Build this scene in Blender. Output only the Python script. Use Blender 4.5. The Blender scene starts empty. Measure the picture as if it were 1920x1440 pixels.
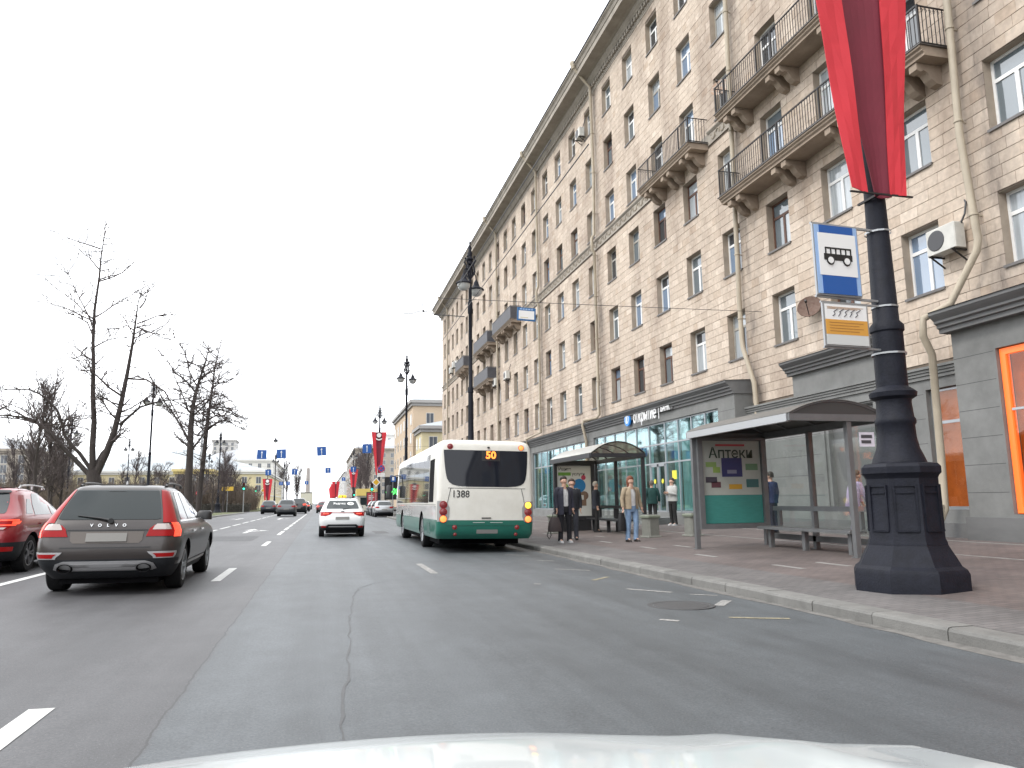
import bpy, math, random
from mathutils import Vector, Matrix
R = math.radians
sc = bpy.context.scene
col = sc.collection

# ------------------------------------------------------------------ camera
cam_d = bpy.data.cameras.new("camera")
cam = bpy.data.objects.new("camera", cam_d)
col.objects.link(cam)
sc.camera = cam
cam_d.sensor_width = 36.0
cam_d.lens = 1400.0 / 1920.0 * 36.0
cam_d.clip_start = 0.05
cam_d.clip_end = 6000.0
YAW, PITCH, ROLL = R(14.2961), R(8.8898), R(0.8)
fw = Vector((math.sin(YAW) * math.cos(PITCH), math.cos(YAW) * math.cos(PITCH), math.sin(PITCH)))
r0 = Vector((math.cos(YAW), -math.sin(YAW), 0))
u0 = r0.cross(fw)
rt = r0 * math.cos(ROLL) - u0 * math.sin(ROLL)
up = u0 * math.cos(ROLL) + r0 * math.sin(ROLL)
cam.matrix_world = Matrix(((rt.x, up.x, -fw.x, 0), (rt.y, up.y, -fw.y, 0), (rt.z, up.z, -fw.z, 1.27), (0, 0, 0, 1)))

# ------------------------------------------------------------------ sky and sun
SUN_EL, SUN_AZ = R(48), R(250)          # azimuth from +Y towards +X
world = bpy.data.worlds.new("World")
sc.world = world
world.use_nodes = True
nt = world.node_tree
bg = nt.nodes["Background"]
bg.inputs["Strength"].default_value = 0.1
sky = nt.nodes.new("ShaderNodeTexSky")
sky.sky_type = 'NISHITA'
sky.sun_disc = False
sky.sun_elevation = SUN_EL
sky.sun_rotation = SUN_AZ
sky.air_density = 1.0
sky.dust_density = 2.0
tc = nt.nodes.new("ShaderNodeTexCoord")
mp = nt.nodes.new("ShaderNodeMapping")
mp.inputs["Scale"].default_value = (1.0, 1.0, 2.6)
ns = nt.nodes.new("ShaderNodeTexNoise")
ns.inputs["Scale"].default_value = 2.3
ns.inputs["Detail"].default_value = 6.0
ns.inputs["Roughness"].default_value = 0.55
cr = nt.nodes.new("ShaderNodeValToRGB")
cr.color_ramp.elements[0].position = 0.30
cr.color_ramp.elements[0].color = (0.45, 0.45, 0.45, 1)
cr.color_ramp.elements[1].position = 0.52
cr.color_ramp.elements[1].color = (1, 1, 1, 1)
mx = nt.nodes.new("ShaderNodeMix")
mx.data_type = 'RGBA'
mx.inputs["B"].default_value = (19.0, 19.4, 20.0, 1)
nt.links.new(tc.outputs["Generated"], mp.inputs["Vector"])
nt.links.new(mp.outputs["Vector"], ns.inputs["Vector"])
nt.links.new(ns.outputs["Fac"], cr.inputs["Fac"])
nt.links.new(cr.outputs["Color"], mx.inputs["Factor"])
nt.links.new(sky.outputs["Color"], mx.inputs["A"])
nt.links.new(mx.outputs["Result"], bg.inputs["Color"])
sun_d = bpy.data.lights.new("sun", 'SUN')
sun_d.energy = 1.2
sun_d.angle = R(14)
sun_d.color = (1.0, 0.95, 0.88)
sun = bpy.data.objects.new("sun", sun_d)
col.objects.link(sun)
sd = Vector((math.sin(SUN_AZ) * math.cos(SUN_EL), math.cos(SUN_AZ) * math.cos(SUN_EL), math.sin(SUN_EL)))
sun.rotation_euler = (-sd).to_track_quat('-Z', 'Y').to_euler()
sun.location = (-40, -40, 60)
sc.view_settings.view_transform = 'Standard'
sc.view_settings.look = 'None'
sc.view_settings.exposure = 0.52
sc.view_settings.gamma = 1.0
sc.view_settings.use_curve_mapping = False
sc.cycles.max_bounces = 8
sc.cycles.transparent_max_bounces = 12

# ------------------------------------------------------------------ helpers: materials
MATS = {}
def _n(nt, t, **kw):
    n = nt.nodes.new(t)
    for k, v in kw.items():
        setattr(n, k, v)
    return n
def mat(name, c, rough=0.6, metal=0.0, var=0.0, scale=6.0, bump=0.0, bscale=None, emit=None, estr=0.0, coat=0.0, ior=None, stretch=None, c2=None, objvar=0.0, spec=None):
    """principled material; var mixes towards a darker (or c2) tone by world-space noise; objvar varies each object's tone"""
    if name in MATS:
        return MATS[name]
    m = bpy.data.materials.new(name)
    m.use_nodes = True
    t = m.node_tree
    b = t.nodes["Principled BSDF"]
    c = tuple(c) + (1,)
    b.inputs["Base Color"].default_value = c
    b.inputs["Roughness"].default_value = rough
    b.inputs["Metallic"].default_value = metal
    if spec is not None:
        b.inputs["Specular IOR Level"].default_value = spec
    if ior:
        b.inputs["IOR"].default_value = ior
    if coat:
        b.inputs["Coat Weight"].default_value = coat
        b.inputs["Coat Roughness"].default_value = 0.04
    if emit:
        b.inputs["Emission Color"].default_value = tuple(emit) + (1,)
        b.inputs["Emission Strength"].default_value = estr
    last = None
    if var or bump:
        geo = _n(t, "ShaderNodeNewGeometry")
        src = geo.outputs["Position"]
        if stretch:
            mpn = _n(t, "ShaderNodeMapping")
            mpn.inputs["Scale"].default_value = stretch
            t.links.new(src, mpn.inputs["Vector"])
            src = mpn.outputs["Vector"]
    if var:
        nz = _n(t, "ShaderNodeTexNoise")
        nz.inputs["Scale"].default_value = scale
        nz.inputs["Detail"].default_value = 8
        nz.inputs["Roughness"].default_value = 0.65
        t.links.new(src, nz.inputs["Vector"])
        rp = _n(t, "ShaderNodeValToRGB")
        rp.color_ramp.elements[0].position = 0.30
        rp.color_ramp.elements[1].position = 0.70
        d = tuple(c2) + (1,) if c2 else tuple(x * (1 - var) for x in c[:3]) + (1,)
        rp.color_ramp.elements[0].color = d
        rp.color_ramp.elements[1].color = c
        t.links.new(nz.outputs["Fac"], rp.inputs["Fac"])
        last = rp.outputs["Color"]
    if objvar:
        oi = _n(t, "ShaderNodeObjectInfo")
        hs = _n(t, "ShaderNodeHueSaturation")
        ma = _n(t, "ShaderNodeMapRange")
        ma.inputs["To Min"].default_value = 1 - objvar
        ma.inputs["To Max"].default_value = 1 + objvar
        t.links.new(oi.outputs["Random"], ma.inputs["Value"])
        t.links.new(ma.outputs["Result"], hs.inputs["Value"])
        if last:
            t.links.new(last, hs.inputs["Color"])
        else:
            hs.inputs["Color"].default_value = c
        last = hs.outputs["Color"]
    if last:
        t.links.new(last, b.inputs["Base Color"])
    if bump:
        nb = _n(t, "ShaderNodeTexNoise")
        nb.inputs["Scale"].default_value = bscale or scale * 6
        nb.inputs["Detail"].default_value = 6
        t.links.new(src, nb.inputs["Vector"])
        bp = _n(t, "ShaderNodeBump")
        bp.inputs["Strength"].default_value = bump
        bp.inputs["Distance"].default_value = 0.02
        t.links.new(nb.outputs["Fac"], bp.inputs["Height"])
        t.links.new(bp.outputs["Normal"], b.inputs["Normal"])
    MATS[name] = m
    return m

def stone_mat(name, per_object):
    """warm limestone blocks, each block its own tone, streaked by weather"""
    m = bpy.data.materials.new(name)
    m.use_nodes = True
    t = m.node_tree
    b = t.nodes["Principled BSDF"]
    b.inputs["Roughness"].default_value = 0.85
    geo = _n(t, "ShaderNodeNewGeometry")
    rnd = _n(t, "ShaderNodeObjectInfo").outputs["Random"] if per_object else geo.outputs["Random Per Island"]
    rp = _n(t, "ShaderNodeValToRGB")
    e = rp.color_ramp.elements
    e[0].position, e[0].color = 0.0, (0.47, 0.372, 0.288, 1)
    e[1].position, e[1].color = 1.0, (0.62, 0.525, 0.435, 1)
    for p, c in ((0.10, (0.50, 0.412, 0.332)), (0.5, (0.53, 0.442, 0.360)), (0.86, (0.56, 0.47, 0.385))):
        x = e.new(p); x.color = c + (1,)
    t.links.new(rnd, rp.inputs["Fac"])
    mpn = _n(t, "ShaderNodeMapping")
    mpn.inputs["Scale"].default_value = (1, 1, 0.35)
    t.links.new(geo.outputs["Position"], mpn.inputs["Vector"])
    nz = _n(t, "ShaderNodeTexNoise")
    nz.inputs["Scale"].default_value = 0.55
    nz.inputs["Detail"].default_value = 9
    nz.inputs["Roughness"].default_value = 0.62
    t.links.new(mpn.outputs["Vector"], nz.inputs["Vector"])
    r2 = _n(t, "ShaderNodeValToRGB")
    r2.color_ramp.elements[0].position, r2.color_ramp.elements[0].color = 0.34, (0.66, 0.63, 0.62, 1)
    r2.color_ramp.elements[1].position, r2.color_ramp.elements[1].color = 0.56, (1, 1, 1, 1)
    t.links.new(nz.outputs["Fac"], r2.inputs["Fac"])
    n3 = _n(t, "ShaderNodeTexNoise")
    n3.inputs["Scale"].default_value = 9
    n3.inputs["Detail"].default_value = 6
    t.links.new(geo.outputs["Position"], n3.inputs["Vector"])
    r3 = _n(t, "ShaderNodeMapRange")
    r3.inputs["From Min"].default_value, r3.inputs["From Max"].default_value = 0.3, 0.7
    r3.inputs["To Min"].default_value, r3.inputs["To Max"].default_value = 0.84, 1.08
    t.links.new(n3.outputs["Fac"], r3.inputs["Value"])
    m1 = _n(t, "ShaderNodeMix", data_type='RGBA', blend_type='MULTIPLY')
    m1.inputs["Factor"].default_value = 1
    t.links.new(rp.outputs["Color"], m1.inputs["A"])
    t.links.new(r2.outputs["Color"], m1.inputs["B"])
    m2 = _n(t, "ShaderNodeMix", data_type='RGBA', blend_type='MULTIPLY')
    m2.inputs["Factor"].default_value = 1
    t.links.new(m1.outputs["Result"], m2.inputs["A"])
    t.links.new(r3.outputs["Result"], m2.inputs["B"])
    # soot washed out beside the rain pipes
    sp_ = _n(t, "ShaderNodeSeparateXYZ"); t.links.new(geo.outputs["Position"], sp_.inputs["Vector"])
    n4 = _n(t, "ShaderNodeTexNoise"); n4.inputs["Scale"].default_value = 1.1; n4.inputs["Detail"].default_value = 8; n4.inputs["Roughness"].default_value = .7
    t.links.new(mpn.outputs["Vector"], n4.inputs["Vector"])
    last = m2.outputs["Result"]
    for yp in (22.55, 12.75, 37.0, 48.2, 61.0):
        su = _n(t, "ShaderNodeMath", operation='SUBTRACT'); su.inputs[1].default_value = yp; t.links.new(sp_.outputs["Y"], su.inputs[0])
        ab = _n(t, "ShaderNodeMath", operation='ABSOLUTE'); t.links.new(su.outputs["Value"], ab.inputs[0])
        mr = _n(t, "ShaderNodeMapRange"); mr.inputs["From Min"].default_value = .75; mr.inputs["From Max"].default_value = .1; t.links.new(ab.outputs["Value"], mr.inputs["Value"])
        nr = _n(t, "ShaderNodeMapRange"); nr.inputs["From Min"].default_value = .38; nr.inputs["From Max"].default_value = .62; nr.inputs["To Max"].default_value = .85; t.links.new(n4.outputs["Fac"], nr.inputs["Value"])
        pr = _n(t, "ShaderNodeMath", operation='MULTIPLY'); t.links.new(mr.outputs["Result"], pr.inputs[0]); t.links.new(nr.outputs["Result"], pr.inputs[1])
        mm = _n(t, "ShaderNodeMix", data_type='RGBA'); mm.inputs["B"].default_value = (.14, .115, .10, 1)
        t.links.new(pr.outputs["Value"], mm.inputs["Factor"]); t.links.new(last, mm.inputs["A"])
        last = mm.outputs["Result"]
    t.links.new(last, b.inputs["Base Color"])
    bp = _n(t, "ShaderNodeBump")
    bp.inputs["Strength"].default_value = 0.35
    bp.inputs["Distance"].default_value = 0.01
    t.links.new(n3.outputs["Fac"], bp.inputs["Height"])
    t.links.new(bp.outputs["Normal"], b.inputs["Normal"])
    MATS[name] = m
    return m

def glass_mat(name, tint, base_refl=0.12, rough=0.02, refl=(0.95, 0.97, 0.97), gain=0.9):
    """thin sheet glass: reflects more at grazing angles, otherwise lets the tinted view through"""
    m = bpy.data.materials.new(name)
    m.use_nodes = True
    t = m.node_tree
    t.nodes.remove(t.nodes["Principled BSDF"])
    out = t.nodes["Material Output"]
    tr = _n(t, "ShaderNodeBsdfTransparent")
    tr.inputs["Color"].default_value = tuple(tint) + (1,)
    gl = _n(t, "ShaderNodeBsdfGlossy")
    gl.inputs["Color"].default_value = tuple(refl) + (1,)
    gl.inputs["Roughness"].default_value = rough
    lw = _n(t, "ShaderNodeLayerWeight")
    lw.inputs["Blend"].default_value = 0.5
    fr = _n(t, "ShaderNodeMath", operation='POWER')
    fr.inputs[1].default_value = 4.0
    t.links.new(lw.outputs["Facing"], fr.inputs[0])
    ma = _n(t, "ShaderNodeMath", operation='MULTIPLY_ADD')
    ma.inputs[1].default_value = gain
    ma.inputs[2].default_value = base_refl
    ma.use_clamp = True
    t.links.new(fr.outputs["Value"], ma.inputs[0])
    mixs = _n(t, "ShaderNodeMixShader")
    t.links.new(ma.outputs["Value"], mixs.inputs["Fac"])
    t.links.new(tr.outputs["BSDF"], mixs.inputs[1])
    t.links.new(gl.outputs["BSDF"], mixs.inputs[2])
    t.links.new(mixs.outputs["Shader"], out.inputs["Surface"])
    MATS[name] = m
    return m

# ------------------------------------------------------------------ helpers: meshes
def tag(o, label=None, cat=None, group=None, kind=None):
    if label: o["label"] = label
    if cat: o["category"] = cat
    if group: o["group"] = group
    if kind: o["kind"] = kind
    return o
def empty(name, loc=(0, 0, 0), rz=0.0, label=None, cat=None, group=None, rot=None):
    o = bpy.data.objects.new(name, None)
    o.empty_display_size = 0.3
    o.location = loc
    o.rotation_euler = rot if rot else (0, 0, rz)
    col.objects.link(o)
    return tag(o, label, cat, group)
def link(name, me, parent=None, loc=(0, 0, 0), rot=None):
    o = bpy.data.objects.new(name, me)
    o.location = loc
    if rot: o.rotation_euler = rot
    o.parent = parent
    col.objects.link(o)
    return o
def copy_tree(o, parent=None):
    c = o.copy()
    col.objects.link(c)
    c.parent = parent
    for ch in list(o.children):
        copy_tree(ch, c)
    return c

class MB:
    def __init__(s):
        s.v, s.f, s.m = [], [], []
        s.cur = 0
    def add(s, vs, fs):
        k = len(s.v)
        s.v += [tuple(p) for p in vs]
        s.f += [tuple(i + k for i in f) for f in fs]
        s.m += [s.cur] * len(fs)
        return s
    def box(s, x0, x1, y0, y1, z0, z1):
        if x0 > x1: x0, x1 = x1, x0
        if y0 > y1: y0, y1 = y1, y0
        if z0 > z1: z0, z1 = z1, z0
        return s.add([(x0, y0, z0), (x1, y0, z0), (x1, y1, z0), (x0, y1, z0), (x0, y0, z1), (x1, y0, z1), (x1, y1, z1), (x0, y1, z1)],
                     [(0, 3, 2, 1), (4, 5, 6, 7), (0, 1, 5, 4), (1, 2, 6, 5), (2, 3, 7, 6), (3, 0, 4, 7)])
    def cbox(s, x0, x1, y0, y1, z0, z1, c=0.02):
        """box with chamfered vertical edges and top edges"""
        r = [(x0 + c, y0), (x1 - c, y0), (x1, y0 + c), (x1, y1 - c), (x1 - c, y1), (x0 + c, y1), (x0, y1 - c), (x0, y0 + c)]
        ins = [(min(max(x, x0 + c), x1 - c), min(max(y, y0 + c), y1 - c)) for x, y in r]
        vs = [(x, y, z0) for x, y in r] + [(x, y, z1 - c) for x, y in r] + [(x, y, z1) for x, y in ins]
        fs = [tuple(range(7, -1, -1)), tuple(range(16, 24))]
        for a in (0, 8):
            for i in range(8):
                j = (i + 1) % 8
                fs.append((a + i, a + j, a + 8 + j, a + 8 + i))
        return s.add(vs, fs)
    def obox(s, c, h, M):
        """oriented box: centre c, half sizes h, 3x3 matrix M"""
        vs = []
        for k in (-1, 1):
            for a, b in ((-1, -1), (1, -1), (1, 1), (-1, 1)):
                vs.append(Vector(c) + M @ Vector((a * h[0], b * h[1], k * h[2])))
        return s.add(vs, [(0, 3, 2, 1), (4, 5, 6, 7), (0, 1, 5, 4), (1, 2, 6, 5), (2, 3, 7, 6), (3, 0, 4, 7)])
    def tube(s, pts, rad, n=8, caps=True, flat=1.0):
        pts = [Vector(p) for p in pts]
        if not isinstance(rad, (list, tuple)): rad = [rad] * len(pts)
        vs, fs = [], []
        a0 = None
        for i, p in enumerate(pts):
            d = (pts[min(i + 1, len(pts) - 1)] - pts[max(i - 1, 0)])
            d = d.normalized() if d.length > 1e-9 else Vector((0, 0, 1))
            if a0 is None:
                a0 = d.orthogonal().normalized()
            a0 = (a0 - d * a0.dot(d))
            a0 = a0.normalized() if a0.length > 1e-6 else d.orthogonal().normalized()
            b0 = d.cross(a0)
            for k in range(n):
                t = 2 * math.pi * k / n
                vs.append(p + a0 * (math.cos(t) * rad[i]) + b0 * (math.sin(t) * rad[i] * flat))
        for i in range(len(pts) - 1):
            for k in range(n):
                j = (k + 1) % n
                fs.append((i * n + k, i * n + j, (i + 1) * n + j, (i + 1) * n + k))
        if caps:
            fs.append(tuple(range(n - 1, -1, -1)))
            fs.append(tuple((len(pts) - 1) * n + k for k in range(n)))
        return s.add(vs, fs)
    def bar(s, a, b, w, h=None):
        """square bar from a to b"""
        a, b = Vector(a), Vector(b)
        d = (b - a).normalized()
        x = d.cross(Vector((0, 0, 1)))
        x = x.normalized() if x.length > 1e-4 else Vector((1, 0, 0))
        y = x.cross(d)
        h = h or w
        vs = [p + x * (w / 2 * i) + y * (h / 2 * j) for p in (a, b) for i, j in ((-1, -1), (1, -1), (1, 1), (-1, 1))]
        return s.add(vs, [(3, 2, 1, 0), (4, 5, 6, 7), (0, 1, 5, 4), (1, 2, 6, 5), (2, 3, 7, 6), (3, 0, 4, 7)])
    def lathe(s, prof, n=16, c=(0, 0, 0), axis='z', ph=0.0, caps=True):
        vs, fs = [], []
        for r, h in prof:
            for k in range(n):
                t = 2 * math.pi * k / n + ph
                p = (r * math.cos(t), r * math.sin(t), h)
                if axis == 'x': p = (p[2], p[0], p[1])
                elif axis == 'y': p = (p[1], p[2], p[0])
                vs.append((p[0] + c[0], p[1] + c[1], p[2] + c[2]))
        for i in range(len(prof) - 1):
            for k in range(n):
                j = (k + 1) % n
                fs.append((i * n + k, i * n + j, (i + 1) * n + j, (i + 1) * n + k))
        if caps:
            fs.append(tuple(range(n - 1, -1, -1)))
            fs.append(tuple((len(prof) - 1) * n + k for k in range(n)))
        return s.add(vs, fs)
    def prism(s, poly, a, b, plane='xz'):
        """extrude a 2D polygon: plane 'xz' along y, 'yz' along x, 'xy' along z"""
        def P(p, t):
            return (p[0], t, p[1]) if plane == 'xz' else (t, p[0], p[1]) if plane == 'yz' else (p[0], p[1], t)
        n = len(poly)
        vs = [P(p, a) for p in poly] + [P(p, b) for p in poly]
        fs = [tuple(range(n)), tuple(range(2 * n - 1, n - 1, -1))]
        fs += [(i, n + i, n + (i + 1) % n, (i + 1) % n) for i in range(n)]
        return s.add(vs, fs)
    def grid(s, fn, nu, nv):
        vs = [fn(i / nu, j / nv) for j in range(nv + 1) for i in range(nu + 1)]
        fs = [(j * (nu + 1) + i, j * (nu + 1) + i + 1, (j + 1) * (nu + 1) + i + 1, (j + 1) * (nu + 1) + i) for j in range(nv) for i in range(nu)]
        return s.add(vs, fs)
    def slab(s, fn, nu, nv, th):
        """a curved sheet fn(u,v) given thickness by the vector th"""
        th = Vector(th)
        k = len(s.v)
        n = nu + 1
        vs = [Vector(fn(i / nu, j / nv)) for j in range(nv + 1) for i in range(nu + 1)]
        N = len(vs)
        fs = []
        for j in range(nv):
            for i in range(nu):
                q = (j * n + i, j * n + i + 1, (j + 1) * n + i + 1, (j + 1) * n + i)
                fs.append(q)
                fs.append(tuple(x + N for x in reversed(q)))
        bd = [i for i in range(n)] + [j * n + nu for j in range(1, nv + 1)] + [nv * n + i for i in range(nu - 1, -1, -1)] + [j * n for j in range(nv - 1, 0, -1)]
        for a in range(len(bd)):
            b = (a + 1) % len(bd)
            fs.append((bd[b], bd[a], bd[a] + N, bd[b] + N))
        return s.add(vs + [v + th for v in vs], fs)
    def map(s, fn, start=0):
        s.v[start:] = [tuple(fn(Vector(p))) for p in s.v[start:]]
        return s
    def mesh(s, name, mats, smooth=False):
        me = bpy.data.meshes.new(name)
        me.from_pydata(s.v, [], s.f)
        if not isinstance(mats, (list, tuple)): mats = [mats]
        for m in mats: me.materials.append(m)
        if len(mats) > 1: me.polygons.foreach_set("material_index", s.m)
        if smooth:
            me.polygons.foreach_set("use_smooth", [True] * len(s.f))
            try: me.set_sharp_from_angle(angle=R(smooth if smooth > 1 else 35))
            except Exception: pass
        me.update()
        return me
    def build(s, name, mats, parent=None, smooth=False, base=True):
        """link as one object; world coordinates are moved into the parent's frame when the parent only has a location"""
        if parent is not None and base:
            off = Vector((0, 0, 0))
            q = parent
            while q is not None:
                off += q.location
                q = q.parent
            if off.length > 0:
                s.v = [(p[0] - off.x, p[1] - off.y, p[2] - off.z) for p in s.v]
        return link(name, s.mesh(name, mats, smooth), parent)

def text_mesh(body, size, extrude=0.003, mats=None, shear=0.0, bold=0.0, align='CENTER', spacing=1.0):
    cu = bpy.data.curves.new("lettering", 'FONT')
    cu.body = body
    cu.size = size
    cu.extrude = extrude
    cu.offset = bold
    cu.shear = shear
    cu.align_x = align
    cu.align_y = 'CENTER'
    cu.space_character = spacing
    cu.resolution_u = 3
    o = bpy.data.objects.new("lettering", cu)
    col.objects.link(o)
    bpy.context.view_layer.update()
    dg = bpy.context.evaluated_depsgraph_get()
    me = bpy.data.meshes.new_from_object(o.evaluated_get(dg))
    bpy.data.objects.remove(o)
    bpy.data.curves.remove(cu)
    me.materials.clear()
    me.materials.append(mats)
    return me
def place_text(name, me, parent, o, rgt, upv, stretch=1.0, width=None):
    """put a text mesh so that its x runs along rgt and its y along upv, at point o in the parent's frame"""
    rgt, upv = Vector(rgt).normalized(), Vector(upv).normalized()
    nn = rgt.cross(upv)
    if width:
        xs = [v.co.x for v in me.vertices]
        stretch = width / (max(xs) - min(xs))
    for v in me.vertices:
        p = v.co
        v.co = Vector(o) + rgt * (p.x * stretch) + upv * p.y + nn * p.z
    return link(name, me, parent)
def interp(tab, t):
    if t <= tab[0][0]: return tab[0][1]
    for (a, x), (b, y) in zip(tab, tab[1:]):
        if t <= b: return x + (y - x) * (t - a) / (b - a)
    return tab[-1][1]
def sinterp(tab, t):
    """smooth (Catmull-Rom style) table lookup"""
    n = len(tab)
    if t <= tab[0][0]: return tab[0][1]
    if t >= tab[-1][0]: return tab[-1][1]
    for i in range(n - 1):
        if t <= tab[i + 1][0]:
            x0, y0 = tab[i]; x1, y1 = tab[i + 1]
            h = x1 - x0
            d = (y1 - y0) / h
            def sl(k):
                if k <= 0 or k >= n - 1: return d
                a = (tab[k][1] - tab[k - 1][1]) / (tab[k][0] - tab[k - 1][0])
                b = (tab[k + 1][1] - tab[k][1]) / (tab[k + 1][0] - tab[k][0])
                return 0 if a * b <= 0 else 2 * a * b / (a + b)
            m0, m1 = sl(i), sl(i + 1)
            s = (t - x0) / h
            return (2*s**3 - 3*s*s + 1) * y0 + (s**3 - 2*s*s + s) * h * m0 + (-2*s**3 + 3*s*s) * y1 + (s**3 - s*s) * h * m1
    return tab[-1][1]

def road_z(x): return -0.014 * x
def walk_z(x): return 0.05 + 0.03 * (x - 5.95)
# ------------------------------------------------------------------ ground, road, pavements
def ground_sheet(name, x0, x1, y0, y1, fz, m, nx=2, ny=2, th=0.0):
    mb = MB()
    mb.grid(lambda u, v: (x0 + (x1 - x0) * u, y0 + (y1 - y0) * v, fz(x0 + (x1 - x0) * u)), nx, ny)
    if th:
        mb.box(x0, x1, y0, y1, min(fz(x0), fz(x1)) - th - 0.01, min(fz(x0), fz(x1)) - 0.03)
    o = mb.build(name, m)
    o["kind"] = "structure"
    return o

def road_mat():
    m = bpy.data.materials.new("asphalt")
    m.use_nodes = True
    t = m.node_tree
    b = t.nodes["Principled BSDF"]
    b.inputs["Roughness"].default_value = 0.58
    b.inputs["Specular IOR Level"].default_value = 0.5
    geo = _n(t, "ShaderNodeNewGeometry")
    sep = _n(t, "ShaderNodeSeparateXYZ")
    t.links.new(geo.outputs["Position"], sep.inputs["Vector"])
    # ragged longitudinal joint between the older left lanes and the newer right carriageway
    nz = _n(t, "ShaderNodeTexNoise"); nz.inputs["Scale"].default_value = 1.6; nz.inputs["Detail"].default_value = 12; nz.inputs["Roughness"].default_value = 0.7
    t.links.new(geo.outputs["Position"], nz.inputs["Vector"])
    ad = _n(t, "ShaderNodeMath", operation='MULTIPLY_ADD'); ad.inputs[1].default_value = 0.10
    t.links.new(nz.outputs["Fac"], ad.inputs[0]); t.links.new(sep.outputs["X"], ad.inputs[2])
    st = _n(t, "ShaderNodeMapRange"); st.inputs["From Min"].default_value = -0.845; st.inputs["From Max"].default_value = -0.80
    t.links.new(ad.outputs["Value"], st.inputs["Value"])
    base = _n(t, "ShaderNodeMix", data_type='RGBA')
    base.inputs["A"].default_value = (0.062, 0.062, 0.065, 1)
    base.inputs["B"].default_value = (0.070, 0.078, 0.084, 1)
    t.links.new(st.outputs["Result"], base.inputs["Factor"])
    def mulnoise(col_socket, vec_scale, scale, lo, hi, fmin=0.3, fmax=0.7, detail=8):
        mpn = _n(t, "ShaderNodeMapping"); mpn.inputs["Scale"].default_value = vec_scale
        t.links.new(geo.outputs["Position"], mpn.inputs["Vector"])
        n = _n(t, "ShaderNodeTexNoise"); n.inputs["Scale"].default_value = scale; n.inputs["Detail"].default_value = detail; n.inputs["Roughness"].default_value = 0.65
        t.links.new(mpn.outputs["Vector"], n.inputs["Vector"])
        mr = _n(t, "ShaderNodeMapRange"); mr.inputs["From Min"].default_value = fmin; mr.inputs["From Max"].default_value = fmax
        mr.inputs["To Min"].default_value = lo; mr.inputs["To Max"].default_value = hi
        t.links.new(n.outputs["Fac"], mr.inputs["Value"])
        mm = _n(t, "ShaderNodeMix", data_type='RGBA', blend_type='MULTIPLY'); mm.inputs["Factor"].default_value = 1
        t.links.new(col_socket, mm.inputs["A"]); t.links.new(mr.outputs["Result"], mm.inputs["B"])
        return mm.outputs["Result"], n.outputs["Fac"]
    c, _ = mulnoise(base.outputs["Result"], (1.0, 0.035, 1), 1.5, 0.74, 1.22)          # wheel tracks and smears along the lanes
    c, _ = mulnoise(c, (1, 0.5, 1), 0.45, 0.78, 1.16)                                   # broad patches
    c, _ = mulnoise(c, (1, 0.7, 1), 2.6, 0.84, 1.12)
    c, fine = mulnoise(c, (1, 1, 1), 70.0, 0.55, 1.5, 0.25, 0.75, 4)                     # aggregate
    # pale grit and dark tar specks
    vo = _n(t, "ShaderNodeTexVoronoi"); vo.inputs["Scale"].default_value = 46
    t.links.new(geo.outputs["Position"], vo.inputs["Vector"])
    lt = _n(t, "ShaderNodeMath", operation='LESS_THAN'); lt.inputs[1].default_value = 0.10
    t.links.new(vo.outputs["Distance"], lt.inputs[0])
    sp = _n(t, "ShaderNodeMix", data_type='RGBA'); sp.inputs["B"].default_value = (0.19, 0.185, 0.18, 1)
    t.links.new(lt.outputs["Value"], sp.inputs["Factor"]); t.links.new(c, sp.inputs["A"])
    c = sp.outputs["Result"]
    # dark joint line
    jl = _n(t, "ShaderNodeMath", operation='ADD'); jl.inputs[1].default_value = 0.835
    t.links.new(ad.outputs["Value"], jl.inputs[0])
    ab = _n(t, "ShaderNodeMath", operation='ABSOLUTE'); t.links.new(jl.outputs["Value"], ab.inputs[0])
    le = _n(t, "ShaderNodeMath", operation='LESS_THAN'); le.inputs[1].default_value = 0.007
    t.links.new(ab.outputs["Value"], le.inputs[0])
    jm = _n(t, "ShaderNodeMix", data_type='RGBA'); jm.inputs["B"].default_value = (0.03, 0.03, 0.032, 1)
    t.links.new(le.outputs["Value"], jm.inputs["Factor"]); t.links.new(c, jm.inputs["A"])
    t.links.new(jm.outputs["Result"], b.inputs["Base Color"])
    bp = _n(t, "ShaderNodeBump"); bp.inputs["Strength"].default_value = 0.5; bp.inputs["Distance"].default_value = 0.004
    t.links.new(fine, bp.inputs["Height"]); t.links.new(bp.outputs["Normal"], b.inputs["Normal"])
    return m

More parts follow.
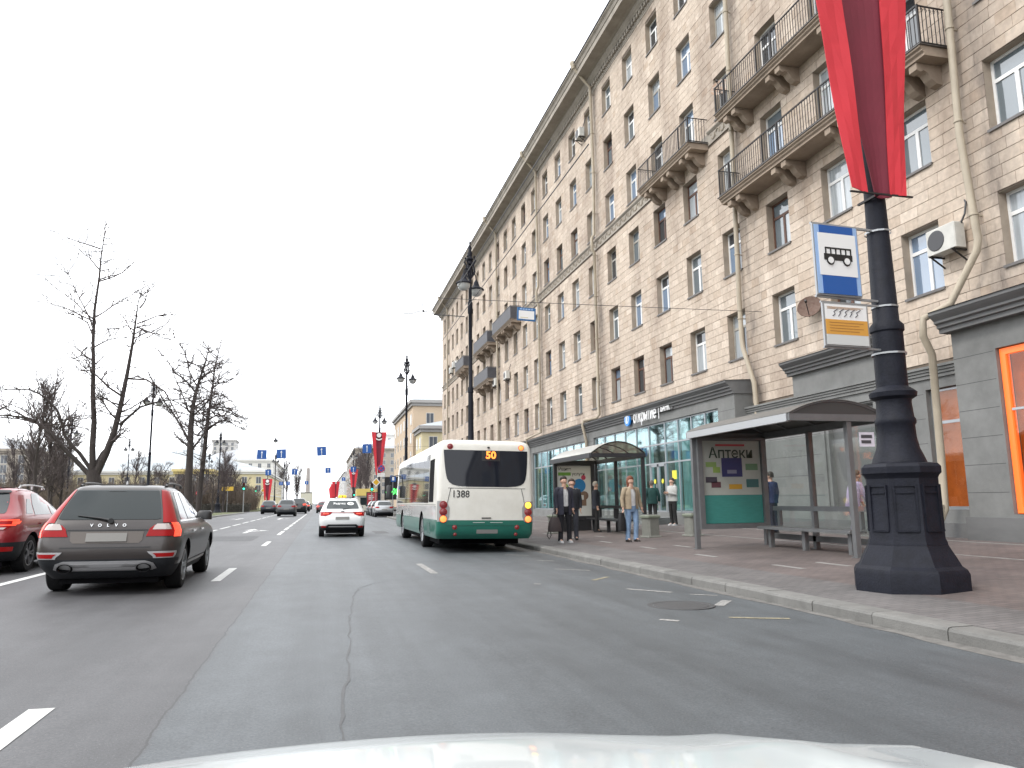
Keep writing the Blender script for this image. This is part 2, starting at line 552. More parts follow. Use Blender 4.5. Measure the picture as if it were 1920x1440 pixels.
def paver_mat():
    m = bpy.data.materials.new("red_pavers")
    m.use_nodes = True
    t = m.node_tree
    b = t.nodes["Principled BSDF"]
    b.inputs["Roughness"].default_value = 0.85
    geo = _n(t, "ShaderNodeNewGeometry")
    br = _n(t, "ShaderNodeTexBrick")
    br.inputs["Scale"].default_value = 1.0
    br.inputs["Brick Width"].default_value = 0.20
    br.inputs["Row Height"].default_value = 0.10
    br.inputs["Mortar Size"].default_value = 0.006
    br.inputs["Color1"].default_value = (0.110, 0.090, 0.086, 1)
    br.inputs["Color2"].default_value = (0.142, 0.114, 0.106, 1)
    br.inputs["Mortar"].default_value = (0.075, 0.068, 0.065, 1)
    t.links.new(geo.outputs["Position"], br.inputs["Vector"])
    # the strip along the kerb is laid in grey
    sep = _n(t, "ShaderNodeSeparateXYZ"); t.links.new(geo.outputs["Position"], sep.inputs["Vector"])
    gr = _n(t, "ShaderNodeMapRange"); gr.inputs["From Min"].default_value = 7.05; gr.inputs["From Max"].default_value = 7.0
    t.links.new(sep.outputs["X"], gr.inputs["Value"])
    gm = _n(t, "ShaderNodeMix", data_type='RGBA', blend_type='MIX')
    hs = _n(t, "ShaderNodeHueSaturation"); hs.inputs["Saturation"].default_value = 0.35; hs.inputs["Value"].default_value = 0.98
    t.links.new(br.outputs["Color"], hs.inputs["Color"])
    t.links.new(gr.outputs["Result"], gm.inputs["Factor"]); t.links.new(br.outputs["Color"], gm.inputs["A"]); t.links.new(hs.outputs["Color"], gm.inputs["B"])
    nz = _n(t, "ShaderNodeTexNoise"); nz.inputs["Scale"].default_value = 0.9; nz.inputs["Detail"].default_value = 9
    t.links.new(geo.outputs["Position"], nz.inputs["Vector"])
    mr = _n(t, "ShaderNodeMapRange"); mr.inputs["From Min"].default_value = 0.3; mr.inputs["From Max"].default_value = 0.7; mr.inputs["To Min"].default_value = 0.74; mr.inputs["To Max"].default_value = 1.15
    t.links.new(nz.outputs["Fac"], mr.inputs["Value"])
    mm = _n(t, "ShaderNodeMix", data_type='RGBA', blend_type='MULTIPLY'); mm.inputs["Factor"].default_value = 1
    t.links.new(gm.outputs["Result"], mm.inputs["A"]); t.links.new(mr.outputs["Result"], mm.inputs["B"])
    t.links.new(mm.outputs["Result"], b.inputs["Base Color"])
    bp = _n(t, "ShaderNodeBump"); bp.inputs["Strength"].default_value = 0.6; bp.inputs["Distance"].default_value = 0.004; bp.invert = True
    t.links.new(br.outputs["Fac"], bp.inputs["Height"]); t.links.new(bp.outputs["Normal"], b.inputs["Normal"])
    return m

M_asphalt = road_mat()
M_old_asphalt = mat("old_asphalt", (0.085, 0.084, 0.084), 0.9, var=0.3, scale=0.7, bump=0.3, bscale=80)
M_kerb = mat("kerb_granite", (0.185, 0.182, 0.172), 0.85, var=0.30, scale=4, bump=0.3, bscale=60, objvar=0.12)
M_patch = mat('repair_asphalt', (0.064, 0.065, 0.068), 0.65, var=.35, scale=5, bump=.4, bscale=90)
M_paint = mat("road_paint", (0.66, 0.66, 0.64), 0.7, var=1, scale=9, c2=(0.40, 0.40, 0.39), bump=0.2, bscale=80)
M_worn = mat("worn_paint", (0.36, 0.35, 0.33), 0.8, var=1, scale=16, c2=(0.12, 0.12, 0.12))
M_yellow_paint = mat("worn_yellow_paint", (0.30, 0.265, 0.16), 0.8, var=1, scale=14, c2=(0.13, 0.12, 0.105))
M_lawn = mat("spring_grass", (0.10, 0.13, 0.045), 0.95, var=1, scale=3, c2=(0.085, 0.075, 0.04), bump=0.8, bscale=60)

g = ground_sheet("ground", -3000, 3000, -200, 5000, lambda x: -0.35, mat("city_ground", (0.11, 0.11, 0.105), 0.95, var=0.4, scale=0.05))
road = ground_sheet("road", -9.6, 5.70, -25, 1500, road_z, M_asphalt, 4, 200)
bay = ground_sheet("parking_bay", 5.70, 7.60, 68, 92.5, lambda x: -0.082, M_old_asphalt, 1, 4)
cross = ground_sheet("cross_street", 5.70, 160, 92.5, 116, lambda x: -0.085, M_old_asphalt, 4, 2)
cross2 = ground_sheet("cross_street", -160, -9.6, 108, 128, lambda x: 0.134, M_old_asphalt, 4, 2)

def strip(y0, y1, x0, x1, dz=0.004):
    mb = MB()
    mb.add([(x0, y0, road_z(x0) + dz), (x1, y0, road_z(x1) + dz), (x1, y1, road_z(x1) + dz), (x0, y1, road_z(x0) + dz)], [(0, 1, 2, 3)])
    return mb
def seg_strip(a, b, w, dz=0.004):
    """flat painted strip on the road from a to b"""
    ax, ay = a; bx, by = b
    L = math.hypot(bx - ax, by - ay)
    nx, ny = -(by - ay) / L * w / 2, (bx - ax) / L * w / 2
    mb = MB()
    mb.add([(x, y, road_z(x) + dz) for x, y in ((ax + nx, ay + ny), (ax - nx, ay - ny), (bx - nx, by - ny), (bx + nx, by + ny))], [(0, 1, 2, 3)])
    return mb
dashes = [(-1.66, 3.6, 5.5), (-1.66, 13.5, 16.1), (-1.66, 24.2, 26.9)]
dashes += [(-1.66, 32.5 + 5.6 * i, 32.5 + 5.6 * i + 4.3) for i in range(11)]
dashes += [(-4.88, -2.0, 3.0), (-4.88, 12.9, 17.3), (-4.88, 25, 29)]
dashes += [(-4.88, 35 + 5.6 * i, 35 + 5.6 * i + 4.3) for i in range(10)]
dashes += [(x, 118 + 12 * i, 121 + 12 * i) for x in (-1.66, -4.88) for i in range(12)]
for x, a, b in dashes:
    strip(a, b, x - 0.075, x + 0.075).build("lane_dash", M_paint, road)
strip(14.0, 16.3, 1.98, 2.12).build("lane_dash", M_worn, road)
for x0, y0, s, turn in ((-3.2, 37.4, 1.0, 1), (-6.5, 66.0, 1.0, -1), (-3.3, 66.0, 1.0, 1)):
    mb = MB()
    def ar(pts):
        mb.add([(x0 + px, y0 + py * 1.6, road_z(x0 + px) + 0.004) for px, py in pts], [tuple(range(len(pts)))])
    ar([(-0.09, -1.6), (0.09, -1.6), (0.09, 0.6), (-0.09, 0.6)])
    ar([(-0.32, 0.6), (0.32, 0.6), (0, 1.7)])
    ar([(0.09 * turn, -0.7), (0.5 * turn, 0.0), (0.5 * turn, 0.25), (0.09 * turn, -0.35)][::turn])
    ar([(0.42 * turn, -0.15), (0.85 * turn, 0.25), (0.42 * turn, 0.55)][::turn])
    mb.build("lane_arrow", M_paint, road)
for a, b, w, m in (((4.47, 14.35), (5.02, 13.85), .10, M_worn), ((4.47, 10.78), (4.94, 10.20), .10, M_worn), ((4.48, 7.85), (5.09, 7.60), .09, M_yellow_paint),
                   ((4.86, 8.75), (5.24, 9.20), .13, M_worn), ((4.76, 16.6), (5.06, 16.3), .10, M_worn), ((5.08, 9.93), (5.38, 9.70), .07, M_worn),
                   ((4.43, 12.1), (4.89, 12.6), .09, M_yellow_paint), ((3.66, 7.9), (3.82, 7.75), .10, M_worn), ((4.5, 18.6), (5.0, 18.2), .10, M_worn), ((3.32, 11.8), (3.42, 11.75), .10, M_worn)):
    seg_strip(a, b, w).build("worn_stop_marking", m, road)
# manhole in the gutter lane, tar-sealed crack and asphalt patches
mb = MB(); mb.lathe([(0.42, 0.0), (0.42, 0.006), (0.36, 0.006), (0.355, 0.002), (0.34, 0.002), (0.335, 0.006), (0.0, 0.006)], 28, (4.42, 8.9, road_z(4.42) + 0.001))
mb.build("manhole_cover", mat("cast_iron", (0.062, 0.062, 0.064), 0.6, 0.1, var=0.3, scale=30), road)
rng = random.Random(4)
mb = MB()
P = [(0.10, 2.6), (0.14, 4.5), (0.22, 6.0), (0.29, 7.5), (0.36, 9.2), (0.45, 10.8), (0.60, 11.9), (0.84, 12.5), (1.2, 12.9), (1.9, 13.2)]
PP = []
for (ax, ay), (bx, by) in zip(P, P[1:]):
    for k in range(8):
        PP.append((ax + (bx - ax) * k / 8 + rng.uniform(-.02, .02), ay + (by - ay) * k / 8))
vs, fs = [], []
for x, y in PP:
    w = rng.uniform(0.004, 0.013)
    vs += [(x - w, y, road_z(x) + 0.003), (x + w, y, road_z(x) + 0.003)]
for i in range(len(PP) - 1):
    fs.append((2 * i, 2 * i + 1, 2 * i + 3, 2 * i + 2))
mb.add(vs, fs)
mb.build("sealed_crack", mat("tar", (0.052, 0.053, 0.055), 0.58, var=0.4, scale=20), road)

for (x0, x1, y0, y1) in ((-4.2, -2.3, 27.5, 31.5), (2.3, 2.9, 33, 36)):
    mb = MB()
    pts = []
    for k in range(28):
        t = k / 28 * 4
        e = int(t); f = t - e
        c_ = [(x0, y0), (x1, y0), (x1, y1), (x0, y1), (x0, y0)]
        px = c_[e][0] + (c_[e + 1][0] - c_[e][0]) * f + rng.uniform(-.03, .03); py = c_[e][1] + (c_[e + 1][1] - c_[e][1]) * f + rng.uniform(-.03, .03)
        pts.append((px, py, road_z(px) + .003))
    mb.add(pts, [tuple(range(28))])
    mb.build('repair_patch', M_patch, road)
# kerb on the bus-stop side: granite stones, each its own piece
kerb = empty("kerb", (5.82, 0, -0.08)); kerb["kind"] = "structure"
variants = []
for q in range(4):
    mb = MB()
    d = rng.uniform(-0.006, 0.006)
    mb.prism([(-0.15 + d, -0.12), (0.15, -0.12), (0.15, 0.133), (-0.10 + d, 0.133), (-0.135 + d, 0.125), (-0.15 + d, 0.10)][::-1], 0.006, 0.994)
    variants.append(mb.mesh("kerb_stone", M_kerb))
for i in range(-3, 67):
    o = link("kerb_stone", variants[rng.randrange(4)], kerb, (rng.uniform(-.006, .006), i, rng.uniform(-.004, .004)))
mb = MB()
mb.prism([(5.67, -0.2), (5.97, -0.2), (5.97, 0.05), (5.72, 0.05), (5.67, 0.02)][::-1], 67, 68)
mb.prism([(7.60, -0.2), (7.9, -0.2), (7.9, 0.09), (7.65, 0.09), (7.60, 0.05)][::-1], 68, 92.3)
mb.prism([(5.67, -0.2), (5.97, -0.2), (5.97, 0.05), (5.72, 0.05), (5.67, 0.02)][::-1], 116.3, 600)
mb.build("far_kerb_run", M_kerb, kerb)
# grit lying along the kerb foot
mb = MB()
n = 120
vs, fs = [], []
for i in range(n + 1):
    y = 1 + 60 * i / n
    w = 0.10 + rng.uniform(0, 0.12)
    vs += [(5.69 - w, y, road_z(5.6) + 0.004), (5.70, y, road_z(5.6) + 0.006)]
for i in range(n): fs.append((2 * i, 2 * i + 1, 2 * i + 3, 2 * i + 2))
mb.add(vs, fs)
mb.build("gutter_grit", mat("grit", (0.18, 0.172, 0.16), 0.95, var=0.5, scale=8), road)

walk = ground_sheet("pavement", 5.97, 15.2, -20, 68, walk_z, paver_mat(), 4, 20, 0.25)
walk2 = ground_sheet("pavement", 7.9, 15.2, 68, 92.3, walk_z, M_old_asphalt, 2, 2, 0.25)
walk3 = ground_sheet("pavement", 5.97, 15.2, 116.3, 600, walk_z, M_old_asphalt, 2, 2, 0.25)
M_pale = mat("pale_paver", (0.27, 0.262, 0.25), 0.85, var=0.35, scale=7, objvar=0.1)
def pale(x, y0, y1, w=0.11):
    mb = MB(); mb.box(x - w / 2, x + w / 2, y0, y1, walk_z(x) - 0.02, walk_z(x) + 0.004)
    mb.build("pale_paver_strip", M_pale, walk)
for i in range(14):
    pale(7.7, 8.2 + 2.83 * i - 0.02, 9.02 + 2.83 * i)
for i in range(9):
    pale(8.5, 5.35 + 5.55 * i, 6.2 + 5.55 * i)
for i in range(9):
    pale(11.1, 2 + 5 * i, 6.97 + 5 * i, 0.10)
    pale(13.4, 2 + 5 * i, 6.97 + 5 * i, 0.10)

# left verge: kerb, lawn, far carriageway
lk = MB()
lk.prism([(-9.9, 0.0), (-9.58, 0.0), (-9.58, 0.22), (-9.63, 0.26), (-9.9, 0.26)][::-1], -25, 106)
o = lk.build("verge_kerb", M_kerb); o["kind"] = "structure"
lawn = ground_sheet("lawn", -46, -9.9, -30, 106, lambda x: 0.262 - 0.004 * (x + 9.9), M_lawn, 4, 6, 0.3)
lawn2 = ground_sheet("lawn", -46, -9.9, 130, 420, lambda x: 0.262, M_lawn, 4, 6, 0.3)
far_road = ground_sheet("far_road", -75, -46, -60, 420, lambda x: 0.15, M_old_asphalt, 2, 4)
# ------------------------------------------------------------------ the long apartment building
FX, BY0, BY1 = 14.5, -2.0, 92.5
ROWS = [6.22, 9.40, 12.58, 15.75, 18.87, 22.05]
WH = 1.70
COLS = [38.15 + 2.9 * k for k in range(-13, 19)]
COURSE = 0.2882
M_stone = stone_mat("limestone_blocks", False)
M_stone1 = stone_mat("limestone_block", True)
M_mortar = mat("mortar", (0.17, 0.135, 0.105), 0.95, var=0.3, scale=3)
M_reveal = mat("reveal_plaster", (0.40, 0.33, 0.26), 0.9, var=0.3, scale=2)
M_trim = mat("cornice_plaster", (0.38, 0.34, 0.29), 0.85, var=0.35, scale=1.2, stretch=(1, 1, .5))
M_grey_stone = mat("grey_plinth_stone", (0.215, 0.218, 0.212), 0.8, var=0.32, scale=1.4, bump=0.15, bscale=40)
M_grey_trim = mat("grey_cornice_stone", (0.165, 0.166, 0.166), 0.8, var=0.30, scale=2, stretch=(1, .3, 1))
M_roof = mat("zinc_roof", (0.10, 0.105, 0.125), 0.5, 0.4, var=0.3, scale=1)
M_pipe = mat("beige_pipe_paint", (0.44, 0.38, 0.29), 0.55, var=0.30, scale=2.5, stretch=(1, 1, .4))
M_iron = mat("black_iron", (0.03, 0.027, 0.027), 0.5, 0.4)
M_white_frame = mat("white_plastic_frame", (0.74, 0.74, 0.73), 0.4)
M_brown_frame = mat("brown_wood_frame", (0.12, 0.055, 0.035), 0.55, var=.3, scale=8)
M_grey_frame = mat("grey_wood_frame", (0.40, 0.38, 0.34), 0.6, var=.3, scale=8)
M_sill = mat("sheet_metal_sill", (0.14, 0.13, 0.125), 0.5, 0.5)
M_pane = [mat("pane_dark", (0.035, 0.042, 0.05), 0.04, ior=2.0), mat("pane_mid", (0.12, 0.15, 0.17), 0.04, ior=2.2),
          mat("pane_curtain", (0.42, 0.46, 0.49), 0.05, ior=2.0, var=.35, scale=5, stretch=(1, 3, .15)), mat("pane_sky_reflection", (0.16, 0.23, 0.33), 0.03, ior=2.4)]  # the blue pane carries reflected sky in its base colour

bld = empty("apartment_building", (FX, 46, 0.3), label="long six-storey beige stone apartment block above grey shopfronts beside the bus stop", cat="building")
# ground-floor areas (y0, y1, lowest block course)
def wall_bottom(y):
    """where the limestone starts at street-front position y"""
    if y < 13.75: return 5.40
    if y < 16.2: return 4.40
    if y < 20.25: return 5.42
    if y < 22.9: return 4.40
    return 5.30
BALC = [("balcony", 24.85, 29.75, 14.85, 0), ("balcony", 13.4, 22.85, 14.85, 0), ("balcony", 13.4, 22.9, 11.68, 0),
        ("balcony", 53.6, 60.0, 14.75, 1), ("balcony", 61.9, 68.1, 14.70, 1), ("balcony", 61.9, 68.1, 11.5, 1), ("balcony", 73.2, 78.1, 14.65, 1)]
WIN = []      # y0, y1, z0, z1, row, col, door
for ci, yc in enumerate(COLS):
    for ri, z in enumerate(ROWS):
        w = 1.22
        if yc - w / 2 < BY0 + .5 or yc + w / 2 > BY1 - .6: continue
        z0, door = z, False
        for _, a, b, zf, s in BALC:
            if a - .2 < yc < b + .4 and 0 < z - zf < 1.6:
                z0, door = zf + 0.24, True
        z1 = z + WH if ri < 5 else z + 1.6
        WIN.append((yc - w / 2, yc + w / 2, z0, z1, ri, ci, door))

# backing wall behind the blocks, with real openings
mb = MB()
zs = sorted({5.0} | {w[2] for w in WIN} | {w[3] for w in WIN} | {25.2})
for za, zb in zip(zs, zs[1:]):
    zm = (za + zb) / 2
    holes = sorted((w[0], w[1]) for w in WIN if w[2] < zm < w[3])
    y = BY0
    for a, b in holes + [(BY1, BY1)]:
        if a > y:
            mb.add([(FX, y, za), (FX, a, za), (FX, a, zb), (FX, y, zb)], [(0, 1, 2, 3)][::1])
        y = max(y, b)
mb.box(FX + 0.3, FX + 13.7, BY0, BY1 - 0.02, 0.2, 25.2)
mb.add([(FX, BY1, 0.2), (FX + 14, BY1, 0.2), (FX + 14, BY1, 25.2), (FX, BY1, 25.2)], [(3, 2, 1, 0)])
mb.add([(FX, BY0, 0.2), (FX + 14, BY0, 0.2), (FX + 14, BY0, 25.2), (FX, BY0, 25.2)], [(0, 1, 2, 3)])
for ya, yb in ((13.75, 16.2), (20.25, 22.9)):
    mb.add([(FX, ya, 4.3), (FX, yb, 4.3), (FX, yb, 5.0), (FX, ya, 5.0)], [(0, 1, 2, 3)])
mb.build("wall_core", M_mortar, bld)

# limestone blocks
rng = random.Random(11)
blocks = []
z = 6.22 - 7 * COURSE
while z < 24.25:
    z0, z1 = z + 0.007, z + COURSE - 0.007
    zm = (z0 + z1) / 2
    free = []
    holes = [(w[0], w[1]) for w in WIN if w[2] < z1 - 0.03 and w[3] > z0 + 0.03]
    if 14.98 < zm < 15.52: holes.append((-99, 999))
    cuts = sorted(holes)
    y = BY0
    segs = []
    for a, b in cuts + [(BY1 - 0.05, BY1)]:
        if a > y: segs.append((y, a))
        y = max(y, b)
    row = []
    for a, b in segs:
        y = a
        while y < b - 1e-4:
            L = rng.choice((0.30, 0.36, 0.42, 0.5, 0.58)) * rng.uniform(0.92, 1.08)
            if b - (y + L) < 0.22: L = b - y
            row.append((y, min(y + L, b)))
            y += L
    for a, b in row:
        if z0 < wall_bottom((a + b) / 2) - 0.12: continue
        blocks.append((a + 0.003, b - 0.003, z0, z1, rng.uniform(-0.004, 0.005)))
    z += COURSE
def visible_size(b):
    """how large a block shows from the street near the stop"""
    y, zz = (b[0] + b[1]) / 2, (b[2] + b[3]) / 2
    dx, dz = FX, zz - 1.27
    d = math.sqrt(dx * dx + y * y + dz * dz)
    return (b[1] - b[0]) * (b[3] - b[2]) * dx / d ** 3
def in_view(b):
    y, zz = (b[0] + b[1]) / 2, (b[2] + b[3]) / 2
    v = Vector((FX, y, zz - 1.27))
    dz = v.dot(fw)
    if dz <= 0: return False
    px, py = 960 + 1400 * v.dot(rt) / dz, 720 - 1400 * v.dot(up) / dz
    return 0 < px < 1910 and 10 < py < 1440 and not (1520 < px < 1690 and py < 900)
cand = sorted((b for b in blocks if in_view(b)), key=visible_size, reverse=True)[:300]
chosen = set(cand)
unit = MB(); unit.box(-0.5, 0.5, -0.5, 0.5, -0.5, 0.5)
unit_me = unit.mesh("stone_block", M_stone1)
for b in cand:
    o = link("stone_block", unit_me, bld, (-0.012 + b[4] / 2 + 0.0, (b[0] + b[1]) / 2 - 46, (b[2] + b[3]) / 2 - 0.3))
    o.scale = (0.024 - b[4], b[1] - b[0], b[3] - b[2])
mb = MB()
for b in blocks:
    if b in chosen: continue
    x0 = FX - 0.024 + b[4]
    mb.add([(x0, b[0], b[2]), (x0, b[1], b[2]), (x0, b[1], b[3]), (x0, b[0], b[3]), (FX, b[0], b[2]), (FX, b[1], b[2]), (FX, b[1], b[3]), (FX, b[0], b[3])],
           [(0, 3, 2, 1)[::-1][::-1], (0, 1, 5, 4), (1, 2, 6, 5), (2, 3, 7, 6), (3, 0, 4, 7)])
o = mb.build("stone_block_field", M_stone, bld); o["kind"] = "stuff"

# windows: frame with sill, panes and reveal as sub-parts (shared meshes)
def window_meshes(w, h, fm, door):
    d = 0.24                                   # depth of the reveal
    f = MB()
    t = 0.065
    zt = h * (0.70 if not door else 0.76)
    f.box(d - 0.03, d + 0.04, -w / 2, -w / 2 + t, 0, h); f.box(d - 0.03, d + 0.04, w / 2 - t, w / 2, 0, h)
    f.box(d - 0.03, d + 0.04, -w / 2 + t, w / 2 - t, 0, t); f.box(d - 0.03, d + 0.04, -w / 2 + t, w / 2 - t, h - t, h)
    f.box(d - 0.028, d + 0.04, -w / 2 + t, w / 2 - t, zt - t / 2 - .012, zt + t / 2 + .012)
    f.box(d - 0.028, d + 0.04, -0.05, 0.05, t, zt - t / 2 - .012)
    fr = f.mesh("window", fm)
    rv = MB()
    rv.add([(-0.01, -w / 2, 0), (d, -w / 2, 0), (d, -w / 2, h), (-0.01, -w / 2, h)], [(0, 1, 2, 3)])
    rv.add([(-0.01, w / 2, 0), (d, w / 2, 0), (d, w / 2, h), (-0.01, w / 2, h)], [(3, 2, 1, 0)])
    rv.add([(-0.01, -w / 2, h), (d, -w / 2, h), (d, w / 2, h), (-0.01, w / 2, h)], [(0, 1, 2, 3)])
    rv.add([(-0.01, -w / 2, 0), (d, -w / 2, 0), (d, w / 2, 0), (-0.01, w / 2, 0)], [(3, 2, 1, 0)])
    rvm = rv.mesh("reveal", M_reveal)
    sl = MB()
    sl.box(-0.07, d - 0.03, -w / 2 - 0.03, w / 2 + 0.03, -0.012, 0.016); sl.box(-0.07, -0.06, -w / 2 - .03, w / 2 + .03, -0.05, -0.012)
    slm = sl.mesh("sill", M_sill)
    panes = []
    for a, b, za, zb in ((-w / 2 + t, -0.05, t, zt - t / 2 - .012), (0.05, w / 2 - t, t, zt - t / 2 - .012), (-w / 2 + t, w / 2 - t, zt + t / 2 + .012, h - t)):
        for m in M_pane:
            p = MB(); p.box(d, d + 0.02, a, b, za, zb)
            panes.append(p.mesh("pane", m))
    return fr, rvm, slm, panes
cache = {}
for (y0, y1, z0, z1, ri, ci, door) in WIN:
    h = round(z1 - z0, 3)
    near = y0 < 50
    fk = 0 if door and near else rng.choices((0, 1, 2), (0.76, 0.14, 0.10))[0] if near else rng.choices((0, 1, 2), (0.45, 0.30, 0.25))[0]
    key = (h, fk, door)
    if key not in cache:
        cache[key] = window_meshes(1.22, h, (M_white_frame, M_brown_frame, M_grey_frame)[fk], door)
    fr, rvm, slm, panes = cache[key]
    w = link("balcony_door" if door else "window", fr, bld, (0, (y0 + y1) / 2 - 46, z0 - 0.3))
    link("reveal", rvm, w)
    if not door: link("sill", slm, w)
    pk = rng.choices((0, 1, 2, 3), (0.22, 0.28, 0.30, 0.20))[0]
    for q in range(3):
        k = pk if rng.random() < 0.7 else rng.randrange(4)
        link("pane", panes[q * 4 + k], w)

# frieze band with its ornament, main cornice with dentils, roof
mb = MB()
spans = [(BY0, 13.4), (22.9, 24.85), (29.75, 53.6), (60.0, 61.9), (68.1, 73.2), (78.1, BY1)]
for a, b in spans:
    mb.prism([(FX, 14.98), (FX - 0.05, 14.98), (FX - 0.05, 15.04), (FX - 0.03, 15.06), (FX - 0.03, 15.42), (FX - 0.06, 15.44), (FX - 0.11, 15.50), (FX - 0.11, 15.54), (FX, 15.54)], a, b)
mb.box(FX - 0.028, FX, 13.4, 22.9, 14.98, 15.5); mb.box(FX - 0.028, FX, 24.85, 29.75, 14.98, 15.5); mb.box(FX - 0.028, FX, 53.6, 60.0, 14.98, 15.5); mb.box(FX - 0.028, FX, 61.9, 68.1, 14.98, 15.5); mb.box(FX - 0.028, FX, 73.2, 78.1, 14.98, 15.5)
mb.build("frieze_band", M_trim, bld)
mb = MB()
for a, b in spans:
    y = a + 0.2
    k = 0
    while y < b - 0.2:
        s = 1 if k % 2 else -1
        pts = [(FX - 0.045, y + 0.13 * math.cos(t), 15.24 + 0.13 * math.sin(t) * s) for t in (0.3, 1.0, 1.7, 2.4, 3.1, 3.8)]
        mb.tube(pts, 0.022, 4)
        mb.lathe([(0.0, -0.02), (0.035, -0.01), (0.035, 0.0)], 6, (FX - 0.03, y + 0.17, 15.24 - 0.09 * s), 'x')
        y += 0.34
        k += 1
o = mb.build("frieze_ornament", mat("frieze_relief", (0.33, 0.28, 0.22), 0.85, var=.4, scale=3), bld); o["kind"] = "stuff"
prof = [(FX, 24.25), (FX - 0.05, 24.25), (FX - 0.05, 24.33), (FX - 0.08, 24.36), (FX - 0.08, 24.66), (FX - 0.22, 24.66), (FX - 0.22, 24.72), (FX - 0.30, 24.80), (FX - 0.36, 24.90), (FX - 0.36, 24.97),
        (FX - 0.50, 25.02), (FX - 1.02, 25.05), (FX - 1.02, 25.34), (FX - 1.06, 25.36), (FX - 1.12, 25.52), (FX - 1.22, 25.60), (FX - 1.22, 25.68), (FX, 25.68)]
mb = MB(); mb.prism(prof, BY0, BY1 + 0.9)
mb.build("cornice", M_trim, bld)
mb = MB()
y = BY0 + 0.1
while y < BY1:
    mb.box(FX - 0.20, FX - 0.07, y, y + 0.17, 24.44, 24.655)
    y += 0.30
o = mb.build("dentil_row", M_trim, bld); o["kind"] = "stuff"
mb = MB()
mb.prism([(FX - 1.27, 25.685), (FX - 1.27, 25.74), (FX - 1.20, 25.78), (FX + 6.5, 28.6), (FX + 14.5, 25.74), (FX + 14.5, 25.685)], BY0, BY1 + 0.95)
mb.build("roof", M_roof, bld)
mb = MB()
for yy in (6, 20, 34, 47, 60, 75, 86):
    mb.cbox(FX + 3.2, FX + 4.4, yy, yy + 1.6, 26.8, 29.6, 0.05)
mb.build("chimney_row", M_trim, bld)

# rain pipes with their hoppers
def rain_pipe(pts, y_top):
    mb = MB()
    head = [(FX - 1.20, y_top, 25.72), (FX - 1.12, y_top, 25.40), (FX - 0.55, y_top, 24.75), (FX - 0.26, y_top, 24.45)]
    mb.tube(head + pts, 0.085, 10)
    mb.lathe([(0.10, -0.28), (0.20, 0.02), (0.20, 0.12)], 10, (FX - 1.22, y_top, 25.72))
    zt = 24
    while zt > 6.5:
        y = interp(sorted((p[2], p[1]) for p in head + pts), zt)
        x = interp(sorted((p[2], p[0]) for p in head + pts), zt)
        mb.lathe([(0.092, -0.03), (0.105, -0.02), (0.105, 0.02), (0.092, 0.03)], 10, (x, y, zt))
        mb.bar((x, y - 0.0, zt), (FX, y + 0.02, zt), 0.03)
        zt -= 2.35
    e = pts[-1]
    mb.lathe([(0.10, 0.02), (0.10, 0.35)], 10, (e[0], e[1], e[2] - 0.02))
    mb.build("rain_pipe", M_pipe, bld, 40)
rain_pipe([(14.25, 13.18, 13), (14.25, 13.25, 9.6), (14.22, 13.05, 6.95), (14.20, 13.10, 6.70), (13.95, 13.72, 5.62), (13.42, 14.0, 5.30), (13.42, 14.05, 4.9), (13.72, 14.16, 4.5), (13.72, 14.2, 2.2), (13.70, 14.22, 0.95), (13.55, 14.22, 0.72)], 13.2)
rain_pipe([(14.28, 22.75, 19.3), (14.28, 23.05, 8.2), (14.28, 23.05, 6.85), (14.26, 22.98, 6.5), (14.26, 22.52, 5.35), (14.26, 22.42, 5.15), (14.26, 22.36, 4.2), (14.26, 22.36, 0.9), (14.1, 22.36, 0.7)], 22.7)
rain_pipe([(14.28, 37.0, 19), (14.28, 37.2, 15.75), (14.14, 37.2, 15.55), (14.14, 37.2, 14.9), (14.28, 37.25, 14.7), (14.28, 37.3, 5.75), (14.10, 37.3, 5.55), (13.45, 37.45, 5.42), (13.42, 37.55, 5.2), (13.62, 37.6, 4.4), (13.62, 37.62, 1.0), (13.5, 37.62, .7)], 37.0)
rain_pipe([(14.28, 48.3, 16.0), (14.14, 48.3, 15.6), (14.14, 48.3, 14.95), (14.28, 48.3, 14.7), (14.28, 48.4, 5.8), (13.42, 48.9, 5.4), (13.55, 49.1, 4.6), (13.55, 49.1, .8)], 48.3)
rain_pipe([(14.28, 61.0, 16.0), (14.1, 61.0, 15.6), (14.28, 61.0, 14.6), (14.28, 61.0, 5.8), (13.42, 61.3, 5.4), (13.55, 61.4, .8)], 61.0)
rain_pipe([(14.28, 87.3, 16.0), (14.28, 87.3, 0.8)], 87.3)

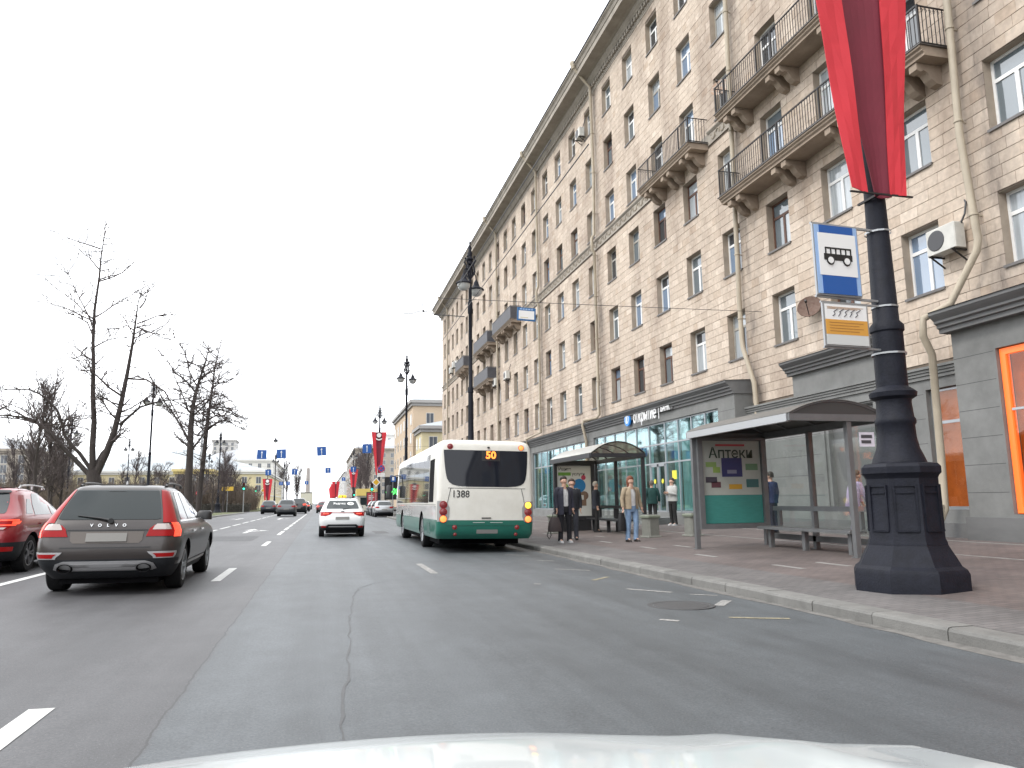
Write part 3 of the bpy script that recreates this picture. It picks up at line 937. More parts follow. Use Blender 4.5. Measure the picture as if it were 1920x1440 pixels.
# balconies: moulded slab, paired corbels, iron railing
M_balc = mat("balcony_plaster", (0.36, 0.285, 0.22), 0.9, var=.35, scale=1.5)
M_balc_panel = mat("balcony_sheet", (0.075, 0.075, 0.085), 0.6, var=.3, scale=3)
for _, a, b, zf, solid in BALC:
    xo = FX - 0.92
    mb = MB()
    mb.prism([(FX + .1, zf - 0.02), (xo + 0.12, zf - 0.02), (xo + 0.12, zf + 0.05), (xo + 0.06, zf + 0.09), (xo + 0.06, zf + 0.14), (xo, zf + 0.17), (xo, zf + 0.22), (FX + .1, zf + 0.22)], a + .05, b - .05)
    slab = mb.build("balcony", M_balc, bld)
    mb = MB(); mb.box(xo - 0.03, FX - .03, a, b, zf + 0.222, zf + 0.24)
    mb.build("drip_edge", M_sill, slab)
    n = max(2, int(round((b - a) / 3.2)) + 1)
    for k in range(n):
        yc = a + 0.75 + (b - a - 1.5) * k / (n - 1)
        for s in (-0.27, 0.27):
            c = MB()
            c.prism([(FX + .1, zf - 0.03), (xo + 0.16, zf - 0.03), (xo + 0.16, zf - 0.21), (xo + 0.28, zf - 0.25), (xo + 0.36, zf - 0.20), (xo + 0.46, zf - 0.24), (xo + 0.58, zf - 0.40), (xo + 0.72, zf - 0.50), (FX + .1, zf - 0.55)], yc + s - 0.12, yc + s + 0.12)
            c.build("corbel", M_balc, slab)
    r = MB()
    zb, zt = zf + 0.30, zf + 1.26
    x = xo + 0.05
    if solid:
        k = 0
        y = a + .06
        while y < b - .1:
            r.box(x - .012, x + .012, y, min(y + .42, b - .06), zb - .03, zt - .05)
            y += .45
        for yy in (a + .06, b - .06):
            r.box(x, FX - 0.03, yy - .012, yy + .012, zb - .03, zt - .05)
    else:
        yy = a + .06
        while yy < b - .05:
            r.box(x - 0.008, x + 0.008, yy - 0.008, yy + 0.008, zb, zt)
            yy += 0.125
        for y2 in (a + .06, b - .06):
            xx = x
            while xx < FX - .05:
                r.box(xx - 0.008, xx + 0.008, y2 - 0.008, y2 + 0.008, zb, zt)
                # scroll heads along the return rail
                r.tube([(xx, y2, zt - .16), (xx + .045, y2, zt - .10), (xx + .02, y2, zt - .05), (xx - .03, y2, zt - .08)], .007, 4)
                xx += 0.12
        for k in range(int((b - a) / 2.9) + 1):
            y2 = a + .06 + k * 2.9
            if y2 > b: break
            r.box(x - .022, x + .022, y2 - .022, y2 + .022, zf + .24, zt + .03)
            r.box(x - .022, x + .022, min(y2 + .85, b - .08) - .022, min(y2 + .85, b - .08) + .022, zf + .24, zt + .03)
    for zz in (zb, zt):
        r.box(x - .02, x + .02, a + .04, b - .04, zz - .015, zz + .02)
        for y2 in (a + .06, b - .06):
            r.box(x, FX - .02, y2 - .015, y2 + .015, zz - .012, zz + .018)
    r.build("railing", M_balc_panel if solid else M_iron, slab)

# ---- grey ground floor: recessed wall, projecting shopfronts, cornices
def grey_cornice(y0, y1, xo, zb, zt, name="shopfront_cornice"):
    """stepped stone cornice whose lip reaches xo"""
    h = zt - zb
    mb = MB()
    mb.prism([(FX + 0.02, zb), (xo + 0.26, zb), (xo + 0.26, zb + h * .18), (xo + 0.20, zb + h * .22), (xo + 0.20, zb + h * .36), (xo + 0.13, zb + h * .42), (xo + .13, zb + h * .52), (xo + 0.05, zb + h * .66), (xo, zb + h * .76), (xo, zb + h * .9), (FX + .02, zt)], y0, y1)
    mb.build(name, M_grey_trim, bld)
    mb = MB(); mb.add([(xo - .03, y0 - .03, zb + h * .905), (FX, y0 - .03, zt + .01), (FX, y1 + .03, zt + .01), (xo - .03, y1 + .03, zb + h * .905)], [(0, 1, 2, 3)])
    mb.build("cornice_flashing", M_roof, bld)
def wall_with_openings(name, X, y0, y1, z0, z1, openings, th=0.35, m=None):
    mb = MB()
    zs = sorted({z0, z1} | {o[2] for o in openings} | {o[3] for o in openings})
    for za, zb in zip(zs, zs[1:]):
        y = y0
        for a, b in sorted((o[0], o[1]) for o in openings if o[2] <= za + 1e-6 and o[3] >= zb - 1e-6) + [(y1, y1)]:
            if a > y + 1e-6: mb.box(X, X + th, y, a, za, zb)
            y = max(y, b)
    return mb.build(name, m or M_grey_stone, bld)
def stone_joints(X, y0, y1, zs):
    mb = MB()
    for zz in zs: mb.box(X - 0.0015, X + 0.004, y0, y1, zz, zz + 0.012)
    mb.build("stone_joint", mat("dark_joint", (0.07, 0.07, 0.07), 0.9), bld)
# right shop (orange window)
wall_with_openings("shopfront_wall", 13.9, BY0, 13.75, 0.2, 4.95, [(8.6, 12.65, 0.85, 4.35), (2.2, 6.8, 0.85, 4.35)], 0.55)
mb = MB(); mb.box(13.82, 13.9, BY0, 13.8, 0.2, 0.78); mb.build("plinth_course", M_grey_trim, bld)
grey_cornice(BY0, 13.85, 13.42, 4.92, 5.45)
# recessed stretch between the shops
wall_with_openings("recessed_wall", 14.25, 13.75, 22.9, 0.2, 4.05, [(14.10, 15.02, 0.93, 3.80), (16.85, 18.75, 0.9, 3.75)], 0.40)
mb = MB()
for za, zb, d in ((4.05, 4.13, .05), (4.14, 4.20, .08), (4.21, 4.27, .11), (4.28, 4.34, .15)):
    mb.box(14.25 - d, 14.6, 13.75, 22.9, za, zb)
mb.build("string_course", M_grey_stone, bld)
mb = MB(); mb.box(14.24, 14.6, 16.2, 20.25, 4.34, 5.02); mb.build("frieze_panel", M_grey_stone, bld)
grey_cornice(16.1, 20.35, 13.85, 5.0, 5.46)
mb = MB(); mb.box(14.32, 14.55, 16.7, 18.9, 3.72, 3.80); mb.box(14.2, 14.26, 16.55, 16.72, 0.9, 3.95); mb.box(14.2, 14.26, 18.88, 19.05, 0.9, 3.95); mb.box(14.2, 14.26, 16.72, 18.88, 3.80, 3.95)
mb.build("opening_surround", M_grey_stone, bld)
mb = MB(); mb.box(14.14, 14.25, 13.75, 22.9, 0.2, 0.62); mb.build("plinth_course", M_grey_trim, bld)
# bank pavilion and its continuation behind the bus
bank_open = [(24.05, 36.85, 0.72, 4.46), (37.9, 48.6, 0.72, 4.40), (50.3, 60.3, 0.72, 4.40), (62.4, 72.0, 0.72, 4.4), (74, 84, .72, 4.4)]
wall_with_openings("bank_front_wall", 13.75, 22.9, BY1 - .3, 0.2, 4.86, bank_open, 0.30)
mb = MB(); mb.box(14.051, FX + .01, 22.902, 23.2, 0.2, 4.86); mb.box(13.66, 13.749, 22.895, BY1 - .3, 0.2, 0.66)
mb.build("pavilion_return", M_grey_stone, bld)
grey_cornice(22.86, BY1 - .2, 13.42, 4.84, 5.34)
stone_joints(13.9, 12.7, 13.74, (1.3, 1.9, 2.5, 3.1, 3.7, 4.3))
stone_joints(14.25, 15.1, 16.5, (1.3, 1.9, 2.5, 3.1, 3.7))
stone_joints(14.25, 19.1, 22.3, (1.3, 1.9, 2.5, 3.1, 3.7))
stone_joints(13.75, 22.92, 24.0, (1.3, 1.9, 2.5, 3.1, 3.7, 4.3))
stone_joints(13.75, 36.9, 37.85, (1.3, 1.9, 2.5, 3.1, 3.7, 4.3))

# bank glazing: every pane a piece, aluminium mullions
M_alu = mat("grey_aluminium", (0.42, 0.44, 0.46), 0.35, 0.7)
M_bank_glass = glass_mat("bank_glass", (0.78, 0.93, 0.92), 0.16, .03, refl=(.78, .94, .98), gain=1.0)
M_interior = mat("bank_interior", (0.42, 0.56, 0.55), 0.8, var=.4, scale=1)
def glazing(name, X, ys, zs, gm, fm, door=None, t=0.06):
    fr = MB()
    for y in ys: fr.box(X - .04, X + .05, y - t / 2, y + t / 2, zs[0], zs[-1])
    for z in zs:
        for a, b in zip(ys, ys[1:]): fr.box(X - .035, X + .045, a + t / 2, b - t / 2, z - t / 2, z + t / 2)
    root = fr.build(name, fm, bld)
    for a, b in zip(ys, ys[1:]):
        for za, zb in zip(zs, zs[1:]):
            p = MB(); p.box(X, X + 0.012, a + t / 2, b - t / 2, za + t / 2, zb - t / 2)
            p.build("pane", gm, root)
    return root
g1 = glazing("bank_window", 13.88, [24.08, 25.2, 26.29, 27.45, 28.64, 30.21, 31.57, 32.87, 34.19, 35.52, 36.82], [0.75, 2.75, 3.55, 4.43], M_bank_glass, M_alu)
g2 = glazing("bank_window", 13.88, [37.93, 39.16, 40.44, 41.70, 43.01, 44.33, 45.61, 46.93, 48.57], [0.75, 3.4, 4.37], M_bank_glass, M_alu)
for o4 in bank_open[2:]:
    a, b = o4[0], o4[1]
    glazing("shop_window", 13.88, [a + .03 + (b - a - .06) * k / 5 for k in range(6)], [0.75, 3.4, 4.37], M_bank_glass, M_alu)
mb = MB()
for a, b, _, _ in bank_open:
    mb.box(13.88, 16.6, a, b, 0.60, 0.66); mb.box(13.9, 16.6, a, b, 4.46, 4.52); mb.box(16.6, 16.7, a, b, .6, 4.5)
    for k in range(int((b - a) / 2.2)):
        yy = a + .8 + 2.2 * k
        mb.box(15.6, 15.75, yy, yy + .9, .66, 3.1)
    mb.box(13.95, 16.6, a - .05, a, .6, 4.5); mb.box(13.95, 16.6, b, b + .05, .6, 4.5)
mb.build("shop_interior", M_interior, bld)
# blinds hanging behind the bank glass
M_blind = mat("pale_blind", (0.44, 0.56, 0.55), 0.8)
mb = MB()
rng = random.Random(5)
for a, b, _, _ in bank_open[:2]:
    y = a + .1
    while y < b - .15:
        if not (28.6 < y < 30.3): mb.box(14.25, 14.26, y, y + .10, 0.8, 4.4)
        y += .125 if rng.random() < .9 else .45
o = mb.build("vertical_blinds", M_blind, bld)
# bank door leaves, notices
mb = MB()
for y0, y1 in ((28.70, 29.40), (29.44, 30.15)):
    mb.box(13.84, 13.90, y0, y0 + .07, .5, 2.72); mb.box(13.84, 13.90, y1 - .07, y1, .5, 2.72)
    mb.box(13.84, 13.90, y0, y1, .5, .62); mb.box(13.84, 13.90, y0, y1, 2.62, 2.72)
mb.bar((13.78, 29.36, 1.0), (13.78, 29.36, 1.9), .03); mb.bar((13.78, 29.50, 1.0), (13.78, 29.50, 1.9), .03)
dr = mb.build("door", M_alu, bld)
M_yellow = mat("yellow_sticker", (0.75, 0.68, 0.05), 0.5)
mb = MB(); mb.lathe([(0, 0), (.10, 0), (.10, .004)], 16, (13.862, 29.05, 2.0), 'x'); mb.build("yellow_dot", M_yellow, dr)
mb = MB(); mb.lathe([(0, 0), (.10, 0), (.10, .004)], 16, (13.862, 29.80, 2.0), 'x'); mb.build("yellow_dot", M_yellow, dr)
mb = MB(); mb.box(13.868, 13.874, 27.75, 28.15, 2.05, 2.4); mb.build("yellow_notice", M_yellow, bld)
mb = MB()
for k, (d, zz) in enumerate(((1.3, .42), (.95, .52))): mb.box(13.75 - d, 13.655, 27.6 + k * .05, 31.2 - k * .05, .2 + k * .225, zz)
mb.build("entrance_step", M_grey_stone, bld)
# orange shop window and the narrow orange-lit window
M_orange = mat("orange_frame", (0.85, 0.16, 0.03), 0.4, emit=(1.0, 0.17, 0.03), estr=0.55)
M_orange_glow = mat("orange_poster", (0.40, 0.11, 0.02), 0.5, var=1, scale=2.2, c2=(0.16, 0.035, 0.01), emit=(1.0, 0.28, 0.05), estr=0.14)
M_shop_glass = glass_mat("shop_glass", (0.92, 0.88, 0.82), 0.04)
mb = MB()
for a, b in ((8.62, 12.63), (2.25, 6.75)):
    for q in (a, b - .13): mb.box(13.98, 14.10, q, q + .13, .87, 4.33)
    mb.box(13.98, 14.10, a + .13, b - .13, 4.20, 4.33); mb.box(13.98, 14.10, a + .13, b - .13, .87, 1.0)
orf = mb.build("orange_window_frame", M_orange, bld)
for a, b in ((8.62, 12.63), (2.25, 6.75)):
    p = MB(); p.box(14.02, 14.03, a + .13, b - .13, 3.05, 4.2); p.build("pane", M_shop_glass, orf)
    p = MB(); p.box(14.02, 14.03, a + .13, b - .13, 1.0, 3.0); p.build("pane", M_shop_glass, orf)
    p = MB(); p.box(13.99, 14.06, a + .13, b - .13, 3.0, 3.05); p.build("glazing_bar", M_alu, orf)
mb = MB(); mb.box(14.3, 14.32, 2.2, 12.65, 0.85, 4.35)
mb.build("orange_display", M_orange_glow, bld)
mb = MB()
for q in (14.10, 14.97): mb.box(14.38, 14.44, q, q + .05, .95, 3.78)
mb.box(14.38, 14.44, 14.15, 14.97, 2.95, 3.02); mb.box(14.36, 14.44, 14.15, 14.97, .93, 1.0); mb.box(14.38, 14.44, 14.15, 14.97, 3.73, 3.78)
nf = mb.build("narrow_window", M_alu, bld)
p = MB(); p.box(14.40, 14.41, 14.15, 14.97, 1.0, 2.95); p.build("pane", M_shop_glass, nf)
p = MB(); p.box(14.40, 14.41, 14.15, 14.97, 3.02, 3.73); p.build("pane", M_shop_glass, nf)
p = MB(); p.box(14.56, 14.58, 13.9, 15.2, .8, 3.9); p.build("orange_display", M_orange_glow, nf)
mb = MB(); mb.box(14.40, 14.46, 16.85, 18.75, 0.9, 3.75); mb.build("closed_door", mat("dark_door", (0.13, 0.13, 0.13), .5), bld)

# bank sign: blue disc, white lettering
sg = empty("bank_sign", (13.70, 29.8, 4.9), label="white lettering and blue disc sign over the bank glazing", cat="sign")
M_white_sign = mat("white_sign", (0.80, 0.80, 0.80), 0.5, emit=(1, 1, 1), estr=0.10)
mb = MB(); mb.lathe([(0, .0), (.31, 0), (.31, .08), (0, .08)], 28, (-0.13, 2.1, 0.0), 'x'); mb.build("blue_disc", mat("sign_blue", (0.02, 0.22, 0.60), 0.4, emit=(0.02, .3, 1), estr=.12), sg, base=False)
mb = MB()
for q in (-0.035, 0.035): mb.box(-0.145, -0.13, 2.1 + q - .018, 2.1 + q + .018, -.15, .15)
mb.lathe([(.17, 0), (.20, 0), (.20, .012), (.17, .012)], 24, (-0.143, 2.1, 0), 'x', caps=False)
mb.build("disc_emblem", M_white_sign, sg, base=False)
place_text("lettering", text_mesh("открытие", 0.80, .02, M_white_sign, bold=-.004), sg, (-0.10, 0.24, -.02), (0, -1, 0), (0, 0, 1), width=2.35)
mb = MB(); mb.box(-.12, -.10, -1.24, -1.21, -.32, .30); mb.build("divider", M_white_sign, sg, base=False)
place_text("lettering", text_mesh("БАНК", 0.40, .02, M_white_sign, bold=-.001), sg, (-0.10, -1.83, 0.06), (0, -1, 0), (0, 0, 1), width=.82)
mb = MB(); mb.box(-0.06, 0.05, -2.4, 2.45, -.06, .06); mb.build("sign_rail", M_grey_trim, sg, base=False)

# air conditioners and dishes on the wall
M_ac = mat("ac_casing", (0.58, 0.57, 0.53), 0.5, var=.2, scale=4)
M_ac_dark = mat("ac_grille", (0.05, 0.05, 0.055), 0.5)
def air_con(y, z, label, w=.85, h=.62, X=FX):
    root = empty("air_conditioner", (X, y, z), label=label, cat="air conditioner", group="air conditioners on the facade")
    mb = MB(); mb.cbox(-0.42, -0.10, -w / 2, w / 2, 0, h, .025); mb.build("casing", M_ac, root, base=False)
    mb = MB(); mb.lathe([(0, -.012), (.23, -.012), (.25, -.004), (.25, .0)], 20, (-0.42, w / 2 - .30, h / 2), 'x'); mb.build("fan_grille", M_ac_dark, root, base=False)
    mb = MB()
    for s in (-w / 2 + .1, w / 2 - .1): mb.bar((0.0, s, -.03), (-.46, s, -.03), .04); mb.bar((0, s, -.3), (-.42, s, -.03), .03)
    mb.build("bracket", M_iron, root, base=False)
    mb = MB(); mb.tube([(-.2, -w / 2 + .05, h - .1), (-.15, -w / 2 - .08, h + .15), (-.05, -w / 2 - .05, h + .45), (.02, -w / 2 + .05, h + .6)], .025, 6); mb.build("hose", M_ac_dark, root, base=False)
air_con(13.95, 6.95, "boxy white air conditioner beside the bent rain pipe, above the orange shopfront")
air_con(38.9, 22.3, "small air conditioner high under the roof cornice beside a rain pipe", .75, .55)
air_con(61.6, 11.0, "air conditioner beside the far lower balcony, nearer its railing end", .9, .65)
air_con(57.6, 10.95, "air conditioner above a second-floor window, left of the hanging blue-edged board's lower wall", .9, .65)
for k, (y, z) in enumerate(((80.6, 16.1), (82.6, 16.3), (84.6, 16.0))):
    air_con(y, z, ("first", "second", "third")[k] + " of three air conditioners in line past the farthest balcony", .9, .65)
def dish(y, z, label, r=.32, rusty=False):
    root = empty("satellite_dish", (FX, y, z), label=label, cat="satellite dish", group="satellite dishes on the facade")
    m = mat("rusty_dish", (0.16, 0.11, 0.085), .7, var=1, scale=9, c2=(.10, .05, .035)) if rusty else mat("pale_dish", (0.42, 0.40, 0.36), .6, var=1, scale=7, c2=(.33, .17, .09))
    mb = MB()
    A = Matrix.Rotation(R(38), 3, 'Z') @ Matrix.Rotation(R(18), 3, 'Y')
    k = len(mb.v)
    mb.lathe([(0.001, 0.0), (r * .4, -.02), (r * .75, -.06), (r, -.11), (r * .98, -.125), (r * .7, -.075), (.001, -.02)], 20, (0, 0, 0), 'x', caps=False)
    mb.map(lambda p: A @ Vector((p.x - .28, p.y, p.z)), k)
    mb.build("reflector", m, root, True, base=False)
    mb = MB(); mb.bar((0, 0, -.1), A @ Vector((-.27, 0, 0)), .05); mb.bar(A @ Vector((-.3, 0, -r * .9)), A @ Vector((-.72, 0, -.02)), .02); mb.obox(A @ Vector((-.72, 0, 0)), (.05, .03, .03), A)
    mb.build("arm", M_iron, root, base=False)
dish(19.35, 6.85, "rusty round satellite dish on the wall near the bus stop signs", .36, True)
dish(23.55, 16.45, "pale weathered satellite dish at the corner of the long upper balcony", .38)
# ------------------------------------------------------------------ vehicles
M_tyre = mat("tyre_rubber", (0.014, 0.014, 0.015), 0.85, var=.3, scale=20, spec=.2)
M_rim = mat("alloy_rim", (0.32, 0.33, 0.34), 0.35, 0.8)
M_dark_plastic = mat("dark_cladding", (0.022, 0.024, 0.028), 0.6, var=.25, scale=3, spec=.3)
M_black_trim = mat("black_trim", (0.012, 0.012, 0.013), 0.4)
M_car_glass = mat("tinted_car_glass", (0.022, 0.028, 0.030), 0.04, ior=1.6)
M_car_glass_pale = mat("rear_car_glass", (0.018, 0.024, 0.025), 0.05, spec=.35)
M_red_lens = mat("red_lens", (0.25, 0.008, 0.010), 0.3, spec=.2, emit=(1, .03, .02), estr=.05)
M_red_lit = mat("lit_red_lens", (0.7, 0.03, 0.02), 0.2, emit=(1, .09, .04), estr=1.0)
M_clear_lens = mat("clear_lens", (0.42, 0.36, 0.34), 0.1, coat=.6)
M_chrome = mat("chrome", (0.6, 0.6, 0.6), 0.15, 1.0)
M_silver = mat("silver_plastic", (0.42, 0.42, 0.43), 0.45, .25)
M_plate = mat("blurred_plate", (0.22, 0.215, 0.205), 0.7, spec=.2)
M_under = mat("underbody", (0.008, 0.008, 0.009), 0.95, spec=.1)

class Body:
    """vehicle shell: horizontal slices between a rear profile, a front profile and a half-width profile (x across, y forward, z up)"""
    def __init__(s, rear, front, width, rr=.30, kr=.74, bow=.05, rf=.55, kf=.62, bowf=.14, taper=0.0):
        s.rear, s.front, s.width = rear, front, width
        s.rr, s.kr, s.bow, s.rf, s.kf, s.bowf = rr, kr, bow, rf, kf, bowf
    def yr(s, z): return sinterp(s.rear, z)
    def yf(s, z): return sinterp(s.front, z)
    def w(s, z): return sinterp(s.width, z)
    def rear_pt(s, x, z, off=0.0):
        w = s.w(z)
        a = min(abs(x) / w, 0.9995)
        if a <= s.kr:
            y = s.yr(z) + s.bow * (a / s.kr) ** 2
        else:
            q = (a - s.kr) / (1 - s.kr)
            y = s.yr(z) + s.bow + s.rr * (1 - math.sqrt(max(0, 1 - q * q)))
        return Vector((x, y - off, z))
    def side_x(s, y, z):
        w = s.w(z)
        d = y - s.yr(z) - s.bow
        e = s.yf(z) - s.bowf - y
        k = 1.0
        if d < s.rr:
            t = max(0, d / s.rr); k = min(k, s.kr + (1 - s.kr) * math.sqrt(max(0, 1 - (1 - t) ** 2)))
        if e < s.rf:
            t = max(0, e / s.rf); k = min(k, s.kf + (1 - s.kf) * math.sqrt(max(0, 1 - (1 - t) ** 2)))
        return w * k
    def side_pt(s, y, z, sg=1, off=0.0):
        return Vector((sg * (s.side_x(y, z) + off), y, z))
    def front_pt(s, x, z, off=0.0):
        w = s.w(z)
        a = min(abs(x) / w, 0.9995)
        if a <= s.kf: y = s.yf(z) - s.bowf * (a / s.kf) ** 2
        else:
            q = (a - s.kf) / (1 - s.kf)
            y = s.yf(z) - s.bowf - s.rf * (1 - math.sqrt(max(0, 1 - q * q)))
        return Vector((x, y + off, z))
    def outline(s, z):
        w = s.w(z)
        half = []
        for i in range(6): half.append(s.rear_pt(w * s.kr * i / 5, z))
        for i in range(1, 7):
            q = math.sin(math.pi / 2 * i / 6)
            half.append(s.rear_pt(w * (s.kr + (1 - s.kr) * min(q, .9999)), z))
        ya = s.yr(z) + s.bow + s.rr; yb = s.yf(z) - s.bowf - s.rf
        for i in range(1, 17):
            half.append(Vector((w, ya + (yb - ya) * i / 16, z)))
        for i in range(1, 7):
            q = math.cos(math.pi / 2 * i / 6)
            half.append(s.front_pt(w * (s.kf + (1 - s.kf) * q), z) if i < 6 else s.front_pt(w * s.kf, z))
        for i in range(4, -1, -1): half.append(s.front_pt(w * s.kf * i / 5, z))
        left = [Vector((-p.x, p.y, p.z)) for p in half[-2:0:-1]]
        return half + left
    def shell(s, zs):
        mb = MB()
        rings = [s.outline(z) for z in zs]
        n = len(rings[0])
        vs = [p for r in rings for p in r]
        fs = [(i * n + k, i * n + (k + 1) % n, (i + 1) * n + (k + 1) % n, (i + 1) * n + k) for i in range(len(zs) - 1) for k in range(n)]
        fs.append(tuple(range(n - 1, -1, -1)))
        fs.append(tuple((len(zs) - 1) * n + k for k in range(n)))
        mb.add(vs, fs)
        return mb
    def patch(s, rows, which='rear', off=.006, nx=8, sg=1, depth=.02):
        """thin raised panel lying on the shell; rows = [(z, a, b)] with a,b along x (rear/front) or y (side)"""
        f = {'rear': lambda t, z, o: s.rear_pt(t, z, o), 'front': lambda t, z, o: s.front_pt(t, z, o), 'side': lambda t, z, o: s.side_pt(t, z, sg, o)}[which]
        mb = MB()
        k = 0
        vs = []
        for o in (off, off - depth):
            for z, a, b in rows:
                for i in range(nx + 1): vs.append(f(a + (b - a) * i / nx, z, o))
        n, m = nx + 1, len(rows)
        N = n * m
        fs = []
        for j in range(m - 1):
            for i in range(nx):
                q = (j * n + i, j * n + i + 1, (j + 1) * n + i + 1, (j + 1) * n + i)
                fs.append(q); fs.append(tuple(x + N for x in reversed(q)))
        bd = list(range(n)) + [j * n + nx for j in range(1, m)] + [(m - 1) * n + i for i in range(nx - 1, -1, -1)] + [j * n for j in range(m - 2, 0, -1)]
        for a in range(len(bd)):
            b = (a + 1) % len(bd)
            fs.append((bd[b], bd[a], bd[a] + N, bd[b] + N))
        mb.add(vs, fs)
        return mb

def cut_arches(me, cuts, inner):
    """carve wheel arches out of a closed shell; the cut faces take the dark underbody material"""
    o = bpy.data.objects.new("shell", me); col.objects.link(o)
    tools = []
    for (x, y, z, r) in cuts:
        c = MB(); c.lathe([(r, -inner), (r, inner)], 28, (x, y, z), 'x')
        t = bpy.data.objects.new("cutter", c.mesh("cutter", M_under)); col.objects.link(t)
        md = o.modifiers.new("b", 'BOOLEAN'); md.operation = 'DIFFERENCE'; md.solver = 'EXACT'; md.object = t
        md.material_mode = 'TRANSFER'
        tools.append(t)
    bpy.context.view_layer.update()
    dg = bpy.context.evaluated_depsgraph_get()
    res = bpy.data.meshes.new_from_object(o.evaluated_get(dg))
    bpy.data.objects.remove(o)
    for t in tools: bpy.data.objects.remove(t)
    return res
def smooth_me(me, ang=38):
    me.polygons.foreach_set("use_smooth", [True] * len(me.polygons))
    me.set_sharp_from_angle(angle=R(ang))
    return me

def wheel_meshes(r, w, spokes=5, rimc=None):
    t = MB()
    t.lathe([(r * .68, -w / 2), (r * .93, -w / 2), (r * .985, -w * .42), (r, -w * .3), (r, w * .3), (r * .985, w * .42), (r * .93, w / 2), (r * .68, w / 2)], 28, (0, 0, 0), 'x', caps=False)
    t.lathe([(r * .68, -w * .45), (r * .68, w * .45)], 28, (0, 0, 0), 'x', caps=False)
    tm = t.mesh("tyre", M_tyre, 30)
    q = MB()
    q.lathe([(r * .70, w * .47), (r * .68, w * .50), (r * .62, w * .48), (r * .60, w * .1)], 28, (0, 0, 0), 'x', caps=False)
    q.lathe([(0.001, w * .42), (r * .14, w * .44), (r * .16, w * .30)], 12, (0, 0, 0), 'x', caps=False)
    for k in range(spokes):
        for d in (-.10, .10):
            a = 2 * math.pi * k / spokes + d
            q.bar((w * .36, r * .12 * math.cos(a), r * .12 * math.sin(a)), (w * .43, r * .63 * math.cos(a + d * .6), r * .63 * math.sin(a + d * .6)), r * .075, r * .09)
    rm = q.mesh("rim", rimc or M_rim, 30)
    d = MB(); d.lathe([(0.001, 0), (r * .6, 0), (r * .6, .01)], 16, (w * .08, 0, 0), 'x', caps=False)
    dm = d.mesh("brake_disc", M_under)
    return tm, rm, dm
def add_wheels(root, r, w, xs, ys, spokes=5, rimc=None, name="wheel"):
    tm, rm, dm = wheel_meshes(r, w, spokes, rimc)
    for y in ys:
        for sg in (1, -1):
            o = link(name, tm, root, (sg * (xs - w / 2), y, r))
            if sg < 0: o.rotation_euler = (0, 0, math.pi)
            link("rim", rm, o); link("brake_disc", dm, o)

def car(name, label, cat_, group, P, loc, rz=0.0, roll=True):
    """P holds the shell, paint, glass, lights and trim of one car type; returns the root, standing at loc (rear bumper at y=0)"""
    root = empty(name, (0, 0, 0), label=label, cat=cat_, group=group)
    B = P['body']
    zs = P['zs']
    me = B.shell(zs).mesh("body", [P['paint'], M_under])
    r = P['r']
    cuts = [(sg * (B.w(.5) ), y, r, r + .055) for y in P['axles'] for sg in (1, -1)]
    me = cut_arches(me, cuts, .30)
    if P.get('clad'):
        me.materials.append(P.get('cladm', M_dark_plastic))
        k = len(me.materials) - 1
        um = [i for i, m in enumerate(me.materials) if m == M_under]
        for p in me.polygons:
            if p.material_index in um: continue
            if p.center.z < P['clad'](p.center.y): p.material_index = k
    smooth_me(me)
    body = link("body", me, root)
    H = zs[-1]
    gl = P.get('glass', M_car_glass)
    def put(nm, mb, m, par=root, sm=50):
        return mb.build(nm, m, par, sm, base=False)
    put("rear_window", B.patch(P['rear_win'], 'rear', .006, 10), P.get('rear_glass', gl), root)
    for rows in P['side_wins']:
        for sg in (1, -1): put("side_window", B.patch(rows, 'side', .006, 5, sg), gl)
    if P.get('front_win'): put("windscreen", B.patch(P['front_win'], 'front', .006, 10), gl)
    if P.get('surround'):
        for sg in (1, -1):
            for rows in P['surround']: put("window_trim", B.patch(rows, 'side', .009, 12, sg), P.get('surm', M_chrome))
    for nm, rows, m, off in P['lights']:
        for sg in (1, -1):
            rr = [(z, a * sg, b * sg) for z, a, b in rows]
            put(nm, B.patch(rr, 'rear', off, 10), m)
    for nm, rows, m, off in P.get('rear_bits', []):
        put(nm, B.patch(rows, 'rear', off, 10), m)
    for nm, rows, m, off in P.get('side_bits', []):
        for sg in (1, -1): put(nm, B.patch(rows, 'side', off, 8, sg), m)
    add_wheels(root, r, P.get('tw', .225), P.get('track', B.w(.5) - .005), P['axles'], P.get('spokes', 5), P.get('rimm'))
    # mirrors
    my, mz = P['mirror']
    for sg in (1, -1):
        x = B.side_x(my, mz)
        mb = MB(); mb.cbox(x - .02, x + .22, my - .09, my + .09, mz - .01, mz + .155, .035)
        if sg < 0: mb.map(lambda p: Vector((-p.x, p.y, p.z)))
        put("mirror", mb, P.get('mirm', M_black_trim))
    # underside block so that light does not pass beneath the shell floor
    mb = MB(); mb.box(-B.w(.4) * .72, B.w(.4) * .72, P['axles'][0] - .55, P['axles'][1] + .5, .14, .34); put("chassis", mb, M_under, sm=False)
    mb = MB(); mb.tube([(-B.w(.5) + .1, P['axles'][0], r), (B.w(.5) - .1, P['axles'][0], r)], .05, 8); put("axle", mb, M_under)
    for f in P.get('extras', []): f(root, B, put)
    if loc is not None:
        root.location = loc
        root.rotation_euler = (0, R(0.8) if roll else 0, rz)
    return root

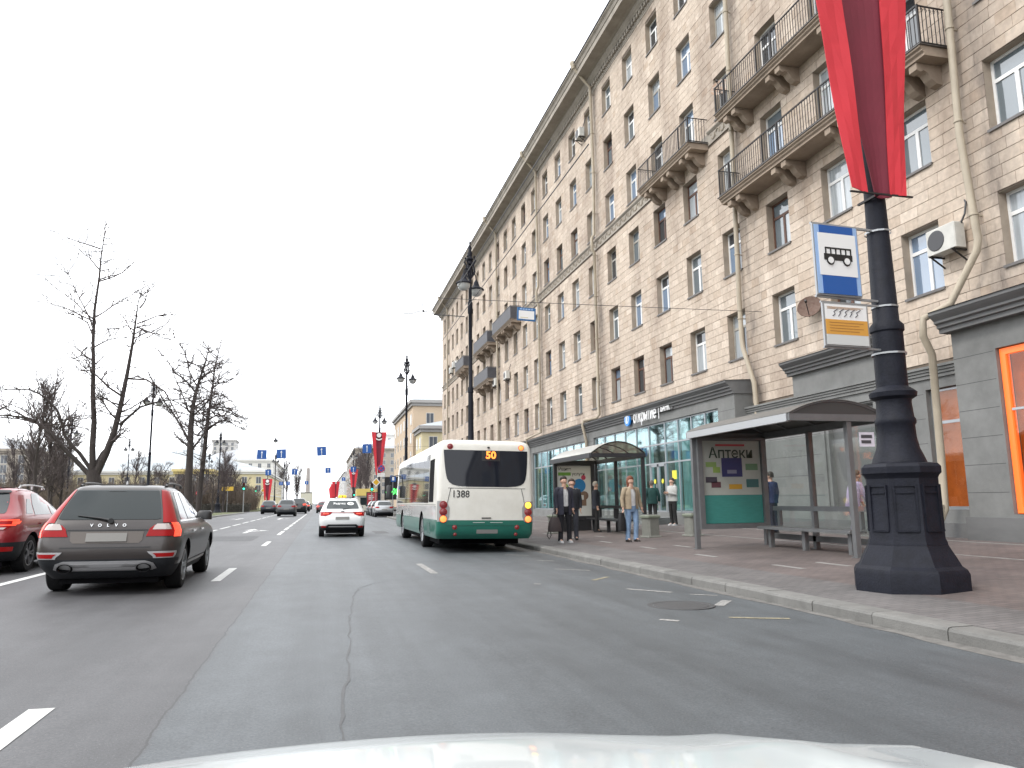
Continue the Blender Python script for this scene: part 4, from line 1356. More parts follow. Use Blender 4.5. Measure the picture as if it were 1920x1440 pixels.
def dense(a, b, n): return [a + (b - a) * i / n for i in range(n + 1)]
def rails(x, y0, y1, z, m, h=.06, rad=.018):
    def f(root, B, put):
        for sg in (1, -1):
            mb = MB()
            n = 10
            pts = [(sg * x, y0 + (y1 - y0) * i / n, z + h * math.sin(math.pi * min(1, max(0, i / n))) ** .35 - .02) for i in range(n + 1)]
            mb.tube(pts, rad, 6)
            for q in (.08, .5, .92): mb.bar((sg * x, y0 + (y1 - y0) * q, z - .03), (sg * x, y0 + (y1 - y0) * q, z + h - .02), .03)
            put("roof_rail", mb, m)
    return f

# ---- the brown estate car ahead in the left lane
paint_volvo = mat("brown_grey_metallic", (0.042, 0.035, 0.033), 0.34, 0.15, coat=.22, var=.15, scale=1.5)
B = Body([(.22, .30), (.34, .13), (.45, .03), (.60, .0), (.74, .02), (.80, .05), (.92, .075), (1.0, .11), (1.12, .20), (1.3, .36), (1.44, .49), (1.50, .56), (1.545, .80), (1.555, 1.0)],
         [(.22, 4.5), (.4, 4.78), (.55, 4.84), (.70, 4.80), (.80, 4.66), (.87, 4.35), (.94, 3.95), (1.0, 3.50), (1.06, 3.30), (1.2, 2.98), (1.4, 2.48), (1.5, 2.12), (1.545, 1.75), (1.555, 1.5)],
         [(.22, .80), (.34, .87), (.5, .925), (.7, .94), (.85, .935), (.97, .90), (1.02, .872), (1.2, .79), (1.38, .70), (1.46, .655), (1.52, .60), (1.545, .50), (1.555, .3)], rr=.34, kr=.76, bow=.05)
def volvo_extra(root, B, put):
    M_letters = M_chrome
    for i, ch in enumerate("VOLVO"):
        me = text_mesh(ch, .060, .003, M_letters, bold=.001)
        p = B.rear_pt((i - 2) * .105, .965, .016)
        place_text("letter", me, root, p, (1, 0, 0), (0, .3, 1))
    # wiper
    mb = MB()
    a, b, c = B.rear_pt(.03, 1.03, .03), B.rear_pt(-.10, 1.06, .03), B.rear_pt(-.42, 1.10, .02)
    mb.tube([a, b, c], [.022, .014, .007], 6)
    mb.lathe([(.035, -.02), (.03, .03)], 12, (a.x, a.y, a.z), 'y')
    put("wiper", mb, M_black_trim)
    # exhausts
    for sg in (1, -1):
        mb = MB(); p = B.rear_pt(sg * .50, .375, .055)
        mb.lathe([(.055, .10), (.055, -.03), (.062, -.035), (.064, .0), (.064, .1)], 16, (p.x, p.y, p.z), 'y', caps=False)
        mb.lathe([(0.001, .05), (.055, .05)], 16, (p.x, p.y, p.z), 'y', caps=False)
        mb.map(lambda v: Vector((p.x + (v.x - p.x) * 1.5, v.y, v.z)))
        put("exhaust", mb, M_under)
    mb = MB(); mb.lathe([(.0, .0), (.02, .0), (.012, .05), (.0, .07)], 8, (0, 1.05, 1.55)); put("antenna", mb, M_silver)
volvo = dict(body=B, paint=paint_volvo, zs=[.22, .27, .34, .4, .45, .5, .55, .6, .66, .72, .78, .83, .87, .91, .94, .97, 1.0, 1.03, 1.08, 1.14, 1.2, 1.28, 1.36, 1.44, 1.48, 1.51, 1.53, 1.545, 1.555],
    r=.345, axles=(.98, 3.79), tw=.23, track=.90, mirror=(3.28, .99), spokes=5,
    clad=lambda y: .40 if 0.3 < y < 4.5 else .50,
    rear_win=[(1.045, -.62, .62), (1.06, -.665, .665), (1.2, -.635, .635), (1.36, -.585, .585), (1.455, -.55, .55), (1.47, -.53, .53)], rear_glass=M_car_glass_pale,
    front_win=[(1.06, -.6, .6), (1.2, -.6, .6), (1.4, -.54, .54), (1.49, -.5, .5)],
    side_wins=[[(1.03, .62, 1.22), (1.1, .66, 1.24), (1.25, .80, 1.28), (1.40, .96, 1.34), (1.44, 1.02, 1.36)], [(1.03, 1.30, 2.12), (1.2, 1.33, 2.12), (1.40, 1.42, 2.10), (1.44, 1.46, 2.09)], [(1.03, 2.20, 3.14), (1.15, 2.20, 2.94), (1.30, 2.19, 2.60), (1.42, 2.17, 2.33), (1.44, 2.17, 2.28)]],
    surround=[[(1.005, .56, 3.25), (1.028, .58, 3.24)], [(1.447, 1.0, 2.30), (1.462, 1.05, 2.25)]],
    lights=[("tail_light", [(.81, .50, .90), (.86, .52, .905), (.92, .54, .90), (.97, .60, .88)], M_red_lens, .012),
            ("tail_light_edge", [(.80, .855, .925), (.88, .86, .925), (.96, .83, .895), (1.0, .80, .865)], M_red_lit, .018),
            ("reversing_light", [(.905, .58, .82), (.955, .60, .80), (.985, .63, .77)], M_clear_lens, .018),
            ("pillar_light", [(1.0, .70, .862), (1.06, .69, .835), (1.2, .655, .775), (1.36, .605, .70), (1.45, .58, .66), (1.475, .57, .61)], M_red_lens, .010),
            ("fog_lamp_trim", [(.505, .62, .87), (.53, .615, .885), (.575, .56, .90), (.60, .54, .90)], M_silver, .010), ("fog_lamp", [(.52, .66, .86), (.545, .65, .875), (.575, .61, .88)], M_red_lens, .016)],
    rear_bits=[("tailgate_seam", [(.655, -.58, .58), (.668, -.58, .58)], M_black_trim, .006), ("tailgate_line", [(.895, -.52, .52), (.908, -.52, .52)], M_black_trim, .010),
               ("plate_recess", [(.72, -.42, .42), (.76, -.46, .46), (.88, -.47, .47)], mat("recess_paint", (.095, .08, .07), .5), .006), ("number_plate", [(.745, -.26, .26), (.86, -.26, .26)], M_plate, .018),
               ("skid_plate", [(.335, -.60, .60), (.36, -.66, .66), (.44, -.62, .62), (.475, -.52, .52)], M_silver, .022), ("skid_plate_slot", [(.39, -.40, .40), (.435, -.44, .44)], mat("pale_silver", (.5, .5, .51), .4, .4), .030),
               ("brake_light_bar", [(1.448, -.12, .12), (1.456, -.12, .12)], M_black_trim, .012)],
    side_bits=[("door_seam", [(.42, 2.16, 2.168), (1.0, 2.16, 2.168)], M_black_trim, .004), ("door_seam", [(.42, 3.18, 3.188), (1.0, 3.18, 3.188)], M_black_trim, .004), ("door_seam", [(.74, 1.22, 1.228), (1.0, 1.22, 1.228)], M_black_trim, .004),
               ("door_handle", [(.83, 1.36, 1.58), (.86, 1.36, 1.58)], M_chrome, .03), ("door_handle", [(.83, 2.30, 2.52), (.86, 2.30, 2.52)], M_chrome, .03), ("sill_trim", [(.33, 1.45, 3.3), (.37, 1.45, 3.3)], M_silver, .012)],
    extras=[volvo_extra, rails(.585, .85, 2.35, 1.55, M_black_trim, .055)])
car("estate_car", "brown-grey estate car with tall red tail lights in the lane left of ours", "car", "cars on the road", volvo, (-2.92, 11.72, road_z(-2.92)), R(0.9))

# ---- red crossover at the left edge
paint_red = mat("red_paint", (0.25, 0.016, 0.022), 0.28, 0.15, coat=.6, var=.08, scale=2)
B = Body([(.24, .28), (.36, .10), (.5, .02), (.65, .0), (.80, .03), (.95, .07), (1.02, .10), (1.08, .20), (1.2, .34), (1.36, .50), (1.46, .58), (1.53, .66), (1.57, .95), (1.58, 1.1)],
         [(.24, 4.2), (.4, 4.42), (.55, 4.46), (.72, 4.42), (.84, 4.28), (.91, 4.0), (.97, 3.6), (1.03, 3.25), (1.1, 3.08), (1.25, 2.76), (1.42, 2.35), (1.53, 1.98), (1.57, 1.7), (1.58, 1.5)],
         [(.24, .80), (.36, .86), (.55, .895), (.75, .905), (.9, .895), (1.0, .865), (1.06, .84), (1.2, .775), (1.4, .685), (1.48, .645), (1.54, .58), (1.57, .48), (1.58, .3)], rr=.36, kr=.72, bow=.06)
red = dict(body=B, paint=paint_red, zs=[.24, .3, .36, .42, .5, .58, .66, .74, .8, .86, .9, .94, .98, 1.02, 1.06, 1.1, 1.18, 1.26, 1.34, 1.42, 1.48, 1.52, 1.55, 1.57, 1.58],
    r=.345, axles=(.95, 3.615), tw=.225, track=.875, mirror=(3.02, 1.03), spokes=5, rimm=mat("dark_alloy", (.14, .14, .15), .4, .7),
    clad=lambda y: .56 if y < .55 else (.62 if abs(y - .95) < .47 or abs(y - 3.615) < .47 else .36),
    rear_win=[(1.09, -.62, .62), (1.12, -.64, .64), (1.3, -.60, .60), (1.44, -.55, .55), (1.47, -.52, .52)],
    front_win=[(1.1, -.6, .6), (1.25, -.6, .6), (1.45, -.54, .54)],
    side_wins=[[(1.08, .72, 1.06), (1.2, .84, 1.12), (1.36, 1.02, 1.18)], [(1.06, 1.14, 1.98), (1.25, 1.20, 1.98), (1.44, 1.34, 1.96), (1.47, 1.40, 1.95)], [(1.06, 2.06, 2.98), (1.2, 2.06, 2.74), (1.36, 2.05, 2.36), (1.47, 2.04, 2.14)]],
    lights=[("tail_light", [(.80, .44, .72), (.86, .43, .80), (.94, .42, .86), (.99, .44, .84)], M_red_lens, .014),
            ("tail_light_edge", [(.875, .56, .84), (.895, .55, .85)], M_red_lit, .022), ("tail_light_edge", [(.96, .56, .86), (.985, .56, .85)], M_red_lit, .022), ("tail_light_edge", [(.90, .80, .87), (.955, .80, .875)], M_red_lit, .022),
            ("reversing_light", [(.81, .50, .70), (.845, .50, .74)], M_clear_lens, .020), ("reflector", [(.42, .60, .82), (.50, .58, .84)], M_red_lens, .014)],
    rear_bits=[("number_plate", [(.68, -.26, .26), (.79, -.26, .26)], M_plate, .016), ("tailgate_seam", [(.60, -.6, .6), (.612, -.6, .6)], M_black_trim, .006), ("spoiler", [(1.475, -.55, .55), (1.50, -.56, .56), (1.525, -.52, .52)], M_black_trim, .05)],
    side_bits=[("door_seam", [(.42, 2.02, 2.028), (1.04, 2.02, 2.028)], M_black_trim, .004), ("door_seam", [(.72, 1.12, 1.128), (1.04, 1.10, 1.108)], M_black_trim, .004), ("door_seam", [(.42, 2.98, 2.988), (1.04, 2.98, 2.988)], M_black_trim, .004),
               ("door_handle", [(.88, 1.26, 1.46), (.91, 1.26, 1.46)], paint_red, .03), ("door_handle", [(.88, 2.16, 2.36), (.91, 2.16, 2.36)], paint_red, .03), ("side_sill", [(.30, 1.45, 3.1), (.42, 1.45, 3.1)], M_dark_plastic, .010)],
    extras=[rails(.60, .88, 2.25, 1.575, mat("satin_rail", (.55, .55, .56), .3, .6), .07)])
car("red_crossover", "red crossover car with silver roof rails at the road's far side lane", "car", "cars on the road", red, (-6.22, 15.35, road_z(-6.22)), 0)

# ---- white taxi straight ahead
paint_white = mat("white_car_paint", (0.72, 0.73, 0.73), 0.3, coat=.6)
B = Body([(.24, .25), (.36, .08), (.5, .01), (.66, .0), (.78, .03), (.90, .08), (.98, .10), (1.04, .18), (1.15, .30), (1.3, .46), (1.40, .55), (1.455, .66), (1.485, .95), (1.495, 1.1)],
         [(.24, 4.0), (.4, 4.20), (.55, 4.24), (.7, 4.2), (.82, 4.05), (.89, 3.75), (.95, 3.4), (1.0, 3.1), (1.1, 2.9), (1.25, 2.55), (1.38, 2.2), (1.455, 1.85), (1.485, 1.6), (1.495, 1.4)],
         [(.24, .78), (.36, .83), (.55, .865), (.75, .87), (.9, .85), (1.0, .815), (1.08, .78), (1.2, .725), (1.36, .64), (1.43, .595), (1.465, .53), (1.485, .45), (1.495, .28)], rr=.33, kr=.74, bow=.05)
def taxi_extra(root, B, put):
    m = mat("taxi_lamp", (.75, .45, .02), .4, emit=(1, .6, .03), estr=.35)
    mb = MB(); mb.cbox(-.16, .16, 1.15, 1.30, 1.50, 1.60, .03); put("roof_lamp", mb, m)
    mb = MB(); mb.box(-.012, .012, 1.143, 1.152, 1.51, 1.59); put("roof_lamp_bar", mb, M_black_trim)
    place_text("window_lettering", text_mesh("Яндекс", .135, .002, M_white_sign, bold=.002), root, B.rear_pt(-.12, 1.265, .02), (1, 0, 0), (0, .95, 1))
    mb = MB(); k = len(mb.v)
    mb.lathe([(0.0, 0), (.075, 0), (.075, .006)], 18, (0, 0, 0), 'y')
    mb.map(lambda v: B.rear_pt(.30 + v.x * 1.7, 1.265 + v.z * .75, .016 - v.y), k); put("window_badge", mb, M_white_sign)
    place_text("window_lettering", text_mesh("GO", .07, .002, M_black_trim, bold=.002), root, B.rear_pt(.30, 1.265, .028), (1, 0, 0), (0, .95, 1))
    mb = MB(); a, b = B.rear_pt(0, 1.05, .025), B.rear_pt(.33, 1.09, .02); mb.tube([a, b], [.016, .007], 6); put("wiper", mb, M_black_trim)
taxi = dict(body=B, paint=paint_white, zs=[.24, .3, .36, .42, .5, .58, .66, .74, .8, .86, .9, .94, .98, 1.02, 1.06, 1.1, 1.18, 1.26, 1.34, 1.4, 1.43, 1.455, 1.475, 1.487, 1.495],
    r=.315, axles=(.78, 3.38), tw=.20, track=.86, mirror=(2.85, 1.0), spokes=5,
    clad=lambda y: .40 if y < .4 else (.50 if abs(y - .78) < .42 or abs(y - 3.38) < .42 else .34),
    rear_win=[(1.065, -.60, .60), (1.09, -.62, .62), (1.2, -.585, .585), (1.34, -.52, .52), (1.385, -.49, .49)],
    front_win=[(1.1, -.58, .58), (1.25, -.56, .56), (1.40, -.5, .5)],
    side_wins=[[(1.02, .62, 1.30), (1.15, .78, 1.32), (1.30, .96, 1.36), (1.38, 1.08, 1.38)], [(1.02, 1.38, 2.0), (1.2, 1.40, 1.98), (1.38, 1.46, 1.94)], [(1.02, 2.06, 2.85), (1.15, 2.06, 2.58), (1.3, 2.05, 2.24), (1.38, 2.04, 2.12)]],
    lights=[("tail_light", [(.80, .62, .82), (.86, .45, .85), (.93, .40, .85), (.95, .39, .83)], M_red_lens, .014), ("tail_light_edge", [(.87, .52, .72), (.905, .52, .72)], M_red_lit, .020),
            ("reflector", [(.36, .60, .78), (.42, .60, .79)], M_red_lens, .016)],
    rear_bits=[("red_strip", [(.91, -.40, .40), (.93, -.40, .40)], M_red_lens, .012), ("number_plate", [(.66, -.26, .26), (.77, -.26, .26)], M_plate, .014), ("lower_bumper", [(.30, -.60, .60), (.40, -.64, .64), (.48, -.52, .52)], M_dark_plastic, .016),
               ("skid_strip", [(.375, -.52, .52), (.40, -.50, .50), (.415, -.46, .46)], M_silver, .026), ("badge", [(.955, -.06, .06), (.985, -.06, .06)], M_black_trim, .016)],
    side_bits=[("door_seam", [(.40, 2.02, 2.028), (1.0, 2.02, 2.028)], M_black_trim, .004), ("door_handle", [(.84, 1.45, 1.62), (.865, 1.45, 1.62)], paint_white, .03)],
    extras=[taxi_extra, rails(.54, .75, 2.0, 1.49, mat("satin_rail", (.55, .55, .56), .3, .6), .05)])
car("taxi", "white taxi with yellow roof lamp and lettered rear window straight ahead", "taxi", "cars on the road", taxi, (.80, 29.75, road_z(.8)), 0)

# ---- generic cars further off
def suv(paint, h=1.66, w=.92, L=4.6, lit=False):
    s = h / 1.58
    B = Body([(.24, .26), (.4, .07), (.65 * s, .0), (.9 * s, .06), (1.03 * s, .10), (1.12 * s, .22), (1.36 * s, .44), (1.52 * s, .58), (1.57 * s, .9), (1.58 * s, 1.1)],
             [(.24, L - .25), (.5, L), (.78 * s, L - .1), (.92 * s, L - .55), (1.0 * s, L - 1.1), (1.1 * s, L - 1.4), (1.4 * s, L - 2.1), (1.53 * s, L - 2.5), (1.57 * s, L - 2.8), (1.58 * s, L - 3.0)],
             [(.24, w * .88), (.5, w * .98), (.8 * s, w), (1.0 * s, w * .96), (1.08 * s, w * .92), (1.4 * s, w * .76), (1.53 * s, w * .64), (1.57 * s, w * .5), (1.58 * s, w * .3)], rr=.34, kr=.74, bow=.05)
    rl = M_red_lit if lit else M_red_lens
    return dict(body=B, paint=paint, zs=[.24] + dense(.36, 1.5 * s, 16) + [1.54 * s, 1.57 * s, 1.58 * s], r=.35, axles=(.92, L - .95), tw=.23, mirror=(L - 1.5, 1.02 * s),
        clad=lambda y: .42,
        rear_win=[(1.10 * s, -w * .70, w * .70), (1.3 * s, -w * .65, w * .65), (1.47 * s, -w * .57, w * .57)], front_win=[(1.1 * s, -w * .66, w * .66), (1.45 * s, -w * .56, w * .56)],
        side_wins=[[(1.07 * s, .75, 1.95), (1.25 * s, .95, 1.97), (1.47 * s, 1.25, 1.95)], [(1.07 * s, 2.05, L - 1.55), (1.25 * s, 2.05, L - 1.85), (1.47 * s, 2.05, L - 2.35)]],
        lights=[("tail_light", [(.86 * s, w * .52, w * .93), (1.0 * s, w * .54, w * .93)], rl, .014)],
        rear_bits=[("number_plate", [(.66, -.26, .26), (.77, -.26, .26)], M_plate, .014), ("lower_bumper", [(.30, -.6, .6), (.46, -.6, .6)], M_dark_plastic, .016)], side_bits=[])
p_grey = mat("grey_car_paint", (.10, .105, .11), .3, .5, coat=.6)
p_dark = mat("dark_blue_car_paint", (.028, .032, .042), .3, .4, coat=.6)
p_black = mat("black_car_paint", (.012, .012, .013), .25, .2, coat=.7)
p_silver = mat("silver_car_paint", (.36, .37, .38), .3, .6, coat=.6)
p_wine = mat("wine_car_paint", (.16, .02, .03), .3, .3, coat=.6)
p_white2 = mat("cream_car_paint", (.62, .61, .58), .3, coat=.6)
def put_car(P, x, y, label, rz=0.0, cat_="car", group="cars on the road", name="car"):
    return car(name, label, cat_, group, P, (x, y, road_z(x) if -9.6 < x < 5.7 else (-.082 if x > 0 else .15)), rz)
proto_g = put_car(suv(p_grey, 1.68), -3.35, 78.5, "grey off-roader in the next lane well ahead of the brown estate car")
put_car(suv(p_dark, 1.62), -6.2, 96, "dark blue hatchback ahead at the verge side of the grey off-roader")
put_car(suv(p_black, 1.95, .98, 4.9, True), -2.75, 99, "tall black van just beyond the grey off-roader")
put_car(suv(p_black, 1.6, .9, 4.5, True), -2.6, 124, "low black car ahead of the tall black van")
put_car(suv(p_wine, 1.5, .88, 4.4, True), .25, 104, "wine-red saloon ahead of the taxi")
src = put_car(suv(p_silver, 1.55, .9, 4.5), 5.75, 71.5, "silver car parked in the bay beyond the bus, closest of the parked row", 0.0, group="cars parked along the kerb", name="parked_car")
def dup_car(o, x, y, label, group, rz=0.0, z=None, paint=None):
    c = copy_tree(o)
    c.location = (x, y, z if z is not None else (road_z(x) if -9.6 < x < 5.7 else (-.082 if x > 0 else .15)))
    c.rotation_euler = (0, 0, rz)
    c["label"] = label; c["group"] = group
    if paint:
        b = [q for q in c.children if q.name.startswith("body")][0]
        b.data = b.data.copy()
        b.data.materials[0] = paint
    return c
dup_car(src, 5.8, 77.6, "dark car parked second in the bay beyond the bus", "cars parked along the kerb", 0, None, p_dark)
dup_car(src, 5.85, 83.6, "grey car parked third in the bay beyond the bus", "cars parked along the kerb", 0, None, p_grey)
for i, (x, y, pt, lab) in enumerate(((.4, 122, p_silver, "silver car second ahead of the taxi in its lane"), (.3, 141, p_white2, "pale car third ahead of the taxi in its lane"), (-2.9, 150, p_white2, "pale car past the low black car in the middle lane"),
        (.5, 165, p_dark, "dark car fourth ahead of the taxi in its lane"), (-3.0, 178, p_silver, "silver car at the tail of the distant middle-lane queue"), (.6, 195, p_wine, "red-brown car far down the taxi's lane"), (3.6, 150, p_grey, "grey car far down the bus lane"), (3.8, 182, p_white2, "pale car farthest down the bus lane"))):
    dup_car(proto_g, x, y, lab, "cars on the road", 0, None, pt)
for i, (x, y, pt, lab) in enumerate(((-16, 135, p_white2, "white car standing by the dark hedge behind the traffic light"), (-24, 138, p_white2, "white car second behind the hedge, past the slim trees"), (-34, 136, p_silver, "silver car behind the trees at the side street"), (-52, 118, p_white2, "white car on the far carriageway behind the leaning trunks"))):
    dup_car(proto_g, x, y, lab, "cars beyond the lawn", R(88), .14, pt)

# ---- the city bus at the stop
bus = empty("city_bus", (0, 0, 0), label="white and green city bus numbered 1388 on route 50 standing at the stop", cat="bus")
W2, BL = 1.25, 12.0
bus_white = mat("bus_white", (0.66, 0.65, 0.60), 0.36, coat=.3, var=1, scale=1.6, c2=(.55, .535, .48))
bus_side = mat("bus_side_grey", (0.52, 0.53, 0.52), 0.25, .1, coat=.5, var=.15, scale=1.0)
bus_green = mat("bus_green", (0.010, 0.125, 0.090), 0.3, coat=.4, var=.15, scale=2)
BB = Body([(.36, .20), (.5, .05), (.8, .0), (1.4, .0), (2.0, .05), (2.6, .12), (2.82, .16), (2.90, .24), (2.95, .40)],
          [(.36, BL - .05), (.6, BL), (1.2, BL), (2.0, BL - .08), (2.7, BL - .2), (2.90, BL - .35), (2.95, BL - .5)],
          [(.36, 1.21), (.5, 1.25), (1.2, 1.25), (2.2, 1.235), (2.7, 1.21), (2.84, 1.17), (2.92, 1.08), (2.95, .95)], rr=.16, kr=.90, bow=.04, rf=.3, kf=.8, bowf=.1)
zs = [.36, .43, .5, .58, .66, .74, .82, .84, .95, 1.1, 1.2, 1.21, 1.4, 1.7, 2.0, 2.3, 2.55, 2.7, 2.78, 2.84, 2.89, 2.92, 2.95]
me = BB.shell(zs).mesh("body", [bus_white, M_under])
me = cut_arches(me, [(sg * 1.25, y, .48, .56) for y in (3.25, 9.15) for sg in (1, -1)], .42)
me.materials.append(bus_green); me.materials.append(bus_side)
for p in me.polygons:
    if me.materials[p.material_index] == M_under: continue
    c = p.center
    if c.z < .83: p.material_index = len(me.materials) - 2
    elif c.z < 1.205 and abs(c.x) > 1.1 and c.y > .3: p.material_index = len(me.materials) - 1
smooth_me(me, 30)
link("body", me, bus)
def bput(nm, mb, m, par=bus, sm=50): return mb.build(nm, m, par, sm, base=False)
M_bus_glass = mat("bus_rear_glass", (0.012, 0.014, 0.020), 0.05, spec=.3)
M_bus_side_glass = mat("bus_side_glass", (0.022, 0.024, 0.026), 0.03, ior=1.6)
rw = [(1.70, -.50, .55), (1.715, -.72, .76), (1.75, -.86, .90), (1.81, -.95, .985), (1.90, -1.005, 1.03), (2.05, -1.04, 1.06), (2.3, -1.07, 1.085), (2.6, -1.09, 1.10), (2.66, -1.09, 1.10)]
rwo = bput("rear_window", BB.patch(rw, 'rear', .008, 24), M_bus_glass)
led = mat("amber_led", (.6, .12, .01), .4, emit=(1, .20, .03), estr=2.2)
place_text("route_display", text_mesh("50", .27, .003, led, bold=.008, spacing=1.0), rwo, BB.rear_pt(.12, 2.53, .014), (1, 0, 0), (0, .08, 1))
bput("route_box", BB.patch([(2.38, -.12, .36), (2.65, -.12, .36)], 'rear', .010, 4), mat("display_black", (.006, .006, .007), .3), rwo)
place_text("fleet_number", text_mesh("1388", .26, .003, M_black_trim, bold=.002), bus, BB.rear_pt(-.66, 1.50, .006), (1, 0, 0), (0, .02, 1), .88)
for nm, rows, m, off in (("engine_hatch_line", [(1.655, -.98, 1.02), (1.667, -.98, 1.02)], M_black_trim, .004), ("hatch_handle", [(.885, -.12, .12), (.91, -.12, .12)], M_black_trim, .02),
        ("number_plate", [(.50, -.24, .30), (.60, -.24, .30)], M_plate, .012), ("green_panel_line", [(.70, -1.0, 1.0), (.708, -1.0, 1.0)], mat("dark_green_seam", (.01, .06, .045), .5), .006),
        ("vent_slot", [(.775, -.34, -.04), (.79, -.34, -.04)], mat("pale_slot", (.4, .45, .43), .5), .008), ("vent_slot", [(.775, .10, .42), (.79, .10, .42)], mat("pale_slot", (.4, .45, .43), .5), .008), ("camera_pod", [(2.72, .03, .09), (2.76, .03, .09)], M_black_trim, .03)):
    bput(nm, BB.patch(rows, 'rear', off, 10), m)
for sg in (1, -1):
    a, b = BB.rear_pt(sg * 1.03, .86, .004), BB.rear_pt(sg * .92, 1.65, .004)
    mb = MB(); mb.tube([BB.rear_pt(sg * (1.04 - .13 * q ** 1.5), .86 + .8 * q, .002) for q in dense(0, 1, 8)], .008, 4); bput("hatch_seam", mb, M_black_trim)
M_cluster = mat("lamp_cluster_panel", (.26, .26, .255), .5)
def lampdisc(x, z, r, m, nm, off=.02):
    p = BB.rear_pt(x, z, off)
    mb = MB(); mb.lathe([(0.001, -.012), (r * .7, -.010), (r, 0), (r, .06)], 18, (p.x, p.y, p.z), 'y', caps=False); bput(nm, mb, m)
    mb = MB(); mb.lathe([(r, -.006), (r * 1.14, -.004), (r * 1.14, .05)], 18, (p.x, p.y, p.z), 'y', caps=False); bput("lamp_ring", mb, M_red_lens)
M_lit_orange = mat("lit_amber_lamp", (.7, .2, .04), .3, emit=(1, .28, .07), estr=1.1)
M_lit_yellow = mat("lit_yellow_lamp", (.8, .6, .05), .3, emit=(1, .75, .08), estr=1.1)
M_off_red = mat("unlit_red_lamp", (.20, .02, .025), .25, coat=.5)
for sg in (1, -1):
    rows = [(.80, sg * 1.0, sg * 1.235), (.92, sg * .94, sg * 1.24), (1.15, sg * .93, sg * 1.24), (1.28, sg * .99, sg * 1.24), (1.33, sg * 1.06, sg * 1.235)]
    bput("lamp_cluster", BB.patch(rows, 'rear', .010, 8), M_cluster)
    lampdisc(sg * 1.09, 1.23, .085, M_lit_yellow if sg > 0 else M_off_red, "indicator_lamp")
    lampdisc(sg * 1.09, 1.05, .085, M_off_red, "tail_lamp")
    lampdisc(sg * 1.09, .87, .085, M_lit_orange, "brake_lamp")
    lampdisc(sg * .93, 2.75, .065, M_lit_orange if sg > 0 else M_off_red, "marker_lamp")
    lampdisc(sg * .80, .66, .05, M_off_red, "reflector", .014); lampdisc(sg * .78, .48, .035, M_off_red, "reflector", .014)
# side glazing: eight panes a side, door-side alike
for sg in (1, -1):
    for k in range(8):
        y0 = 1.75 + k * 1.235
        bput("side_window", BB.patch([(1.28, y0, y0 + 1.21), (1.9, y0, y0 + 1.21), (2.62, y0, y0 + 1.21)], 'side', .006, 4, sg), M_bus_side_glass)
    bput("engine_grille", BB.patch([(1.30, .75, 1.62), (2.0, .75, 1.62), (2.45, .75, 1.62)], 'side', .008, 4, sg), M_under)
    bput("skirt_vent", BB.patch([(.45, 1.35, 1.95), (.75, 1.35, 1.95)], 'side', .008, 4, sg), mat("vent_green", (.03, .09, .075), .5))
    bput("beltline_seam", BB.patch([(1.225, .3, 11.5), (1.235, .3, 11.5)], 'side', .004, 10, sg), M_black_trim)
bput("windscreen", BB.patch([(1.1, -1.1, 1.1), (2.0, -1.1, 1.1), (2.6, -1.05, 1.05)], 'front', .006, 10), M_bus_glass)
add_wheels(bus, .48, .30, 1.22, (3.25, 9.15), 8, M_rim)
for sg in (1, -1):
    mb = MB(); mb.tube([(sg * 1.2, 11.75, 2.4), (sg * 1.45, 12.1, 2.35), (sg * 1.52, 12.15, 2.0)], .022, 6); mb.cbox(sg * 1.52 - .11, sg * 1.52 + .11, 12.08, 12.2, 1.5, 2.0, .04)
    bput("mirror", mb, M_black_trim)
mb = MB(); mb.box(-1.05, 1.05, .9, 11.4, .20, .45); mb.tube([(-1.0, 3.25, .48), (1.0, 3.25, .48)], .14, 10); mb.box(-.5, .5, .9, 2.4, .22, .4); bput("chassis", mb, M_under, sm=False)  # underside boxes brought low to block light beneath the bus
mb = MB(); mb.cbox(-.55, .45, 6.5, 8.3, 2.94, 3.10, .05); bput("roof_hatch", mb, mat("roof_unit", (.12, .12, .12), .6))
bus.location = (4.16, 19.3, road_z(4.28) + .0)
bus.scale = (1.035, 1.0, 1.0)
bus.rotation_euler = (0, R(1.2), R(-0.4))

# ---- the bonnet of the car we are riding in
hood_m = mat("white_bonnet_paint", (0.66, 0.70, 0.70), 0.22, coat=.8)
own = empty("own_car_front", (.02, 1.2, 0), label="white bonnet of the car the view is taken from", cat="car")
HOOD = [(-.75, .975), (-.3, .935), (.1, .882), (.25, .85), (.38, .80), (.48, .71), (.53, .61)]
def hoodz(u, v):
    x = (u * 2 - 1) * .92
    y = -.75 + v * 1.28
    z = interp(HOOD, y) - interp([(-.75, .030), (-.1, .036), (.1, .068), (.3, .10), (.53, .13)], y) * abs(x / .87) ** 2.2
    z += .008 * math.exp(-((abs(x) - .70) / .06) ** 2)
    return (x * (1 - .10 * max(0, v - .6)), y, z)
mb = MB(); mb.slab(hoodz, 40, 36, (0, 0, -.03)); mb.build("bonnet", hood_m, own, 60, base=False)
mb = MB()
for sg in (1, -1):
    mb.slab(lambda u, v: (sg * (.92 * (1 - .10 * max(0, v - .6)) + .02 * u + .004), -.75 + v * 1.28, interp(HOOD, -.75 + v * 1.28) - interp([(-.75, .030), (-.1, .036), (.1, .068), (.3, .10), (.53, .13)], -.75 + v * 1.28) * 1.15 - .004 - u * .5), 6, 16, (-sg * .02, 0, 0))
mb.build("wing", hood_m, own, 60, base=False)
mb = MB(); mb.cbox(-.82, .82, .50, .78, .22, .60, .10); mb.build("front_bumper", hood_m, own, base=False)
mb = MB(); mb.box(-.70, .70, -.70, .50, .25, .60); mb.build("engine_bay", M_under, own, base=False)
add_wheels(own, .31, .2, .86, (.05,), 5)
